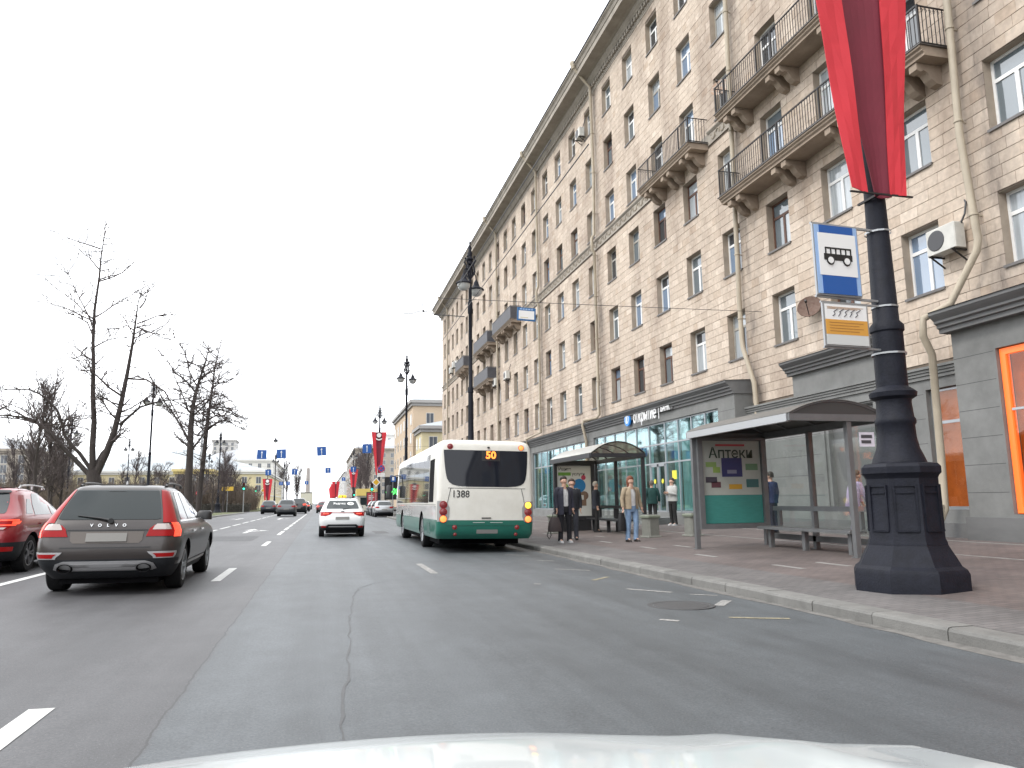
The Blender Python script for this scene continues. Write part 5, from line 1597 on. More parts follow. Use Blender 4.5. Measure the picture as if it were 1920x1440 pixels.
# ------------------------------------------------------------------ street lamps with their fittings
M_lamp = mat("navy_black_cast_iron", (0.012, 0.0135, 0.022), 0.6, 0.0, var=.45, scale=7, spec=.22, bump=.25, bscale=40)
M_lamp_glass = mat("lantern_glass", (0.45, 0.46, 0.46), 0.15, coat=.5)
def lamp_parts():
    o8 = math.pi / 8
    ped = MB()
    ped.lathe([(.70, -.05), (.70, .22), (.675, .27), (.62, .31), (.565, .42), (.52, .50), (.49, .56)], 8, ph=o8)
    ped.lathe([(.488, .562), (.482, .60), (.465, .64), (.445, 1.40), (.465, 1.44), (.495, 1.47), (.495, 1.55), (.46, 1.59), (.33, 1.61)], 8, ph=o8)
    for k in range(8):                        # raised frames on the eight faces
        a = 2 * math.pi * k / 8
        M = Matrix.Rotation(a, 3, 'Z')
        for (y, z, hy, hz) in ((0, .74, .125, .012), (0, 1.31, .125, .012), (-.125, 1.03, .010, .29), (.125, 1.03, .010, .29), (0, 1.22, .10, .010)):
            ped.obox(M @ Vector((.418 + (1.34 - z) * .022, y, z)), (.012, hy, hz), M)
    sh = MB()
    sh.lathe([(.33, 1.61), (.31, 1.67), (.26, 1.80), (.235, 1.95), (.23, 2.10), (.25, 2.13), (.25, 2.18), (.23, 2.21), (.215, 2.40), (.22, 2.44), (.285, 2.48), (.295, 2.54), (.25, 2.58), (.195, 2.62), (.195, 3.36), (.215, 3.38), (.215, 3.46), (.165, 3.52), (.135, 5.2), (.125, 6.6), (.15, 6.62), (.15, 6.85), (.10, 6.95), (.095, 10.7), (.13, 10.75), (.13, 11.3), (.09, 11.4), (.08, 13.3)], 14)
    crown = MB()
    crown.lathe([(.08, 13.3), (.17, 13.36), (.12, 13.5), (.19, 13.62), (.10, 13.78), (.14, 13.95), (.07, 14.1), (.10, 14.22), (.03, 14.4), (.05, 14.5), (.004, 14.72)], 10)
    for k in range(4):
        a = math.pi / 2 * k
        c, s = math.cos(a), math.sin(a)
        crown.tube([(c * .08, s * .08, 12.6), (c * .28, s * .28, 12.9), (c * .20, s * .20, 13.3), (c * .33, s * .33, 13.5), (c * .22, s * .22, 13.7)], [.035, .05, .04, .05, .02], 6)
        crown.lathe([(.001, -.07), (.07, 0), (.001, .09)], 6, (c * .26, s * .26, 13.72))
    lan = []
    for sg in (1, -1):
        arm = MB()
        arm.tube([(0, 0, 12.9), (sg * .35, 0, 13.05), (sg * .62, 0, 12.9), (sg * .66, 0, 12.72)], [.04, .035, .03, .03], 6)
        bell = MB(); bell.lathe([(.03, 12.74), (.07, 12.62), (.12, 12.55), (.16, 12.40), (.22, 12.30), (.40, 12.20), (.42, 12.14), (.36, 12.12)], 16, (sg * .66, 0, 0))
        dome = MB(); dome.lathe([(.34, 12.12), (.31, 11.98), (.22, 11.86), (.10, 11.80), (.001, 11.79)], 14, (sg * .66, 0, 0), caps=False)
        lan.append((arm.mesh("lamp_arm", M_lamp, 40), bell.mesh("lamp_shade", M_lamp, 40), dome.mesh("lamp_globe", M_lamp_glass, 60)))
    return ped.mesh("pedestal", M_lamp, 25), sh.mesh("shaft", M_lamp, 40), crown.mesh("crown_finial", M_lamp, 40), lan
LP = lamp_parts()
def street_lamp(x, y, z, label, rz=0.0, scale=1.0):
    root = empty("street_lamp", (x, y, z), rz, label, "street lamp", "ornate lamps along the avenue")
    root.scale = (scale, scale, scale)
    link("pedestal", LP[0], root); link("shaft", LP[1], root); link("crown_finial", LP[2], root)
    for a, b, c in LP[3]:
        arm = link("lamp_arm", a, root); link("lamp_shade", b, arm); link("lamp_globe", c, arm)
    return root
street_lamp(7.39, 8.35, .085, "close dark cast-iron lamp post on a broad pedestal carrying the bus stop sign", R(8))
street_lamp(7.2, 36.75, .085, "dark ornate lamp post rising behind the bus against the facade", R(50))
street_lamp(7.2, 66.6, .05, "dark ornate lamp post standing alone before the pale cross-street house", R(30))
street_lamp(7.4, 101.5, -.08, "dark ornate lamp post with a red banner by the crossing, beyond the bus", R(20))
street_lamp(7.4, 185, .08, "distant ornate lamp post directly behind the banner post at the crossing", R(20))
for x, y, lab in ((-13, 63.3, "ornate lamp post among the bare trees, half hidden by branches"), (-13, 104.5, "ornate lamp post on the lawn before the grey tower"),
                  (-27, 92, "ornate lamp post behind the forked tree's central stem"), (-27, 118, "ornate lamp post over the rear window of the brown estate car"), (-20.5, 150, "ornate lamp post above the yellow roof beyond the lawn"), (-8.6, 150, "slim ornate lamp post by the white tower block, nearer one"), (-8.6, 185, "slim ornate lamp post by the white tower block, farther one")):
    street_lamp(x, y, .2, lab, R(35), .75)

# red banners
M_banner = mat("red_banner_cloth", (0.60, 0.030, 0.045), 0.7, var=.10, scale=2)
M_banner_in = mat("shaded_red_banner_cloth", (0.17, 0.018, 0.035), 0.8, var=.15, scale=2)  # shade of the middle panel put into a darker red
M_emblem = mat("banner_emblem_white", (.75, .74, .72), .6)
def banner(x, y, z0, z1, label, w0=.47, w1=1.18, rz=0.0, emblem=True):
    root = empty("street_banner", (x, y, z0), rz, label, "banner", "red banners on the lamp posts")
    H = z1 - z0
    for sg in (1, -1):
        mb = MB()
        def f(u, v):
            hw = w0 + (w1 - w0) * v
            xi = .18 + .24 * v
            return (sg * (xi + (hw - xi) * u), -.27 + .03 * math.sin(v * 5) * u + .012 * math.sin(u * 5 + v * 13), v * H + (.05 if sg < 0 else 0) * u)
        mb.slab(f, 3, 14, (0, .012, 0)); mb.build("outer_panel", M_banner, root, base=False)
    mb = MB()
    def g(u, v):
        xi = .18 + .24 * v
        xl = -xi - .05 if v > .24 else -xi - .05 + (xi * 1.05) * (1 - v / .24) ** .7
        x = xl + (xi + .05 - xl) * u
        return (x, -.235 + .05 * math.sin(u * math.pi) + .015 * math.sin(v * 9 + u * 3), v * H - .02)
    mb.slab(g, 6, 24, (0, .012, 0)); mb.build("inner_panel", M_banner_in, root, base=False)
    mb = MB()
    mb.bar((-w0 - .02, -.255, 0), (w0 + .12, -.255, 0), .022); mb.bar((-w1 - .02, -.255, H), (w1 + .02, -.255, H), .022)
    mb.bar((0, .15, H), (0, -.25, H), .03); mb.bar((0, .15, 0), (0, -.25, 0), .03)
    mb.build("banner_frame", M_iron, root, base=False)
    if emblem:
        mb = MB(); mb.lathe([(0.001, -.02), (.30, -.02), (.30, 0)], 20, (0, -.29, H - .42), 'y'); e = mb.build("emblem", M_emblem, root, base=False)
        mb = MB(); mb.slab(lambda u, v: ((u - .5) * .8, -.32, H - .95 - .16 * math.sin(u * 3.1) + v * .17), 8, 1, (0, .01, 0)); mb.build("emblem_ribbon", M_emblem, e, base=False)
        mb = MB(); mb.slab(lambda u, v: ((u - .5) * .7, -.335, H - .70 - .12 * math.sin(u * 3.1) + v * .10), 8, 1, (0, .01, 0)); mb.build("emblem_band", M_black_trim, e, base=False)
banner(7.24, 8.35, 5.32, 10.3, "large red banner with dark middle on the close lamp post above the bus stop sign", .43, .99, 0, False)
banner(7.3, 101.4, 4.9, 10.6, "tall red banner with white emblem on the lamp post at the crossing", .35, 1.0)
banner(7.4, 184.9, 5.0, 9.2, "smaller red banner with white emblem left of the crossing lamp post", .5, 1.1)
for k, yy in enumerate((380, 430, 485, 545)):
    banner(6.8, yy, 4.2, 11.8, ("closest", "second", "third", "farthest")[k] + " of the red banners bunched far down the kerb behind the taxi roof", 1.0, 1.9, 0, k == 0)
    mb = MB(); mb.lathe([(.14, 0), (.08, 13)], 8, (6.8, yy, 0))
    o = mb.build("banner_pole", M_lamp); tag(o, ("closest", "second", "third", "farthest")[k] + " dark pole carrying the bunched far banners", "pole", "poles of the far banners")
banner(-9.95, 150, 2.0, 6.0, "small red banner before the yellow building, right of the green traffic light", .5, .9)
mb = MB(); mb.lathe([(.10, 0), (.06, 7)], 8, (-9.95, 150.05, .2)); o = mb.build("banner_pole", M_lamp); tag(o, "dark pole behind the small red banner by the yellow building", "pole")

# bus stop flag sign and route board on the close post
M_sign_blue = mat("traffic_sign_blue", (0.012, 0.085, 0.32), 0.45)
M_sign_pale = mat("sign_pale_blue", (0.28, 0.42, 0.66), 0.5)
M_sign_white = mat("sign_white", (0.74, 0.74, 0.73), 0.5)
M_sign_grey = mat("sign_back_grey", (0.36, 0.37, 0.38), 0.4, .6)
st = empty("bus_stop_sign", (6.58, 8.2, 3.88), R(3), "blue and white bus pictogram sign hung on the close lamp post", "sign")
def flat(mb, pts, y0, y1):
    """plate in the x-z plane, between y0 and y1"""
    mb.prism(pts[::-1], y0, y1); return mb
def rect(x0, x1, z0, z1): return [(x0, z0), (x1, z0), (x1, z1), (x0, z1)]
flat(MB(), rect(-.36, .36, 0, .98), .0, .03).build("backing_plate", M_sign_grey, st, base=False)
flat(MB(), rect(-.34, .34, .02, .96), -.012, -.001).build("pale_border", M_sign_pale, st, base=False)
flat(MB(), rect(-.27, .27, .02, .27), -.018, -.013).build("blue_band", M_sign_blue, st, base=False)
flat(MB(), rect(-.27, .27, .85, .96), -.018, -.013).build("blue_band", M_sign_blue, st, base=False)
flat(MB(), rect(-.30, .30, .27, .85), -.020, -.013).build("white_field", M_sign_white, st, base=False)
mb = MB()
flat(mb, rect(-.225, .225, .48, .565), -.026, -.0205)
flat(mb, rect(-.205, .215, .635, .655), -.026, -.0205)
for k in range(6): flat(mb, rect(-.205 + k * .08, -.185 + k * .08, .565, .635), -.026, -.0205)
for xx in (-.13, .13): mb.lathe([(.001, -.006), (.062, -.006), (.062, 0)], 16, (xx, -.0265, .475), 'y')
bp = mb.build("bus_pictogram", M_black_trim, st, base=False)
mb = MB()
for xx in (-.13, .13): mb.lathe([(.001, -.003), (.045, -.003), (.045, 0)], 16, (xx, -.033, .475), 'y')
mb.build("pictogram_wheels", M_sign_white, bp, base=False)
mb = MB(); mb.bar((-.36, .035, .99), (.78, .07, .99), .03); mb.bar((-.36, .035, -.01), (.72, .07, -.01), .03); mb.build("bracket", M_sign_grey, st, base=False)
ib = empty("route_board", (6.64, 8.2, 3.20), R(3), "white and orange timetable board under the bus stop sign", "sign")
flat(MB(), rect(-.36, .36, 0, .58), 0, .03).build("board_frame", M_sign_grey, ib, base=False)
flat(MB(), rect(-.33, .33, .355, .56), -.01, -.001).build("white_field", M_sign_white, ib, base=False)
flat(MB(), rect(-.33, .33, .155, .355), -.011, -.001).build("orange_field", mat("board_orange", (.60, .30, .055), .5), ib, base=False)
flat(MB(), rect(-.33, .33, .02, .155), -.010, -.001).build("pale_field", mat("board_pale", (.55, .56, .55), .5), ib, base=False)
mb = MB()
for k in range(5): mb.tube([(-.22 + .09 * k, -.012, .40), (-.18 + .09 * k, -.012, .43 + .02 * (k % 2)), (-.20 + .09 * k, -.012, .46), (-.13 + .09 * k, -.012, .50)], .008, 4)
mb.build("print_strokes", mat("grey_print", (.12, .12, .13), .6), ib, base=False)
mb = MB()
for k in range(3): flat(mb, rect(-.30, .28 - .05 * k, .52 - k * .012, .525 - k * .012), -.0125, -.0105)
for k in range(4): flat(mb, rect(-.28, .26 - .07 * (k % 2), .31 - k * .038, .318 - k * .038), -.0135, -.0115)
mb.build("print_lines", mat("brown_print", (.35, .16, .04), .6), ib, base=False)
mb = MB(); mb.bar((-.36, .035, .595), (.70, .07, .60), .025); mb.bar((-.36, .035, -.012), (.66, .07, .0), .025); mb.build("bracket", M_sign_grey, ib, base=False)
mb = MB()
for zz in (3.15, 3.80, 4.86): mb.lathe([(.222 if zz < 3.5 else .172, -.012), (.222 if zz < 3.5 else .172, .012)], 14, (7.39, 8.35, zz), caps=False)
o = mb.build("steel_band", M_sign_grey); tag(o, "thin steel clamp bands round the close lamp post holding the signs", "clamp")

# ------------------------------------------------------------------ bus shelters
M_shelter_grey = mat("shelter_grey_paint", (0.17, 0.175, 0.18), 0.45, .3, var=.2, scale=4)
M_shelter_dark = mat("shelter_black_paint", (0.035, 0.036, 0.040), 0.45, .3)
M_shelter_glass = glass_mat("shelter_glass", (0.93, 0.95, 0.94), 0.03, .04)
M_poly = glass_mat("polycarbonate_roof", (0.72, 0.68, 0.60), 0.10, .3)
M_grey_roof = mat("grey_sheet_roof", (0.16, 0.155, 0.145), 0.5, .3, var=.25, scale=3)
def shelter(name, label, x0, x1, y0, y1, ze, rise, style):
    """x0 = kerb side, x1 = back; arched roof spanning x, ad case at the far end (y1)"""
    m = M_shelter_grey if style == 'grey' else M_shelter_dark
    gz = walk_z((x0 + x1) / 2)
    root = empty(name, ((x0 + x1) / 2, (y0 + y1) / 2, gz), label=label, cat="bus shelter", group="bus shelters at the stop")
    zf = lambda x: ze + rise * max(0, 1 - ((x - (x0 + x1) / 2) / ((x1 - x0) / 2)) ** 2)
    mb = MB(); mb.slab(lambda u, v: (x0 - .02 + (x1 - x0 + .04) * u, y0 - .03 + (y1 - y0 + .06) * v, zf(x0 + (x1 - x0) * u) + .012), 16, 1, (0, 0, .012))
    mb.build("roof", M_grey_roof if style == 'grey' else M_poly, root)
    for k in range(5):
        y = y0 + (y1 - y0) * k / 4
        mb = MB(); mb.tube([(x0 + (x1 - x0) * i / 16, y, zf(x0 + (x1 - x0) * i / 16) + (-.012 if 0 < k < 4 else 0)) for i in range(17)], .02, 6); mb.build("roof_rib", m, root)
    for y in (y0, y1):     # end ties and closed gable
        mb = MB(); mb.box(x0 - .03, x1 + .03, y - .035, y + .035, ze - .13, ze - .005); mb.build("end_beam", m, root)
        mb = MB()
        n = 14
        vs = [(x0 + .03 + (x1 - x0 - .06) * i / n, y, ze - .004) for i in range(n + 1)] + [(x0 + .03 + (x1 - x0 - .06) * i / n, y, zf(x0 + .03 + (x1 - x0 - .06) * i / n) - .01) for i in range(n + 1)]
        mb.add(vs, [(i, i + 1, n + 2 + i, n + 1 + i) for i in range(n)])
        mb.build("gable_panel", mat("gable_dark", (.05, .05, .05), .5) if style == 'grey' else M_poly, root)
    for x in (x0, x1):
        mb = MB(); mb.box(x - .05, x + .05, y0 + .036, y1 - .036, ze - .14, ze + .004); mb.build("eave_beam", m if x == x1 or style != 'grey' else mat("eave_silver", (.42, .43, .44), .35, .5), root)
    posts = [(x0 + .12, y1), (x1 - .05, y1), (x1 - .05, (y0 + y1) / 2 + .2), (x1 - .05, y0 + .05)]
    if style == 'grey': posts.append((x1 - .75, y0 + .05))
    for x, y in posts:
        mb = MB(); mb.box(x - .05, x + .05, y - .05, y + .05, walk_z(x), ze - .135); p = mb.build("post", m, root)
        mb = MB(); mb.box(x - .08, x + .08, y - .08, y + .08, walk_z(x), walk_z(x) + .015); mb.build("foot_plate", m, p)
    # back glass panes and near end pane
    ys = [y0 + .12, (y0 + y1) / 2 + .14, y1 - .08]
    for a, b in zip(ys, ys[1:]):
        mb = MB(); mb.box(x1 - .056, x1 - .044, a + .03, b - .0, gz + .35, ze - .22); mb.build("back_pane", M_shelter_glass, root)
    if style == 'grey':
        mb = MB(); mb.box(x1 - .68, x1 - .12, y0 + .045, y0 + .056, gz + .25, ze - .22); mb.build("end_pane", M_shelter_glass, root)
        mb = MB(); mb.box(x1 - .10, x1 + .0, y0 + .1, y1 - .1, gz + .18, gz + .30); mb.build("kick_rail", m, root)
    # bench: seat, back rail, legs
    xb = x1 - .46
    mb = MB(); mb.cbox(xb - .20, xb + .20, y0 + .35, y1 - .5, gz + .42, gz + .48, .015); mb.build("bench_seat", m, root)
    mb = MB(); mb.box(x1 - .22, x1 - .16, y0 + .35, y1 - .5, gz + .82, gz + .92); mb.build("bench_back_rail", m, root)
    for y in (y0 + .55, (y0 + y1) / 2, y1 - .75):
        mb = MB(); mb.box(xb - .05, xb + .05, y - .05, y + .05, gz, gz + .42); mb.box(x1 - .25, x1 - .17, y - .04, y + .04, gz + .485, gz + .82); mb.build("bench_leg", m, root)
    # advertising case closing the far end
    ax0, ax1 = (x0 + .22, x0 + 1.88) if style == 'grey' else (x0 + .12, x0 + 1.58)
    zb, zt = (gz + .50, ze - .18)
    mb = MB()
    mb.box(ax0 - .06, ax0 + .06, y1 - .14, y1 - .052, zb - .08, zt + .06); mb.box(ax1 - .06, ax1 + .06, y1 - .14, y1 + .05, zb - .08, zt + .06)
    mb.box(ax0 + .06, ax1 - .06, y1 - .14, y1 + .05, zt, zt + .06); mb.box(ax0 + .06, ax1 - .06, y1 - .14, y1 + .05, zb - .08, zb + .03)
    mb.box(ax0 + .06, ax1 - .06, y1 - .05, y1 + .04, zb + .03, zt)
    ad = mb.build("advert_case", m, root)
    mb = MB(); mb.box(ax1 - .05, ax1 + .05, y1 - .10, y1 + .0, walk_z(ax1), zb - .08); mb.build("case_leg", m, root)
    if style != 'grey':
        mb = MB(); mb.cbox(ax0 + .25, ax1 - .1, y1 - .12, y1 + .02, walk_z(ax0), zb - .085, .02); mb.build("case_base", m, root)
    return root, ad, (ax0 + .07, ax1 - .07, y1 - .062, zb + .04, zt - .01), gz
def poster_rect(ad, y, r, m, nm="poster_block", d=0.0): return flat(MB(), rect(*r), y - .004 - d, y - d).build(nm, m, ad)
M_print_white = mat("poster_white", (.60, .61, .58), .5)
s2, ad2, (a0, a1, ay, z0, z1), _ = shelter("bus_shelter", "grey bus shelter with arched roof and a pharmacy poster, behind the close lamp post", 8.25, 10.25, 11.9, 15.85, 2.78, .25, 'grey')
H = z1 - z0; Wd = a1 - a0
poster_rect(ad2, ay, (a0, a1, z0 + H * .34, z1), mat("poster_grey_white", (.40, .42, .38), .5, var=.2, scale=2), "poster")
poster_rect(ad2, ay, (a0, a1, z0, z0 + H * .338), mat("poster_teal", (.045, .24, .21), .5, var=.2, scale=5, stretch=(1, 1, 6)), "poster_band")
place_text("poster_lettering", text_mesh("Аптеки", .34, .001, mat("poster_green_black", (.02, .045, .03), .5), bold=.004), ad2, (0, 0, 0), (1, 0, 0), (0, 0, 1))
def shift_text(o, parent, x, y, z):
    q = parent
    off = Vector((0, 0, 0))
    while q is not None:
        off += q.location; q = q.parent
    o.location = Vector((x, y, z)) - off
shift_text([o for o in ad2.children if o.name.startswith("poster_lettering")][0], ad2, (a0 + a1) / 2, ay - .006, z0 + H * .845)
poster_rect(ad2, ay, (a0 + Wd * .24, a0 + Wd * .74, z0 + H * .935, z0 + H * .96), mat("poster_red", (.45, .06, .07), .5), d=.005)
poster_rect(ad2, ay, (a0 + Wd * .33, a0 + Wd * .68, z0 + H * .56, z0 + H * .79), mat("poster_navy", (.03, .035, .12), .5), d=.005)
poster_rect(ad2, ay, (a0 + Wd * .42, a0 + Wd * .58, z0 + H * .60, z0 + H * .645), mat("poster_slate", (.20, .21, .28), .5), d=.010)
for r, c in (((.06, .24, .68, .74), (.20, .30, .10)), ((.18, .30, .61, .68), (.22, .32, .08)), ((.74, .95, .64, .72), (.12, .22, .13)), ((.05, .24, .49, .56), (.05, .045, .06)), ((.14, .30, .43, .50), (.10, .04, .05)), ((.44, .66, .41, .47), (.50, .28, .03)), ((.74, .95, .43, .53), (.04, .12, .12))):
    poster_rect(ad2, ay, (a0 + Wd * r[0], a0 + Wd * r[1], z0 + H * r[2], z0 + H * r[3]), mat("poster_tone_%d" % int(1000 * sum(c) + 1000 * r[0]), c, .5), d=.006)
pp = flat(MB(), rect(9.72, 10.05, 2.18, 2.45), 11.925, 11.93).build("taped_notice", mat("paper_lilac", (.62, .60, .68), .6), s2)
for k in range(2):
    flat(MB(), rect(9.76, 10.0 - .03 * k, 2.34 - .10 * k, 2.40 - .10 * k), 11.92, 11.924).build("notice_print", mat("print_black", (.06, .06, .07), .6), pp)
s1, ad1, (a0, a1, ay, z0, z1), _ = shelter("bus_shelter", "black-framed bus shelter with translucent arched roof beside the waiting people", 8.2, 10.0, 22.2, 26.5, 2.72, .36, 'dark')
H = z1 - z0; Wd = a1 - a0
poster_rect(ad1, ay, (a0, a1, z0, z1), M_print_white, "poster")
def ad_text(ad, s, size, m, x, y, z, bold=.003):
    o = place_text("poster_lettering", text_mesh(s, size, .001, m, bold=bold, align='LEFT'), ad, (0, 0, 0), (1, 0, 0), (0, 0, 1)); shift_text(o, ad, x, y, z)
M_print_dark = mat("print_dark", (.05, .055, .05), .5)
ad_text(ad1, "Ищите", .155, M_print_dark, a0 + .06, ay - .006, z0 + H * .93)
ad_text(ad1, "услуги", .155, M_print_dark, a0 + .58, ay - .006, z0 + H * .83)
ad_text(ad1, "Avito", .23, M_print_dark, a0 + .28, ay - .006, z0 + H * .07)
poster_rect(ad1, ay, (a0 + .05, a0 + .54, z0 + H * .80, z0 + H * .865), mat("poster_leaf", (.14, .30, .05), .5), d=.005)
def poster_disc(x, z, r, c, d=.005):
    mb = MB(); mb.lathe([(.001, -.003), (r, -.003), (r, .001)], 24, (x, ay - d, z), 'y'); mb.build("poster_disc", mat("disc_%d%d" % (int(c[0] * 99), int(c[2] * 99)), c, .5), ad1)
poster_disc(a0 + .86, z0 + H * .60, .25, (.02, .18, .42)); poster_disc(a0 + 1.03, z0 + H * .76, .09, (.45, .05, .10)); poster_disc(a0 + .30, z0 + H * .57, .14, (.22, .34, .07)); poster_disc(a0 + 1.05, z0 + H * .40, .16, (.16, .10, .08))
poster_rect(ad1, ay, (a0 + .48, a0 + 1.12, z0 + H * .20, z0 + H * .47), mat("poster_brown", (.20, .13, .09), .5), d=.007)
poster_rect(ad1, ay, (a0 + .66, a0 + 1.02, z0 + H * .32, z0 + H * .41), M_print_white, d=.012)
poster_disc(a0 + .58, z0 + H * .66, .13, (.30, .18, .13), .009)
poster_rect(ad1, ay, (a0 + .46, a0 + .80, z0 + H * .42, z0 + H * .55), mat("poster_shirt", (.42, .40, .37), .5), d=.010)

# litter bins
M_bin = mat("grey_bin_concrete", (0.22, 0.225, 0.20), 0.8, var=.2, scale=6)
def litter_bin(x, y, label, w=.20, h=.66):
    z = walk_z(x)
    root = empty("litter_bin", (x, y, z), R(12), label, "litter bin", "grey litter bins at the stop")
    mb = MB(); mb.cbox(-w, w, -w, w, .04, h, .05); mb.build("bin_body", M_bin, root, base=False)
    mb = MB(); mb.cbox(-w - .03, w + .03, -w - .03, w + .03, h - .10, h - .02, .03); mb.build("bin_rim", mat("bin_rim_green", (.15, .17, .13), .7), root, base=False)
    mb = MB(); mb.cbox(-w - .04, w + .04, -w - .04, w + .04, 0, .05, .02); mb.build("bin_foot", M_bin, root, base=False)
    mb = MB(); mb.box(-w + .07, w - .07, -w + .07, w - .07, h - .015, h + .003); mb.build("bin_mouth", M_under, root, base=False)
litter_bin(9.42, 20.7, "square grey litter bin beside the woman in the beige jacket")
litter_bin(10.5, 20.15, "grey litter bin partly hidden behind the pharmacy poster's post", .19)
litter_bin(8.05, 25.7, "grey litter bin half hidden behind the dark shopping bag", .19)

# ------------------------------------------------------------------ road signs hung over the lanes, hanging board, wires
M_wire = mat("overhead_wire", (.05, .05, .055), .6)
def hung_sign(x, y, z, tilt, label, s=.36):
    root = empty("lane_sign", (x, y, z), 0, label, "road sign", "blue arrow signs hung over the lanes", rot=(0, R(tilt), 0))
    flat(MB(), rect(-s, s, -s, s), 0, .02).build("sign_plate", M_sign_blue, root, base=False)
    mb = MB(); flat(mb, rect(-.025, .025, -s * .8, s * .35), -.008, -.001); flat(mb, [(-.08, s * .3), (.08, s * .3), (0, s * .75)], -.0085, -.001)
    mb.build("white_arrow", mat("arrow_white", (.75, .78, .80), .5), root, base=False)
    mb = MB(); mb.bar((-s * .8, .03, s), (-s * .8, .03, s + .25), .012); mb.bar((s * .8, .03, s), (s * .8, .03, s + .25), .012); mb.build("hanger", M_wire, root, base=False)
def span_wire(y, z, x0, x1, label, sag=.35):
    mb = MB(); mb.tube([(x0 + (x1 - x0) * i / 14, y, z - sag * math.sin(math.pi * i / 14)) for i in range(15)], .010, 4)
    o = mb.build("span_wire", M_wire); tag(o, label, "wire")
for k, (x, z, t) in enumerate(((-4.62, 5.15, 1), (-3.15, 5.2, -2), (-.06, 5.42, -4), (3.52, 5.64, -1))):
    hung_sign(x, 62, z, t, ("leftmost", "second", "third", "rightmost")[k] + " of the four close blue lane arrows above the road, counted from the trees")
for k, (x, z, t) in enumerate(((-6.79, 5.36, -2), (-3.48, 5.44, 1), (.79, 5.61, -2), (4.09, 5.74, 1))):
    hung_sign(x, 103, z, t, ("leftmost", "second", "third", "rightmost")[k] + " of the four smaller blue lane arrows in the row behind the close ones")
for k, (x, z, t) in enumerate(((-8.0, 5.4, 0), (-6.6, 5.4, 0), (-3.0, 5.5, 2), (4.4, 6.2, 0))):
    hung_sign(x, 160, z, t, ("first", "second", "third", "fourth")[k] + " tiny blue lane sign in the farthest row over the avenue, from the verge side", .36)
span_wire(62.03, 6.0, -13, 14.4, "thin wire carrying the close row of lane arrows", .25)
span_wire(103.03, 6.3, -13, 8, "thin wire carrying the second row of lane arrows", .25)
span_wire(160.03, 6.4, -13, 8, "thin wire carrying the farthest row of lane signs", .2)
hb = empty("hanging_stop_board", (6.1, 22, 6.84), 0, "blue-edged white stop board hanging on a wire before the facade", "sign", rot=(0, R(2), 0))
flat(MB(), rect(-.30, .30, 0, .42), 0, .03).build("blue_frame", mat("board_blue", (.02, .12, .30), .5), hb, base=False)
flat(MB(), rect(-.25, .25, .05, .32), -.008, -.001).build("white_panel", M_sign_white, hb, base=False)
for k in range(5): flat(MB(), rect(-.22 + .09 * k, -.15 + .09 * k, .35, .39), -.004, -.001).build("print_stroke", M_sign_pale, hb, base=False)
flat(MB(), rect(-.20, .05, .09, .11), -.011, -.009).build("yellow_print", mat("pale_yellow_print", (.55, .50, .30), .6), hb, base=False)
mb = MB(); mb.bar((-.25, .015, .42), (-.25, .015, .60), .012); mb.bar((.25, .015, .42), (.25, .015, .60), .012); mb.build("hanger", M_wire, hb, base=False)
span_wire(22.02, 7.55, -12, 14.48, "thin wire across the road carrying the blue-edged stop board", .12)
def catenary(x, y, z, label):
    mb = MB()
    mb.tube([(x - .9, y, z), (x - .5, y, z + .02), (x - .25, y, z + .12), (x, y, z + .16), (x + .25, y, z + .12), (x + .5, y, z + .02), (x + 1.9, y, z - .02)], .022, 5)
    mb.tube([(x - .02, y, z + .16), (x - .06, y, z + .62)], .02, 5)
    mb.lathe([(.02, 0), (.06, .03), (.06, .08), (.02, .12)], 8, (x, y, z + .10))
    o = mb.build("trolley_wire_hanger", M_wire); tag(o, label, "wire hanger", "trolley wire hangers")
catenary(4.3, 33, 10.1 - .4, "trolley wire hanger left of the building's far roof corner")
catenary(4.6, 75, 9.85, "left one of the small paired wire hangers above the crossing")
catenary(5.6, 75, 9.95, "right one of the small paired wire hangers above the crossing")
for k, x in enumerate((3.2, 3.8)):
    mb = MB(); mb.tube([(x, 10 + 8 * i, 6.6) for i in range(24)], .009, 4)
    o = mb.build("trolley_wire", M_wire); tag(o, ("outer", "inner")[k] + " of the two thin trolley wires above the bus lane", "wire", "trolley wires")

# traffic lights and signs at the crossing
M_tl_green = mat("green_signal", (.02, .5, .25), .3, emit=(.05, 1, .55), estr=2.5)
M_steel = mat("galvanised_steel", (.30, .31, .32), .45, .6)
def traffic_light(x, y, z0, h, label, yellow_sign=False):
    root = empty("traffic_light", (x, y, z0), 0, label, "traffic light", "traffic lights at the crossing")
    mb = MB(); mb.lathe([(.07, 0), (.05, h)], 10); mb.build("pole", M_steel, root, base=False)
    mb = MB(); mb.cbox(-.17, .17, -.28, -.06, h - 1.05, h, .03); hd = mb.build("signal_head", M_black_trim, root, base=False)
    for k, m in enumerate((M_off_red, mat("amber_off", (.16, .09, .01), .4), M_tl_green)):
        zc = h - .18 - k * .33
        mb = MB(); mb.lathe([(.001, -.03), (.09, -.02), (.125, 0)], 16, (0, -.285, zc), 'y'); mb.build("lens", m, hd, base=False)
        mb = MB(); mb.lathe([(.14, -.16), (.145, -.16), (.145, 0), (.14, 0)], 14, (0, -.285, zc), 'y', caps=False); mb.build("visor", M_black_trim, hd, base=False)
    return root
traffic_light(-9.9, 105, .26, 3.9, "green traffic light on the verge before the yellow building")
traffic_light(5.65, 88.5, .05, 3.6, "green traffic light beside the yellow diamond sign, past the parked cars")
traffic_light(-12, 150, .2, 4.4, "distant green traffic light in front of the white tower's foot")
traffic_light(6.2, 150, .05, 3.6, "distant green traffic light under the smaller red banner")
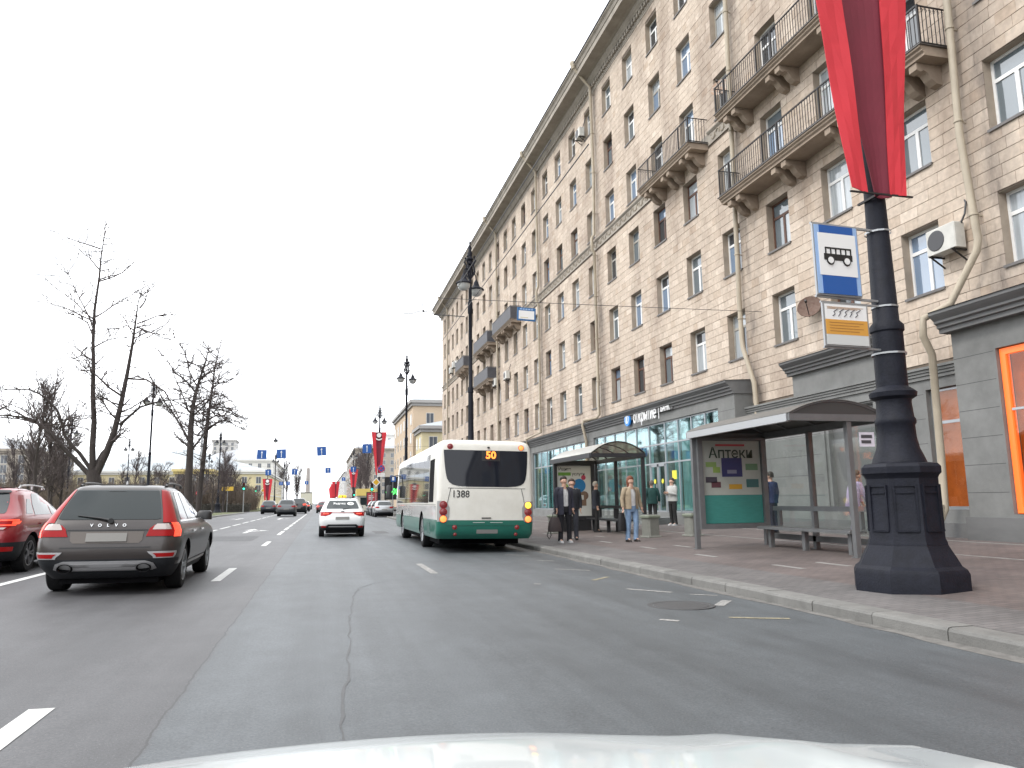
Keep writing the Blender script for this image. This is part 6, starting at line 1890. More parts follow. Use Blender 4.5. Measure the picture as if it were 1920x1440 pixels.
def sign_on_pole(name, x, y, z0, zc, label, build, pole_r=.04, pole_h=None):
    root = empty(name, (x, y, z0), 0, label, "road sign")
    mb = MB(); mb.lathe([(pole_r, 0), (pole_r, pole_h or (zc - z0 + .4))], 8, (0, .05, 0)); mb.build("pole", M_steel, root, base=False)
    build(root, zc - z0)
def dia(root, z):
    flat(MB(), [(0, z - .5), (.5, z), (0, z + .5), (-.5, z)], -.02, 0).build("white_diamond", M_sign_white, root, base=False)
    flat(MB(), [(0, z - .36), (.36, z), (0, z + .36), (-.36, z)], -.026, -.021).build("yellow_diamond", mat("priority_yellow", (.65, .38, .02), .5), root, base=False)
sign_on_pole("priority_sign", 6.1, 88, .05, 3.6, "yellow diamond priority sign beside the crossing lamp post", dia)
def nostop(root, z):
    mb = MB(); mb.lathe([(.001, -.02), (.42, -.02), (.42, 0)], 24, (0, 0, z), 'y'); mb.build("red_disc", mat("sign_red", (.5, .02, .03), .5), root, base=False)
    mb = MB(); mb.lathe([(.001, -.006), (.34, -.006), (.34, 0)], 24, (0, -.021, z), 'y'); mb.build("blue_disc", M_sign_blue, root, base=False)
    mb = MB()
    for s in (1, -1): mb.obox((0, -.032, z), (.34, .004, .04), Matrix.Rotation(R(45 * s), 3, 'Y'))
    mb.build("red_cross", mat("sign_red", (.5, .02, .03), .5), root, base=False)
    for k in range(2): flat(MB(), rect(-.42, .42, z - .72 - .22 * k, z - .54 - .22 * k), -.02, 0).build("small_plate", M_sign_white, root, base=False)
sign_on_pole("no_stopping_sign", 6.5, 86, .05, 5.1, "round blue and red no-stopping sign with white plates on the crossing post", nostop)
def noentry(root, z):
    mb = MB(); mb.lathe([(.001, -.02), (.35, -.02), (.35, 0)], 20, (0, 0, z), 'y'); mb.build("red_disc", mat("sign_red", (.5, .02, .03), .5), root, base=False)
    flat(MB(), rect(-.25, .25, z - .06, z + .06), -.027, -.021).build("white_bar", M_sign_white, root, base=False)
sign_on_pole("no_entry_sign", -16.5, 112, .2, 2.9, "round red no-entry sign among the thin trunks on the lawn", noentry)
sign_on_pole("priority_sign", -12.2, 170, .2, 4.2, "small distant diamond sign left of the dark tree mass over the far cars", dia)
def yel(root, z): flat(MB(), rect(-.8, .8, z - .3, z + .3), -.03, 0).build("yellow_board", mat("detour_yellow", (.55, .36, .04), .5), root, base=False)
sign_on_pole("direction_board", -13.4, 118, .2, 3.6, "yellow direction board left of the green traffic light on the verge", yel)
def pbl(root, z): flat(MB(), rect(-.35, .35, z - .35, z + .35), -.03, 0).build("blue_plate", M_sign_blue, root, base=False); flat(MB(), rect(-.1, .15, z - .2, z + .2), -.036, -.031).build("white_mark", M_sign_white, root, base=False)
sign_on_pole("parking_sign", 8.2, 90, .1, 4.05, "small square blue sign right of the crossing lamp post", pbl)
# red poster stand and neon-lettered shop behind the parked cars
root = empty("poster_stand", (6.2, 96.2, -.5), 0, "red lit poster stand on dark frame beyond the parked cars", "poster stand")
mb = MB(); mb.box(-.72, .72, -.1, .1, .5, 3.1); mb.box(-.3, .3, -.08, .08, -.1, .5); mb.build("case", M_black_trim, root, base=False)
flat(MB(), rect(-.62, .62, .62, 3.0), -.108, -.101).build("red_poster", mat("poster_scarlet", (.42, .05, .06), .5, var=.3, scale=3), root, base=False)
for k in range(3): flat(MB(), rect(-.45, .1 + .12 * (k % 2), 2.6 - .2 * k, 2.68 - .2 * k), -.113, -.109).build("poster_line", M_sign_white, root, base=False)
flat(MB(), rect(-.2, .5, .75, 1.3), -.113, -.109).build("poster_block", mat("poster_pale", (.5, .42, .4), .5), root, base=False)
root = empty("shop_neon_sign", (8.6, 91.0, 2.5), 0, "green neon lettered sign on a dark board over the parked cars", "sign")
flat(MB(), rect(-1.3, 1.6, -.9, 1.8), .0, .1).build("dark_board", M_black_trim, root, base=False)
NEON = [[(-.75, .1), (-.95, .2), (-1.1, 0), (-1.0, -.25), (-.75, -.2)], [(-.6, -.35), (-.35, .1), (-.15, .45), (-.1, .3), (-.25, -.3), (-.05, -.1), (.1, .4), (.2, .1), (.1, -.3)], [(.35, .2), (.25, -.1), (.4, -.25), (.55, 0), (.4, .2)], [(.72, -.28), (.74, -.24)], [(.9, .2), (.85, -.2), (1.0, -.2), (1.15, .2), (1.1, -.2), (1.25, -.15)]]
for st_ in NEON:
    mb = MB(); mb.tube([(x, -.05, z) for x, z in st_], .045, 5); mb.build("neon_stroke", mat("green_neon", (.05, .5, .08), .3, emit=(.1, 1, .15), estr=1.6), root, base=False)
mb = MB(); mb.box(-1.2, -1.1, .02, .1, -3.3, -.9); mb.box(1.4, 1.5, .02, .1, -3.3, -.9); mb.build("board_post", M_black_trim, root, base=False)
# covered bins and kiosks by the crossing
root = empty("street_kiosk", (7.3, 124, -.08), 0, "small white and yellow kiosk beyond the crossing", "kiosk")
mb = MB(); mb.box(-1.6, 1.6, 0, 3, .1, 2.5); mb.build("kiosk_wall", mat("kiosk_cream", (.45, .44, .38), .6), root, base=False)
mb = MB(); mb.box(-1.8, 1.8, -.3, 3.2, 2.5, 3.6); mb.build("kiosk_fascia", mat("kiosk_yellow", (.55, .42, .12), .6), root, base=False)
mb = MB(); mb.box(-1.2, 1.2, -.02, .0, 1.0, 2.2); mb.build("kiosk_window", M_car_glass, root, base=False)

root = empty("hanging_lamp", (-4.2, 72, 7.0), 0, "small round lamp hanging on a wire high above the lanes", "street lamp")
mb = MB(); mb.lathe([(.03, .35), (.06, .2), (.22, .05), (.24, 0)], 12); mb.build("lamp_shade", M_lamp, root, base=False)
mb = MB(); mb.lathe([(.2, 0), (.15, -.12), (.001, -.16)], 12, caps=False); mb.build("lamp_globe", M_lamp_glass, root, base=False)
mb = MB(); mb.bar((0, 0, .35), (0, 0, .8), .02); mb.build("hanger", M_wire, root, base=False)
# ------------------------------------------------------------------ people
M_skin = mat("skin", (0.50, 0.31, 0.23), 0.6)
M_eye = mat("eye_dark", (0.03, 0.025, 0.02), 0.3)
def skin_mesh(nodes, edges, rootname, m, sub=1):
    names = list(nodes)
    me = bpy.data.meshes.new("body")
    me.from_pydata([nodes[n][0] for n in names], [(names.index(a), names.index(b)) for a, b in edges], [])
    o = bpy.data.objects.new("body", me)
    col.objects.link(o)
    o.modifiers.new("skin", 'SKIN')
    layer = me.skin_vertices[0] if me.skin_vertices else None
    if layer is None:
        bpy.context.view_layer.objects.active = o
        bpy.ops.mesh.customdata_skin_add()
        layer = me.skin_vertices[0]
    for i, n in enumerate(names):
        r = nodes[n][1]
        layer.data[i].radius = r if isinstance(r, tuple) else (r, r)
        layer.data[i].use_root = (n == rootname)
    o.modifiers.new("sub", 'SUBSURF').levels = sub
    bpy.context.view_layer.update()
    res = bpy.data.meshes.new_from_object(o.evaluated_get(bpy.context.evaluated_depsgraph_get()))
    bpy.data.objects.remove(o)
    res.materials.clear(); res.materials.append(m)
    res.polygons.foreach_set("use_smooth", [True] * len(res.polygons))
    return res
def ring_loft(mb, rings, n=20, a0=0.0, a1=2 * math.pi, caps=True):
    """stack of elliptical rings (x, y, z, rx, ry); a0..a1 leaves a front opening (angle measured from -y)"""
    full = abs(a1 - a0 - 2 * math.pi) < 1e-6
    m = n if full else n + 1
    vs, fs = [], []
    for (x, y, z, rx, ry) in rings:
        for k in range(m):
            t = a0 + (a1 - a0) * k / n
            s, c = math.sin(t), math.cos(t)
            sq = abs(s) ** .85 * (1 if s >= 0 else -1)
            vs.append((x + rx * sq, y - ry * c, z))
    for i in range(len(rings) - 1):
        for k in range(n):
            j = (k + 1) % m
            fs.append((i * m + k, i * m + j, (i + 1) * m + j, (i + 1) * m + k))
    if full and caps:
        fs.append(tuple(range(m - 1, -1, -1))); fs.append(tuple((len(rings) - 1) * m + k for k in range(m)))
    mb.add(vs, fs)
def person(x, y, z, rz, h, label, C, arms=None, legs=None, jacket='open', hem=.86, hair=None, hairlong=False, bend=0.0, hood=False):
    """C: colours (jacket, shirt, trousers, shoes, hair); arms/legs: joint positions for a 1.75 m figure facing -y"""
    root = empty("person", (x, y, z), rz, label, "person", "people at the bus stop")
    s = h / 1.75
    root.scale = (s, s, s)
    A = {'L': [(.185, .0, 1.41), (.235, .03, 1.15), (.235, -.03, .91)], 'R': [(-.185, .0, 1.41), (-.235, .03, 1.15), (-.235, -.03, .91)]}
    if arms: A.update(arms)
    G = {'L': [(.095, 0, .93), (.10, -.015, .51), (.105, .02, .09)], 'R': [(-.095, 0, .93), (-.10, -.015, .51), (-.105, .02, .09)]}
    if legs: G.update(legs)
    lean = lambda zz: -bend * max(0, zz - .95)
    N = {'pel': ((0, 0, .95), .115), 'sp': ((0, lean(1.12), 1.12), .115), 'ch': ((0, lean(1.32), 1.30), .13), 'nk': ((0, lean(1.47), 1.465), .055),
         'h0': ((0, lean(1.53) - .015, 1.535), .062), 'h1': ((0, lean(1.6) - .012, 1.60), .080), 'h2': ((0, lean(1.66) - .004, 1.665), .084), 'h3': ((0, lean(1.72), 1.715), .060),
         'nose': ((0, lean(1.62) - .095, 1.615), .014), 'chin': ((0, lean(1.56) - .068, 1.555), .030)}
    E = [('pel', 'sp'), ('sp', 'ch'), ('ch', 'nk'), ('nk', 'h0'), ('h0', 'h1'), ('h1', 'h2'), ('h2', 'h3'), ('h1', 'nose'), ('h0', 'chin')]
    for sd, sg in (('L', 1), ('R', -1)):
        N['ear' + sd] = ((sg * .088, lean(1.62) + .005, 1.625), .016); E.append(('h1', 'ear' + sd))
        a = [Vector(p) + Vector((0, lean(p[2]), 0)) for p in A[sd]]
        N['s' + sd] = (a[0] * 1 - Vector((sg * .03, 0, 0)), .06); N['e' + sd] = (a[1], .042); N['w' + sd] = (a[2], .028)
        d = (a[2] - a[1]).normalized()
        pm = a[2] + d * .055
        N['p' + sd] = (pm, .034)
        E += [('ch', 's' + sd), ('s' + sd, 'e' + sd), ('e' + sd, 'w' + sd), ('w' + sd, 'p' + sd)]
        side = Vector((0, -1, 0)) if abs(d.y) < .8 else Vector((0, 0, 1))
        side = (side - d * side.dot(d)).normalized()
        inn = d.cross(side) * (-sg)
        for k, L in enumerate((.072, .080, .075, .060)):
            o = side * (.026 - .0175 * k)
            N['f%d%s' % (k, sd)] = (pm + d * .035 + o, .0095)
            N['g%d%s' % (k, sd)] = (pm + d * (.035 + L * .55) + o + inn * .012, .0085)
            N['i%d%s' % (k, sd)] = (pm + d * (.035 + L) * .96 + o + inn * .030, .0075)
            E += [('p' + sd, 'f%d%s' % (k, sd)), ('f%d%s' % (k, sd), 'g%d%s' % (k, sd)), ('g%d%s' % (k, sd), 'i%d%s' % (k, sd))]
        N['t' + sd] = (a[2] + d * .03 + side * .035 + inn * .012, .011); N['u' + sd] = (a[2] + d * .065 + side * .052 + inn * .02, .009)
        E += [('w' + sd, 't' + sd), ('t' + sd, 'u' + sd)]
        g = [Vector(p) for p in G[sd]]
        N['hp' + sd] = (g[0], .085); N['k' + sd] = (g[1], .058); N['a' + sd] = (g[2], .038); N['to' + sd] = (g[2] + Vector((sg * .01, -.14, -.05)), .03)
        E += [('pel', 'hp' + sd), ('hp' + sd, 'k' + sd), ('k' + sd, 'a' + sd), ('a' + sd, 'to' + sd)]
    link("body", skin_mesh(N, E, 'pel', M_skin), root)
    def cm(i, rough=.85): return mat("cloth_%02d_%02d_%02d" % tuple(int(v * 99) for v in C[i]), C[i], rough, var=.3, scale=9, bump=.9, bscale=11)
    # trousers
    mb = MB()
    ring_loft(mb, [(0, .0, .80, .175, .115), (0, .0, .90, .178, .125), (0, 0, 1.0, .165, .118), (0, 0, 1.06, .155, .11)])
    for sd, sg in (('L', 1), ('R', -1)):
        g = [Vector(p) for p in G[sd]]
        pts = [g[0] + Vector((0, 0, .02)), g[0].lerp(g[1], .5), g[1], g[1].lerp(g[2], .5), g[2] + Vector((0, 0, .0)), g[2] + Vector((0, -.01, -.035))]
        mb.tube(pts, [.102, .092, .074, .066, .066, .068], 12)
    mb.build("trousers", cm(2), root, 60, base=False)
    # shoes
    for sd, sg in (('L', 1), ('R', -1)):
        p = Vector(G[sd][2])
        mb = MB()
        ring_loft(mb, [(p.x + sg * .006, p.y - .055, p.z - .09, .047, .145), (p.x + sg * .006, p.y - .055, p.z - .06, .048, .145), (p.x + sg * .004, p.y - .045, p.z - .035, .042, .12), (p.x, p.y - .01, p.z - .005, .040, .062), (p.x, p.y + .005, p.z + .02, .040, .048)], 14)
        mb.build("shoe", cm(3, .6), root, 60, base=False)
    # shirt and jacket
    if jacket == 'open':
        mb = MB(); ring_loft(mb, [(0, lean(.9), .90, .168, .122), (0, lean(1.1), 1.10, .155, .118), (0, lean(1.3), 1.30, .175, .118), (0, lean(1.43), 1.43, .10, .07), (0, lean(1.48), 1.485, .062, .058)])
        mb.build("shirt", cm(1), root, 60, base=False)
    op = .30 if jacket == 'open' else 0.0
    mb = MB()
    rr = [(0, lean(hem), hem, .215, .155), (0, lean(hem + .1), hem + .1, .208, .152), (0, lean(1.06), max(1.06, hem + .15), .196, .145), (0, lean(1.25), 1.27, .212, .148), (0, lean(1.37), 1.37, .212, .138), (0, lean(1.43), 1.43, .150, .105), (0, lean(1.47), 1.475, .088, .080)]
    if op:
        ring_loft(mb, rr, 22, op, 2 * math.pi - op)
        k = len(mb.v)
        ring_loft(mb, [(a, b, c, d - .012, e - .012) for a, b, c, d, e in rr], 22, op, 2 * math.pi - op)
    else:
        ring_loft(mb, rr, 22)
    for sd, sg in (('L', 1), ('R', -1)):
        a = [Vector(p) + Vector((0, lean(p[2]), 0)) for p in A[sd]]
        mb.tube([a[0] - Vector((sg * .06, 0, -.015)), a[0], a[0].lerp(a[1], .5), a[1], a[1].lerp(a[2], .6), a[2]], [.060, .080, .070, .060, .053, .048], 12)
    mb.build("jacket", cm(0), root, 60, base=False)
    # hair: cap over the skull, longer at the back for long hair
    if hair is not None:
        mb = MB()
        yc = lean(1.66)
        if hairlong:
            ring_loft(mb, [(0, yc + .03, 1.46, .085, .05), (0, yc + .03, 1.55, .098, .070), (0, yc + .02, 1.64, .104, .085), (0, yc + .012, 1.71, .098, .092), (0, yc + .005, 1.765, .065, .066), (0, yc, 1.785, .02, .02)], 18)
        else:
            ring_loft(mb, [(0, yc + .035, 1.60, .080, .060), (0, yc + .022, 1.66, .096, .078), (0, yc + .008, 1.71, .094, .088), (0, yc + .002, 1.755, .064, .064), (0, yc, 1.775, .02, .02)], 18)
        mb.build("hair", mat("hair_%02d_%02d" % (int(hair[0] * 99), int(hair[2] * 99)), hair, .7), root, 60, base=False)
        mb = MB()
        for sg in (1, -1): mb.lathe([(.001, -.006), (.011, -.004), (.012, .004)], 8, (sg * .032, yc - .083, 1.645), 'y')
        mb.build("eyes", M_eye, root, base=False)
        mb = MB(); mb.box(-.022, .022, yc - .088, yc - .078, 1.577, 1.583); mb.build("mouth", mat("lips", (.30, .12, .10), .5), root, base=False)
    if hood:
        mb = MB(); ring_loft(mb, [(0, .055, 1.42, .10, .075), (0, .075, 1.48, .095, .065), (0, .085, 1.53, .07, .04)], 14); mb.build("hood", cm(0), root, 60, base=False)
    return root
pz = walk_z
person(6.72, 20.55, pz(6.72), R(6), 1.86, "man in a dark long coat, black trousers and white trainers at the kerb", [(.035, .036, .055), (.60, .60, .60), (.010, .010, .014), (.62, .62, .62)], hair=(.03, .025, .02), hem=.74,
       legs={'L': [(.095, 0, .93), (.125, -.02, .51), (.14, .02, .09)], 'R': [(-.095, 0, .93), (-.11, -.02, .51), (-.125, .01, .09)]})
person(7.28, 21.5, pz(7.28), R(-15), 1.80, "person in black jacket half hidden behind the man in the long coat", [(.018, .02, .026), (.1, .1, .1), (.05, .055, .07), (.015, .015, .015)], jacket='closed', hair=(.05, .03, .02), hem=.88)
person(8.28, 19.4, pz(8.28), R(8), 1.76, "woman in an open beige jacket, white top and light blue jeans with reddish hair", [(.34, .27, .185), (.68, .68, .68), (.20, .30, .45), (.025, .018, .016)], hair=(.16, .05, .025), hairlong=True, hem=.88,
       arms={'R': [(-.185, .0, 1.41), (-.27, .02, 1.15), (-.29, -.05, .93)], 'L': [(.185, 0, 1.41), (.27, .02, 1.15), (.29, -.04, .93)]}, legs={'L': [(.095, 0, .93), (.105, -.06, .51), (.10, -.02, .09)], 'R': [(-.095, 0, .93), (-.10, .0, .51), (-.115, .04, .09)]})
person(12.55, 27.3, pz(12.55) + .02, R(165), 1.70, "person in a dark green jacket seen from behind, heading for the bank door", [(.012, .055, .050), (.1, .1, .1), (.012, .012, .016), (.02, .02, .02)], jacket='closed', hair=(.10, .08, .07), hem=.84,
       legs={'L': [(.095, 0, .93), (.09, -.10, .52), (.08, .02, .10)], 'R': [(-.095, 0, .93), (-.10, .02, .51), (-.10, .16, .13)]}, arms={'L': [(.185, 0, 1.41), (.27, .05, 1.15), (.28, -.03, .93)], 'R': [(-.185, 0, 1.41), (-.27, .02, 1.15), (-.29, -.08, .94)]})
person(12.95, 26.35, pz(12.95), R(-75), 1.78, "person in a pale hooded top looking at a phone by the bank glass", [(.50, .50, .48), (.1, .1, .1), (.012, .012, .015), (.5, .5, .5)], jacket='closed', hair=(.05, .04, .035), hem=.90, hood=True,
       arms={'L': [(.185, 0, 1.41), (.215, -.02, 1.14), (.08, -.27, 1.20)], 'R': [(-.185, 0, 1.41), (-.215, -.02, 1.14), (-.08, -.25, 1.18)]})
person(9.35, 25.0, pz(9.35), R(70), 1.74, "person in dark clothes waiting inside the black-framed shelter", [(.025, .028, .04), (.1, .1, .1), (.012, .014, .02), (.02, .02, .02)], jacket='closed', hair=(.36, .34, .31), hem=.80)
person(12.6, 19.3, pz(12.6), R(200), 1.74, "person in a blue jacket seen through the grey shelter's glass", [(.02, .035, .10), (.1, .1, .1), (.04, .045, .07), (.03, .03, .03)], jacket='closed', hair=(.03, .025, .02), hem=.86)
person(11.9, 15.0, pz(11.9), R(80), 1.62, "person in a lilac jacket bending forward behind the grey shelter", [(.44, .36, .55), (.4, .4, .4), (.36, .32, .42), (.6, .58, .6)], jacket='closed', hair=(.10, .07, .05), hem=.84, bend=.22,
       arms={'L': [(.185, 0, 1.41), (.20, -.16, 1.15), (.14, -.30, .98)], 'R': [(-.185, 0, 1.41), (-.20, -.16, 1.15), (-.14, -.30, .98)]}, legs={'L': [(.095, 0, .93), (.11, -.07, .52), (.10, .03, .09)], 'R': [(-.095, 0, .93), (-.11, -.03, .52), (-.11, .06, .09)]})
def bag(x, y, z, w, d, h, rz, label, c, handle=.14, strap=False):
    root = empty("shopping_bag", (x, y, z), rz, label, "bag")
    mb = MB()
    rings = [(0, 0, 0, w * .50, d * .5), (0, 0, h * .1, w * .53, d * .55), (0, 0, h * .6, w * .47, d * .5), (0, 0, h * .92, w * .33, d * .28), (0, 0, h, w * .28, d * .16)]
    ring_loft(mb, rings, 16); mb.build("bag_body", mat("bag_%02d" % int(c[0] * 999), c, .7, var=.3, scale=8), root, 40, base=False)
    mb = MB(); mb.tube([(-w * .2, 0, h * .95), (-w * .12, 0, h + handle * .8), (0, 0, h + handle), (w * .12, 0, h + handle * .8), (w * .2, 0, h * .95)], .010, 6); mb.build("handle", M_black_trim, root, base=False)
    if strap:
        mb = MB(); mb.tube([(-w * .45, 0, h * .15), (-w * .6, -.02, -.10), (-w * .45, -.02, -.20), (-w * .3, 0, -.10), (-w * .35, 0, .05)], .014, 6); mb.build("loose_strap", M_black_trim, root, base=False)
bag(6.42, 20.50, pz(6.4) + .33, .42, .18, .40, R(5), "brown backpack hanging from the coated man's hand", (.06, .045, .045), .16, True)
bag(7.98, 19.38, pz(7.98) + .30, .24, .14, .50, R(10), "narrow black bag in the beige-jacketed woman's hand", (.012, .012, .014), .14)
# ------------------------------------------------------------------ bare trees
M_bark = mat("dark_bark", (0.055, 0.045, 0.042), 0.95, var=.4, scale=7, stretch=(1, 1, .3), bump=.5, bscale=20)
M_twig = mat("bare_twigs", (0.075, 0.060, 0.058), 0.95)
M_brush = mat("brown_brush", (0.11, 0.085, 0.065), 0.95)
def shoot(mb, p, d, L, r, depth, rng, n=5, lift=.12, droop=0.0, wig=.28, kids=5):
    """a branch with its own side branches"""
    k = 5 if depth > 0 else 3
    pts, rad = [Vector(p)], [r]
    q, dd = Vector(p), Vector(d).normalized()
    dirs = [dd.copy()]
    for i in range(k):
        dd = (dd + Vector((rng.uniform(-wig, wig), rng.uniform(-wig, wig), rng.uniform(-wig, wig) * .7 + lift - droop * i / k))).normalized()
        q = q + dd * (L / k)
        pts.append(q.copy()); rad.append(max(r * (1 - .70 * (i + 1) / k), .010)); dirs.append(dd.copy())
    mb.tube(pts, rad, n if depth > 0 else 3, caps=False)
    if depth > 0:
        for j in range(kids):
            t = rng.uniform(.25, 1.0) * k
            i = min(int(t), k - 1)
            b = pts[i].lerp(pts[i + 1], t - i)
            ax = Vector((rng.uniform(-1, 1), rng.uniform(-1, 1), rng.uniform(-.3, .8))).normalized()
            nd = (dirs[i] * rng.uniform(.5, .9) + ax * rng.uniform(.5, .95)).normalized()
            shoot(mb, b, nd, L * rng.uniform(.32, .62), rad[i] * .5 + .005, depth - 1, rng, 4, lift, droop, wig, max(3, kids - 1))
def limb_tree(label, Y, lines, radii, seed, twig=1.0, dy=.8, group="bare park trees", tw_r=1.0, big=(0, 0)):
    """tree whose main limbs follow measured lines (x, z) standing at depth Y, with side branches grown on them"""
    rng = random.Random(seed)
    base = lines[0][0]
    root = empty("bare_tree", (base[0], Y, .2), label=label, cat="tree", group=group)
    tr, cr_ = MB(), MB()
    for li, (ln, (ra, rb)) in enumerate(zip(lines, radii)):
        off = 0.0 if li == 0 else rng.uniform(-dy, dy)
        pts = []
        for i, (x, z) in enumerate(ln):
            t = i / (len(ln) - 1)
            pts.append(Vector((x, Y + off * t * t * 1.5 + rng.uniform(-.08, .08) * (i > 0), z)))
        if li == 0:
            pts = [Vector((pts[0].x, Y, .15)), Vector((pts[0].x, Y, .5))] + pts[1:] if pts[0].z > .3 else pts
            rad = [ra * 1.35, ra * 1.1] + [ra + (rb - ra) * i / max(1, len(pts) - 3) for i in range(len(pts) - 2)]
        else:
            rad = [ra + (rb - ra) * i / (len(pts) - 1) for i in range(len(pts))]
        tgt = tr if ra > .09 else cr_
        tgt.tube(pts, rad, 10 if ra > .1 else 6, caps=(ra > .1))
        if li > 0 or len(lines[0]) >= 6:
            for _ in range(4):
                dd = (pts[-1] - pts[-2]).normalized()
                shoot(cr_, pts[-1], dd + Vector((rng.uniform(-.7, .7), rng.uniform(-.7, .7), rng.uniform(-.2, .5))), rng.uniform(.8, 1.8), .028 * tw_r, 1, rng, 4, .05, .04, .35, 5)
        # side shoots
        if li == 0 and len(lines[0]) < 6: continue
        tot = sum((b - a).length for a, b in zip(pts, pts[1:]))
        cnt = int(tot * 1.9 * twig)
        for _ in range(cnt):
            t = rng.uniform(.22 if ra > .1 else .1, 1) * (len(pts) - 1)
            i = min(int(t), len(pts) - 2)
            p = pts[i].lerp(pts[i + 1], t - i)
            dd = (pts[i + 1] - pts[i]).normalized()
            ax = Vector((rng.uniform(-1, 1), rng.uniform(-1, 1), rng.uniform(-.5, .6))).normalized()
            L = rng.uniform(.35, 2.1) * (1.25 - .6 * t / (len(pts) - 1)) * (.75 if ra > .1 else 1.0)
            shoot(cr_, p, dd * .35 + ax, L, (.022 + L * .014) * tw_r, 1 if L > .5 else 0, rng, 4, .05, .05, .35, 5)
    for li in big[1:] if big[0] else ():
        ln = lines[li]
        for _ in range(big[0]):
            t = rng.uniform(.30, .97) * (len(ln) - 1)
            i = min(int(t), len(ln) - 2)
            a, b = Vector((ln[i][0], Y, ln[i][1])), Vector((ln[i + 1][0], Y, ln[i + 1][1]))
            sx = rng.choice((-1, 1))
            shoot(cr_, a.lerp(b, t - i), Vector((sx * rng.uniform(.5, 1), rng.uniform(-.6, .6), rng.uniform(.1, .75))), rng.uniform(1.6, 4.2) * (1.2 - .5 * t / len(ln)), .055 * tw_r, 2, rng, 4, .04, .14, .26, 6)
    tr.build("trunk", M_bark, root, 50)
    o = cr_.build("crown", M_twig, root)
    return root
T1 = [[(-13.14, .2), (-13.18, 1.90), (-13.23, 2.69), (-13.37, 3.43)],
      [(-13.37, 3.43), (-13.46, 4.77), (-13.51, 6.39), (-13.67, 8.02), (-13.75, 9.67), (-13.92, 11.34), (-13.96, 13.36), (-13.86, 15.43), (-13.84, 16.99), (-13.77, 18.22)],
      [(-13.22, 3.1), (-12.68, 4.45), (-12.32, 5.75), (-12.03, 7.40), (-11.79, 9.40), (-11.59, 11.09), (-11.45, 12.80), (-11.33, 14.02)],
      [(-13.30, 2.9), (-14.39, 4.07), (-15.07, 4.77), (-15.64, 5.47), (-16.31, 6.10), (-16.99, 6.51), (-17.71, 6.66), (-18.55, 6.74), (-19.64, 6.57)],
      [(-13.36, 3.3), (-13.81, 3.97), (-14.13, 4.45), (-14.50, 4.83), (-15.02, 5.57), (-15.11, 6.05), (-15.40, 6.95), (-15.84, 7.49), (-16.30, 7.90), (-16.92, 8.18), (-17.54, 8.13), (-18.65, 8.01)],
      [(-11.94, 7.89), (-12.78, 8.47), (-13.42, 9.15), (-13.82, 9.41)], [(-12.08, 6.18), (-11.49, 6.81), (-11.01, 7.35), (-9.88, 7.77), (-8.35, 8.07)], [(-11.77, 9.06), (-10.71, 9.02), (-9.60, 8.28), (-8.92, 7.12), (-8.41, 6.12)],
      [(-13.30, 3.6), (-12.97, 4.45), (-12.57, 5.10), (-12.28, 5.69)], [(-13.81, 10.17), (-14.48, 10.48), (-15.09, 10.39)], [(-13.91, 11.68), (-14.24, 12.50), (-14.85, 12.78)], [(-13.96, 12.35), (-14.44, 13.34), (-14.79, 14.17), (-15.16, 15.18)],
      [(-11.59, 12.11), (-12.04, 12.43), (-12.42, 12.25)], [(-11.45, 12.39), (-10.97, 12.07), (-10.26, 11.89)]]
limb_tree("large forked bare tree with four stems behind the brown estate car", 50, T1, [(.40, .36), (.19, .022), (.23, .022), (.15, .03), (.12, .025), (.075, .03), (.095, .03), (.06, .03), (.12, .09), (.05, .025), (.05, .025), (.05, .02), (.045, .02), (.05, .02)], 3, 1.7, big=(9, 1, 2, 3))
T2 = [[(-12.05, .2), (-12.11, 3.62), (-12.13, 6.12), (-12.17, 8.65), (-12.11, 10.44), (-11.94, 11.72), (-11.58, 13.28), (-11.17, 14.86), (-10.95, 16.18)], [(-12.24, 7.23), (-13.01, 8.64), (-13.78, 9.90), (-14.53, 10.90), (-15.05, 11.91)], [(-12.31, 6.72), (-12.80, 7.23), (-13.29, 7.63)],
      [(-12.01, 6.37), (-11.53, 7.13), (-10.95, 8.05)], [(-12.08, 9.77), (-12.53, 10.27), (-12.91, 11.29), (-13.98, 13.74)], [(-12.03, 9.67), (-11.21, 10.45), (-10.30, 11.50)], [(-11.95, 11.98), (-12.76, 12.99), (-13.74, 13.74), (-14.67, 15.16)], [(-11.8, 12.5), (-12.6, 14.0), (-12.9, 15.6), (-13.8, 16.9)], [(-11.6, 13.2), (-10.8, 14.0), (-9.9, 14.3)]]
limb_tree("upright bare tree with ascending branches over the estate car's far side", 76, T2, [(.30, .03), (.12, .035), (.10, .04), (.12, .04), (.12, .03), (.10, .03), (.10, .03), (.07, .02), (.06, .02)], 5, 2.6, tw_r=1.3, big=(16, 0))
T3 = [[(-12.33, .3), (-12.19, 3.86), (-12.01, 6.63), (-11.87, 9.44), (-11.74, 11.14), (-11.53, 13.43), (-11.37, 15.74), (-11.03, 17.79)], [(-11.76, 9.27), (-10.84, 9.91), (-9.95, 10.14), (-8.85, 9.47), (-8.14, 9.14)], [(-11.70, 10.29), (-10.77, 10.70), (-9.69, 10.32), (-8.59, 9.76)], [(-11.84, 8.77), (-12.67, 8.42), (-13.21, 8.87)],
      [(-11.65, 11.43), (-10.82, 11.90), (-9.83, 11.29), (-8.90, 10.73)], [(-11.45, 14.01), (-10.12, 14.33), (-9.34, 14.93)], [(-11.74, 10.01), (-12.59, 10.11), (-13.08, 9.43)], [(-11.6, 12.8), (-10.6, 13.0), (-9.6, 12.2)], [(-11.8, 10.6), (-10.9, 11.3), (-9.5, 10.9), (-8.6, 10.2)]]
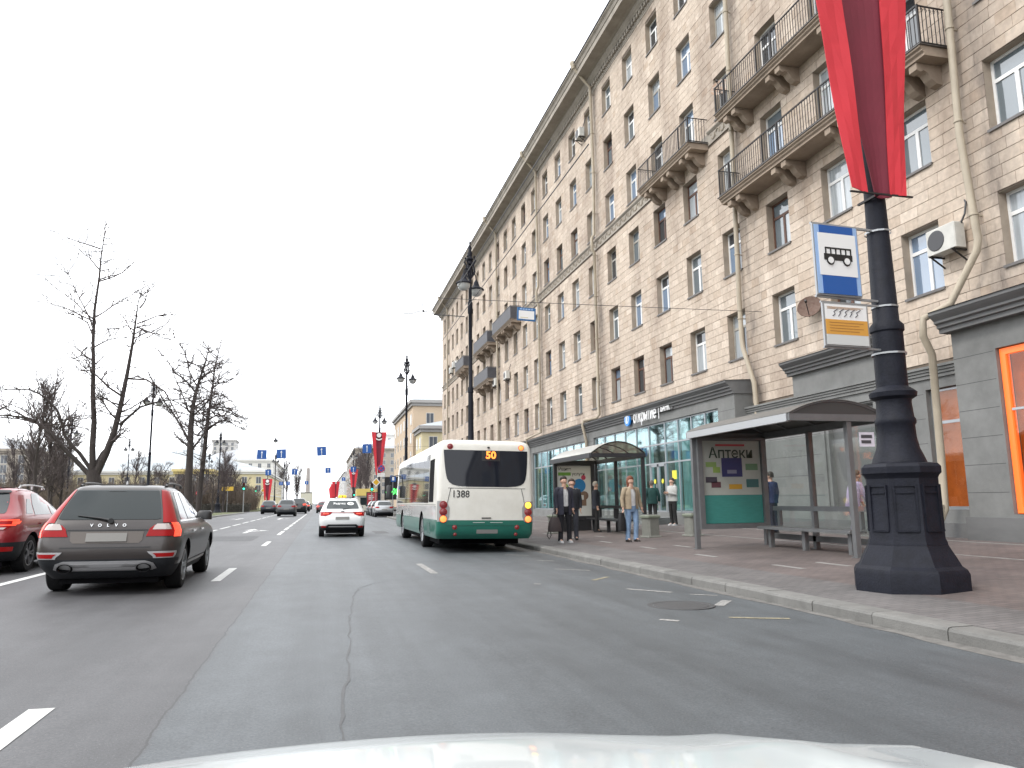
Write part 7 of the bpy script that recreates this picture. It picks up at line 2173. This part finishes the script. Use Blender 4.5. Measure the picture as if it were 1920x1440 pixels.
limb_tree("slanting bare tree whose drooping twigs reach over the road", 84, T3, [(.26, .03), (.10, .035), (.08, .03), (.08, .03), (.07, .02), (.06, .02), (.06, .02), (.06, .02), (.06, .02)], 7, 3.4, tw_r=1.3, big=(16, 0))

# smaller bare trees: four forms, each copy a tree of its own
def form(seed, H, spread, kids, upright):
    rng = random.Random(seed)
    tr, cr_ = MB(), MB()
    pts, q = [Vector((0, 0, 0))], Vector((0, 0, 0))
    for i in range(7):
        q = q + Vector((rng.uniform(-.12, .12), rng.uniform(-.12, .12), H * .85 / 7)); pts.append(q.copy())
    r0_ = H * .016
    tr.tube(pts, [r0_ * (1.25 if i == 0 else 1) * (1 - .8 * i / 7) + .01 for i in range(8)], 8, caps=False)
    for _ in range(kids):
        t = rng.uniform(1.6, 7); i = min(int(t), 6)
        p = pts[i].lerp(pts[i + 1], t - i)
        a = rng.uniform(0, 6.28)
        d = Vector((math.cos(a) * spread, math.sin(a) * spread, upright))
        shoot(cr_, p, d, H * rng.uniform(.20, .40) * (1.15 - t / 14), r0_ * .42, 2, rng, 4, .10 * upright, .03, .26, 7)
    return tr.mesh("trunk", M_bark, 50), cr_.mesh("crown", M_twig)
FORMS = [form(21, 8, .8, 16, .8), form(22, 10, .65, 18, 1.1), form(23, 7, 1.0, 16, .6), form(24, 12, .55, 20, 1.2)]
def small_tree(x, y, k, s, label, group, rz=0.0, z=.2):
    root = empty("bare_tree", (x, y, z), rz, label, "tree", group)
    root.scale = (s, s, s)
    link("trunk", FORMS[k][0], root); link("crown", FORMS[k][1], root)
rng = random.Random(77)
spots = []
for i in range(30):
    spots.append((rng.uniform(-62, -22), rng.uniform(75, 150)))
for i, (x, y) in enumerate(spots):
    small_tree(x, y, rng.randrange(4), rng.uniform(.75, 1.15), "bare tree in the brown thicket beyond the lawn, behind the parked and moving cars", "trees of the thicket beyond the lawn", rng.uniform(0, 6))
for i, (x, y) in enumerate(((-19, 58), (-22, 66), (-26, 62), (-30, 72), (-24, 80))):
    small_tree(x, y, (1, 0, 3, 1, 0)[i], (.95, .9, .85, 1.0, 1.1)[i], ("first", "second", "third", "fourth", "fifth")[i] + " purple-grey bare tree above the red crossover, counted from the road", "bare trees above the red crossover", i * 1.3)
for i, (x, y) in enumerate(((-12.5, 96), (-15.5, 100), (-18, 96), (-13.2, 112), (-17.5, 118), (-21, 104))):
    small_tree(x, y, (0, 2, 0, 1, 2, 0)[i], (.72, .8, .75, .7, .85, .8)[i], ("first", "second", "third", "fourth", "fifth", "sixth")[i] + " of the slim young trees on the lawn before the traffic light", "young trees on the lawn", i * 1.1)
for i, (x, y) in enumerate(((10.5, 185), (12, 205), (10.8, 225), (12.2, 250), (11, 275))):
    small_tree(x, y, (1, 3, 1, 3, 3)[i], (1.5, 1.3, 1.5, 1.4, 1.5)[i], ("nearest", "second", "third", "fourth", "last")[i] + " dark bare tree before the beige corner house past the crossing", "street trees past the crossing", i)
for i, (x, y) in enumerate(((-14, 330), (-18, 350), (-11, 365), (-22, 380), (-26, 350), (-12, 400))):
    small_tree(x, y, (3, 1, 3, 3, 1, 3)[i], (1.6, 1.6, 1.5, 1.7, 1.5, 1.6)[i], "bare tree of the dark clump left of the obelisk", "trees of the clump by the obelisk", i)
for i in range(14):
    small_tree(rng.uniform(-25, -12), rng.uniform(131, 152), rng.randrange(4), rng.uniform(.6, .85), "slim bare tree in the brown belt before the yellow mansion, past the hedge", "trees of the belt before the yellow mansion", i)
# twiggy undergrowth of the thicket, and the clipped hedge
def brush(name, boxes, count, label, cat_, seed, m, kind=None, hmax=1.0):
    rng = random.Random(seed)
    mb = MB()
    for _ in range(count):
        x0, x1, y0, y1, z0, h = boxes[rng.randrange(len(boxes))]
        p = Vector((rng.uniform(x0, x1), rng.uniform(y0, y1), z0))
        L = h * rng.uniform(.45, 1)
        q = p + Vector((rng.uniform(-.35, .35) * L, rng.uniform(-.35, .35) * L, L))
        w = rng.uniform(.012, .03) * hmax
        mid = p.lerp(q, .5) + Vector((rng.uniform(-.1, .1), rng.uniform(-.1, .1), 0))
        mb.tube([p, mid, q], [w, w * .7, w * .3], 3, caps=False)
        for _k in range(3):
            a = mid.lerp(q, rng.uniform(0, .8))
            mb.tube([a, a + Vector((rng.uniform(-.5, .5), rng.uniform(-.5, .5), rng.uniform(.1, .6))) * L * .35], [w * .5, w * .2], 3, caps=False)
    o = mb.build(name, m)
    tag(o, label, cat_, kind=kind)
    return o
brush("undergrowth", [(-26, -11.5, 131, 152, .2, 4.6), (-62, -16, 131, 152, .2, 6.0), (-62, -16, 131, 152, .2, 4.5), (-60, -24, 86, 105, .2, 4.2), (-80, -40, 70, 105, .2, 5.5)], 12500, "brown leafless undergrowth filling the thicket beyond the lawn", "undergrowth", 9, M_brush, "stuff", 2.2)
def hedge(x0, x1, y, h, label, seed):
    rng = random.Random(seed)
    mb = MB()
    mb.box(x0 + .15, x1 - .15, y + .15, y + .85, .15, h - .2)
    for _ in range(2600):
        p = Vector((rng.uniform(x0, x1), rng.choice((y, y + 1)) + rng.uniform(-.12, .12) if rng.random() < .65 else rng.uniform(y, y + 1), rng.uniform(.2, h)))
        d = Vector((rng.uniform(-1, 1), rng.uniform(-1, 1), rng.uniform(0, 1))).normalized() * .22
        e = Vector((rng.uniform(-1, 1), rng.uniform(-1, 1), rng.uniform(-1, 1))).normalized() * .07
        mb.add([p - e, p + e, p + d], [(0, 1, 2)])
    o = mb.build("hedge", mat("dark_hedge", (.045, .042, .034), .95)); tag(o, label, "hedge")
hedge(-26, -10.4, 121, 1.45, "clipped dark brown hedge behind the green traffic light", 2)

# ------------------------------------------------------------------ far buildings
M_far_win = mat("far_window_glass", (.09, .10, .115), .1, ior=1.6)
def block(name, label, x0, x1, y0, y1, h, wall, roofm, rows, colsx, colsy, roof='hip', z0=-.2, wz=(1.2, 1.7), first=4.0, eave=.6, trim=None, attic=1.2):
    """rectangular town house; windows on the face towards us (y0) and on the avenue side"""
    root = empty(name, ((x0 + x1) / 2, (y0 + y1) / 2, z0), label=label, cat="building", group="buildings along the avenue")
    mb = MB(); mb.box(x0, x1, y0, y1, z0, h); mb.build("wall", wall, root)
    t = trim or wall
    mb = MB()
    mb.box(x0 - eave, x1 + eave, y0 - eave, y1 + eave, h + .003, h + .5); mb.box(x0 - eave * .5, x1 + eave * .5, y0 - eave * .5, y1 + eave * .5, h - .5, h)
    mb.build("cornice", t, root)
    mb = MB(); mb.box(x0 - .12, x1 + .12, y0 - .12, y1 + .12, first - .35, first - .05); mb.build("string_course", t, root)
    mb = MB()
    e = eave
    a, b, c, d = (x0 - e, y0 - e, h + .503), (x1 + e, y0 - e, h + .503), (x1 + e, y1 + e, h + .503), (x0 - e, y1 + e, h + .503)
    cx, cy = (x0 + x1) / 2, (y0 + y1) / 2
    rh = min(x1 - x0, y1 - y0) * .16 if roof == 'hip' else .4
    if x1 - x0 > y1 - y0: r1, r2 = (x0 + (y1 - y0) / 2, cy, h + .5 + rh), (x1 - (y1 - y0) / 2, cy, h + .5 + rh)
    else: r1, r2 = (cx, y0 + (x1 - x0) / 2, h + .5 + rh), (cx, y1 - (x1 - x0) / 2, h + .5 + rh)
    if x1 - x0 > y1 - y0: mb.add([a, b, c, d, r1, r2], [(0, 1, 5, 4), (1, 2, 5), (2, 3, 4, 5), (3, 0, 4)])
    else: mb.add([a, b, c, d, r1, r2], [(0, 1, 4), (1, 2, 5, 4), (2, 3, 5), (3, 0, 4, 5)])
    mb.build("roof", roofm, root)
    fl = (h - first - attic) / rows
    fm = MB(); fm.box(-wz[0] / 2 - .10, wz[0] / 2 + .10, -.06, .02, -.12, wz[1] + .10)
    gm = MB(); gm.box(-wz[0] / 2, -.04, -.075, -.061, 0, wz[1]); gm.box(.04, wz[0] / 2, -.075, -.061, 0, wz[1])
    fme, gme = fm.mesh("window", mat("far_frame", (.48, .46, .42), .6)), gm.mesh("pane", M_far_win)
    off = root.location
    for r in range(rows):
        z = first + fl * (r + .30)
        for k in range(colsx):
            x = x0 + (x1 - x0) * (k + .5) / colsx
            w = link("window", fme, root, Vector((x, y0, z)) - off); link("pane", gme, w)
        side = x0 if x0 > 0 else x1
        for k in range(colsy):
            y = y0 + (y1 - y0) * (k + .5) / colsy
            w = link("window", fme, root, Vector((side, y, z)) - off); w.rotation_euler = (0, 0, R(-90) if x0 > 0 else R(90)); link("pane", gme, w)
    return root
W_peach = mat("peach_plaster", (.50, .39, .28), .9, var=.15, scale=.3)
W_yel = mat("yellow_plaster", (.56, .49, .31), .9, var=.15, scale=.3)
W_beige = mat("beige_plaster", (.36, .32, .27), .9, var=.25, scale=.4)
W_grey = mat("pale_grey_plaster", (.46, .45, .43), .9, var=.15, scale=.3)
W_white = mat("white_plaster", (.62, .61, .58), .9, var=.1, scale=.3)
R_pale = mat("pale_metal_roof", (.30, .33, .35), .5, .2)
R_grey = mat("grey_metal_roof", (.30, .31, .33), .5, .3)
block("corner_house", "tall peach house past the cross street with grey cornice, right of the lone lamp post", 15.0, 44, 128, 162, 18.2, W_peach, R_pale, 4, 5, 6, trim=mat("house_trim_grey", (.30, .29, .28), .85))
block("corner_house", "low yellow house with pale blue roof before the tall peach house", 15.3, 44, 118.5, 126.5, 12.8, W_yel, R_pale, 3, 8, 2, trim=mat("house_trim_grey", (.30, .29, .28), .85))
block("corner_house", "weathered beige corner house past the crossing behind dark bare trees", 13.2, 60, 315, 420, 23.2, W_beige, R_grey, 6, 14, 20)
block("office_building", "pale modern block peeping over the roofs left of the peach house", 31, 60, 380, 400, 35, W_white, R_grey, 9, 9, 6, roof='flat')
block("corner_house", "long pale house along the avenue far beyond the bunched banners", 15, 50, 520, 760, 22, W_grey, R_grey, 5, 8, 30)
block("yellow_mansion", "bright yellow mansion with white side beyond the green traffic light", -62, -14.8, 215, 300, 9.9, W_yel, R_pale, 2, 13, 16, attic=1.4, trim=W_white)
block("white_house", "white house with dark window rows right of the yellow mansion", -52, -19.5, 325, 420, 19, W_white, R_grey, 6, 9, 18)
block("tower_block", "grey high tower standing over the bare young trees", -59, -47, 440, 456, 36.5, W_grey, R_grey, 13, 4, 4, roof='flat')
block("beige_house", "long beige house glimpsed through the thicket behind the red crossover", -150, -62, 185, 215, 13.5, W_beige, R_grey, 4, 26, 6)
block("yellow_pavilion", "small house with bright yellow roof band between the tree trunks", -29.5, -22.5, 168, 180, 8.2, W_beige, R_grey, 2, 3, 4, trim=mat("yellow_band", (.55, .44, .18), .7))
mb = MB(); mb.lathe([(.35, .1), (.30, 14), (.22, 28)], 10, (-30.0, 205, 0)); o = mb.build("steel_mast", M_steel); tag(o, "slim pale steel mast behind the slanting tree", "mast")
# the obelisk on the far square
root = empty("obelisk", (-17.0, 1000, 0), R(20), "tall grey granite obelisk at the end of the avenue", "monument")
W_gran = mat("obelisk_granite", (.30, .27, .25), .8)
mb = MB(); mb.add([(-2.6, -2.6, 3), (2.6, -2.6, 3), (2.6, 2.6, 3), (-2.6, 2.6, 3), (-1.8, -1.8, 46), (1.8, -1.8, 46), (1.8, 1.8, 46), (-1.8, 1.8, 46), (0, 0, 48)], [(0, 1, 5, 4), (1, 2, 6, 5), (2, 3, 7, 6), (3, 0, 4, 7), (4, 5, 8), (5, 6, 8), (6, 7, 8), (7, 4, 8)]); mb.build("shaft", W_gran, root, base=False)
mb = MB(); mb.cbox(-6, 6, -6, 6, 0, 2, .3); mb.cbox(-4, 4, -4, 4, 2, 3, .2); mb.build("pedestal", W_gran, root, base=False)
# pale box lorry far ahead
root = empty("box_lorry", (-3.1, 168, road_z(-3)), 0, "pale cream box lorry far ahead left of the obelisk's foot", "lorry")
mb = MB(); mb.cbox(-1.25, 1.25, 0, 6.5, .95, 3.7, .06); mb.build("cargo_box", mat("lorry_cream", (.55, .54, .44), .5), root, base=False)
mb = MB(); mb.cbox(-1.1, 1.1, 6.7, 8.6, .5, 2.7, .15); mb.build("cab", p_white2, root, base=False)
mb = MB(); mb.box(-.5, .5, .1, 8.3, .55, .94); mb.box(-1.2, 1.2, -.02, .08, .5, .7); mb.build("chassis", M_under, root, base=False)
mb = MB(); mb.box(-1.25, 1.25, -.02, -.001, 3.45, 3.65); mb.build("top_trim", M_dark_plastic, root, base=False)
add_wheels(root, .48, .28, 1.15, (1.2, 7.3), 6)
# ------------------------------------------------------------------ unseen houses added behind the viewpoint for glass and paint to reflect
block("corner_house", "unseen beige house added for reflections behind the viewpoint on the shop side", 14.6, 34, -75, -5, 24, W_beige, R_grey, 6, 4, 20)
block("corner_house", "unseen grey house added for reflections behind the viewpoint across the park side road", -96, -78, -110, 40, 22, W_grey, R_grey, 5, 4, 30)
block("corner_house", "unseen broad pale house added for reflections far behind the viewpoint", -60, 10, -190, -170, 20, W_beige, R_grey, 5, 16, 4)
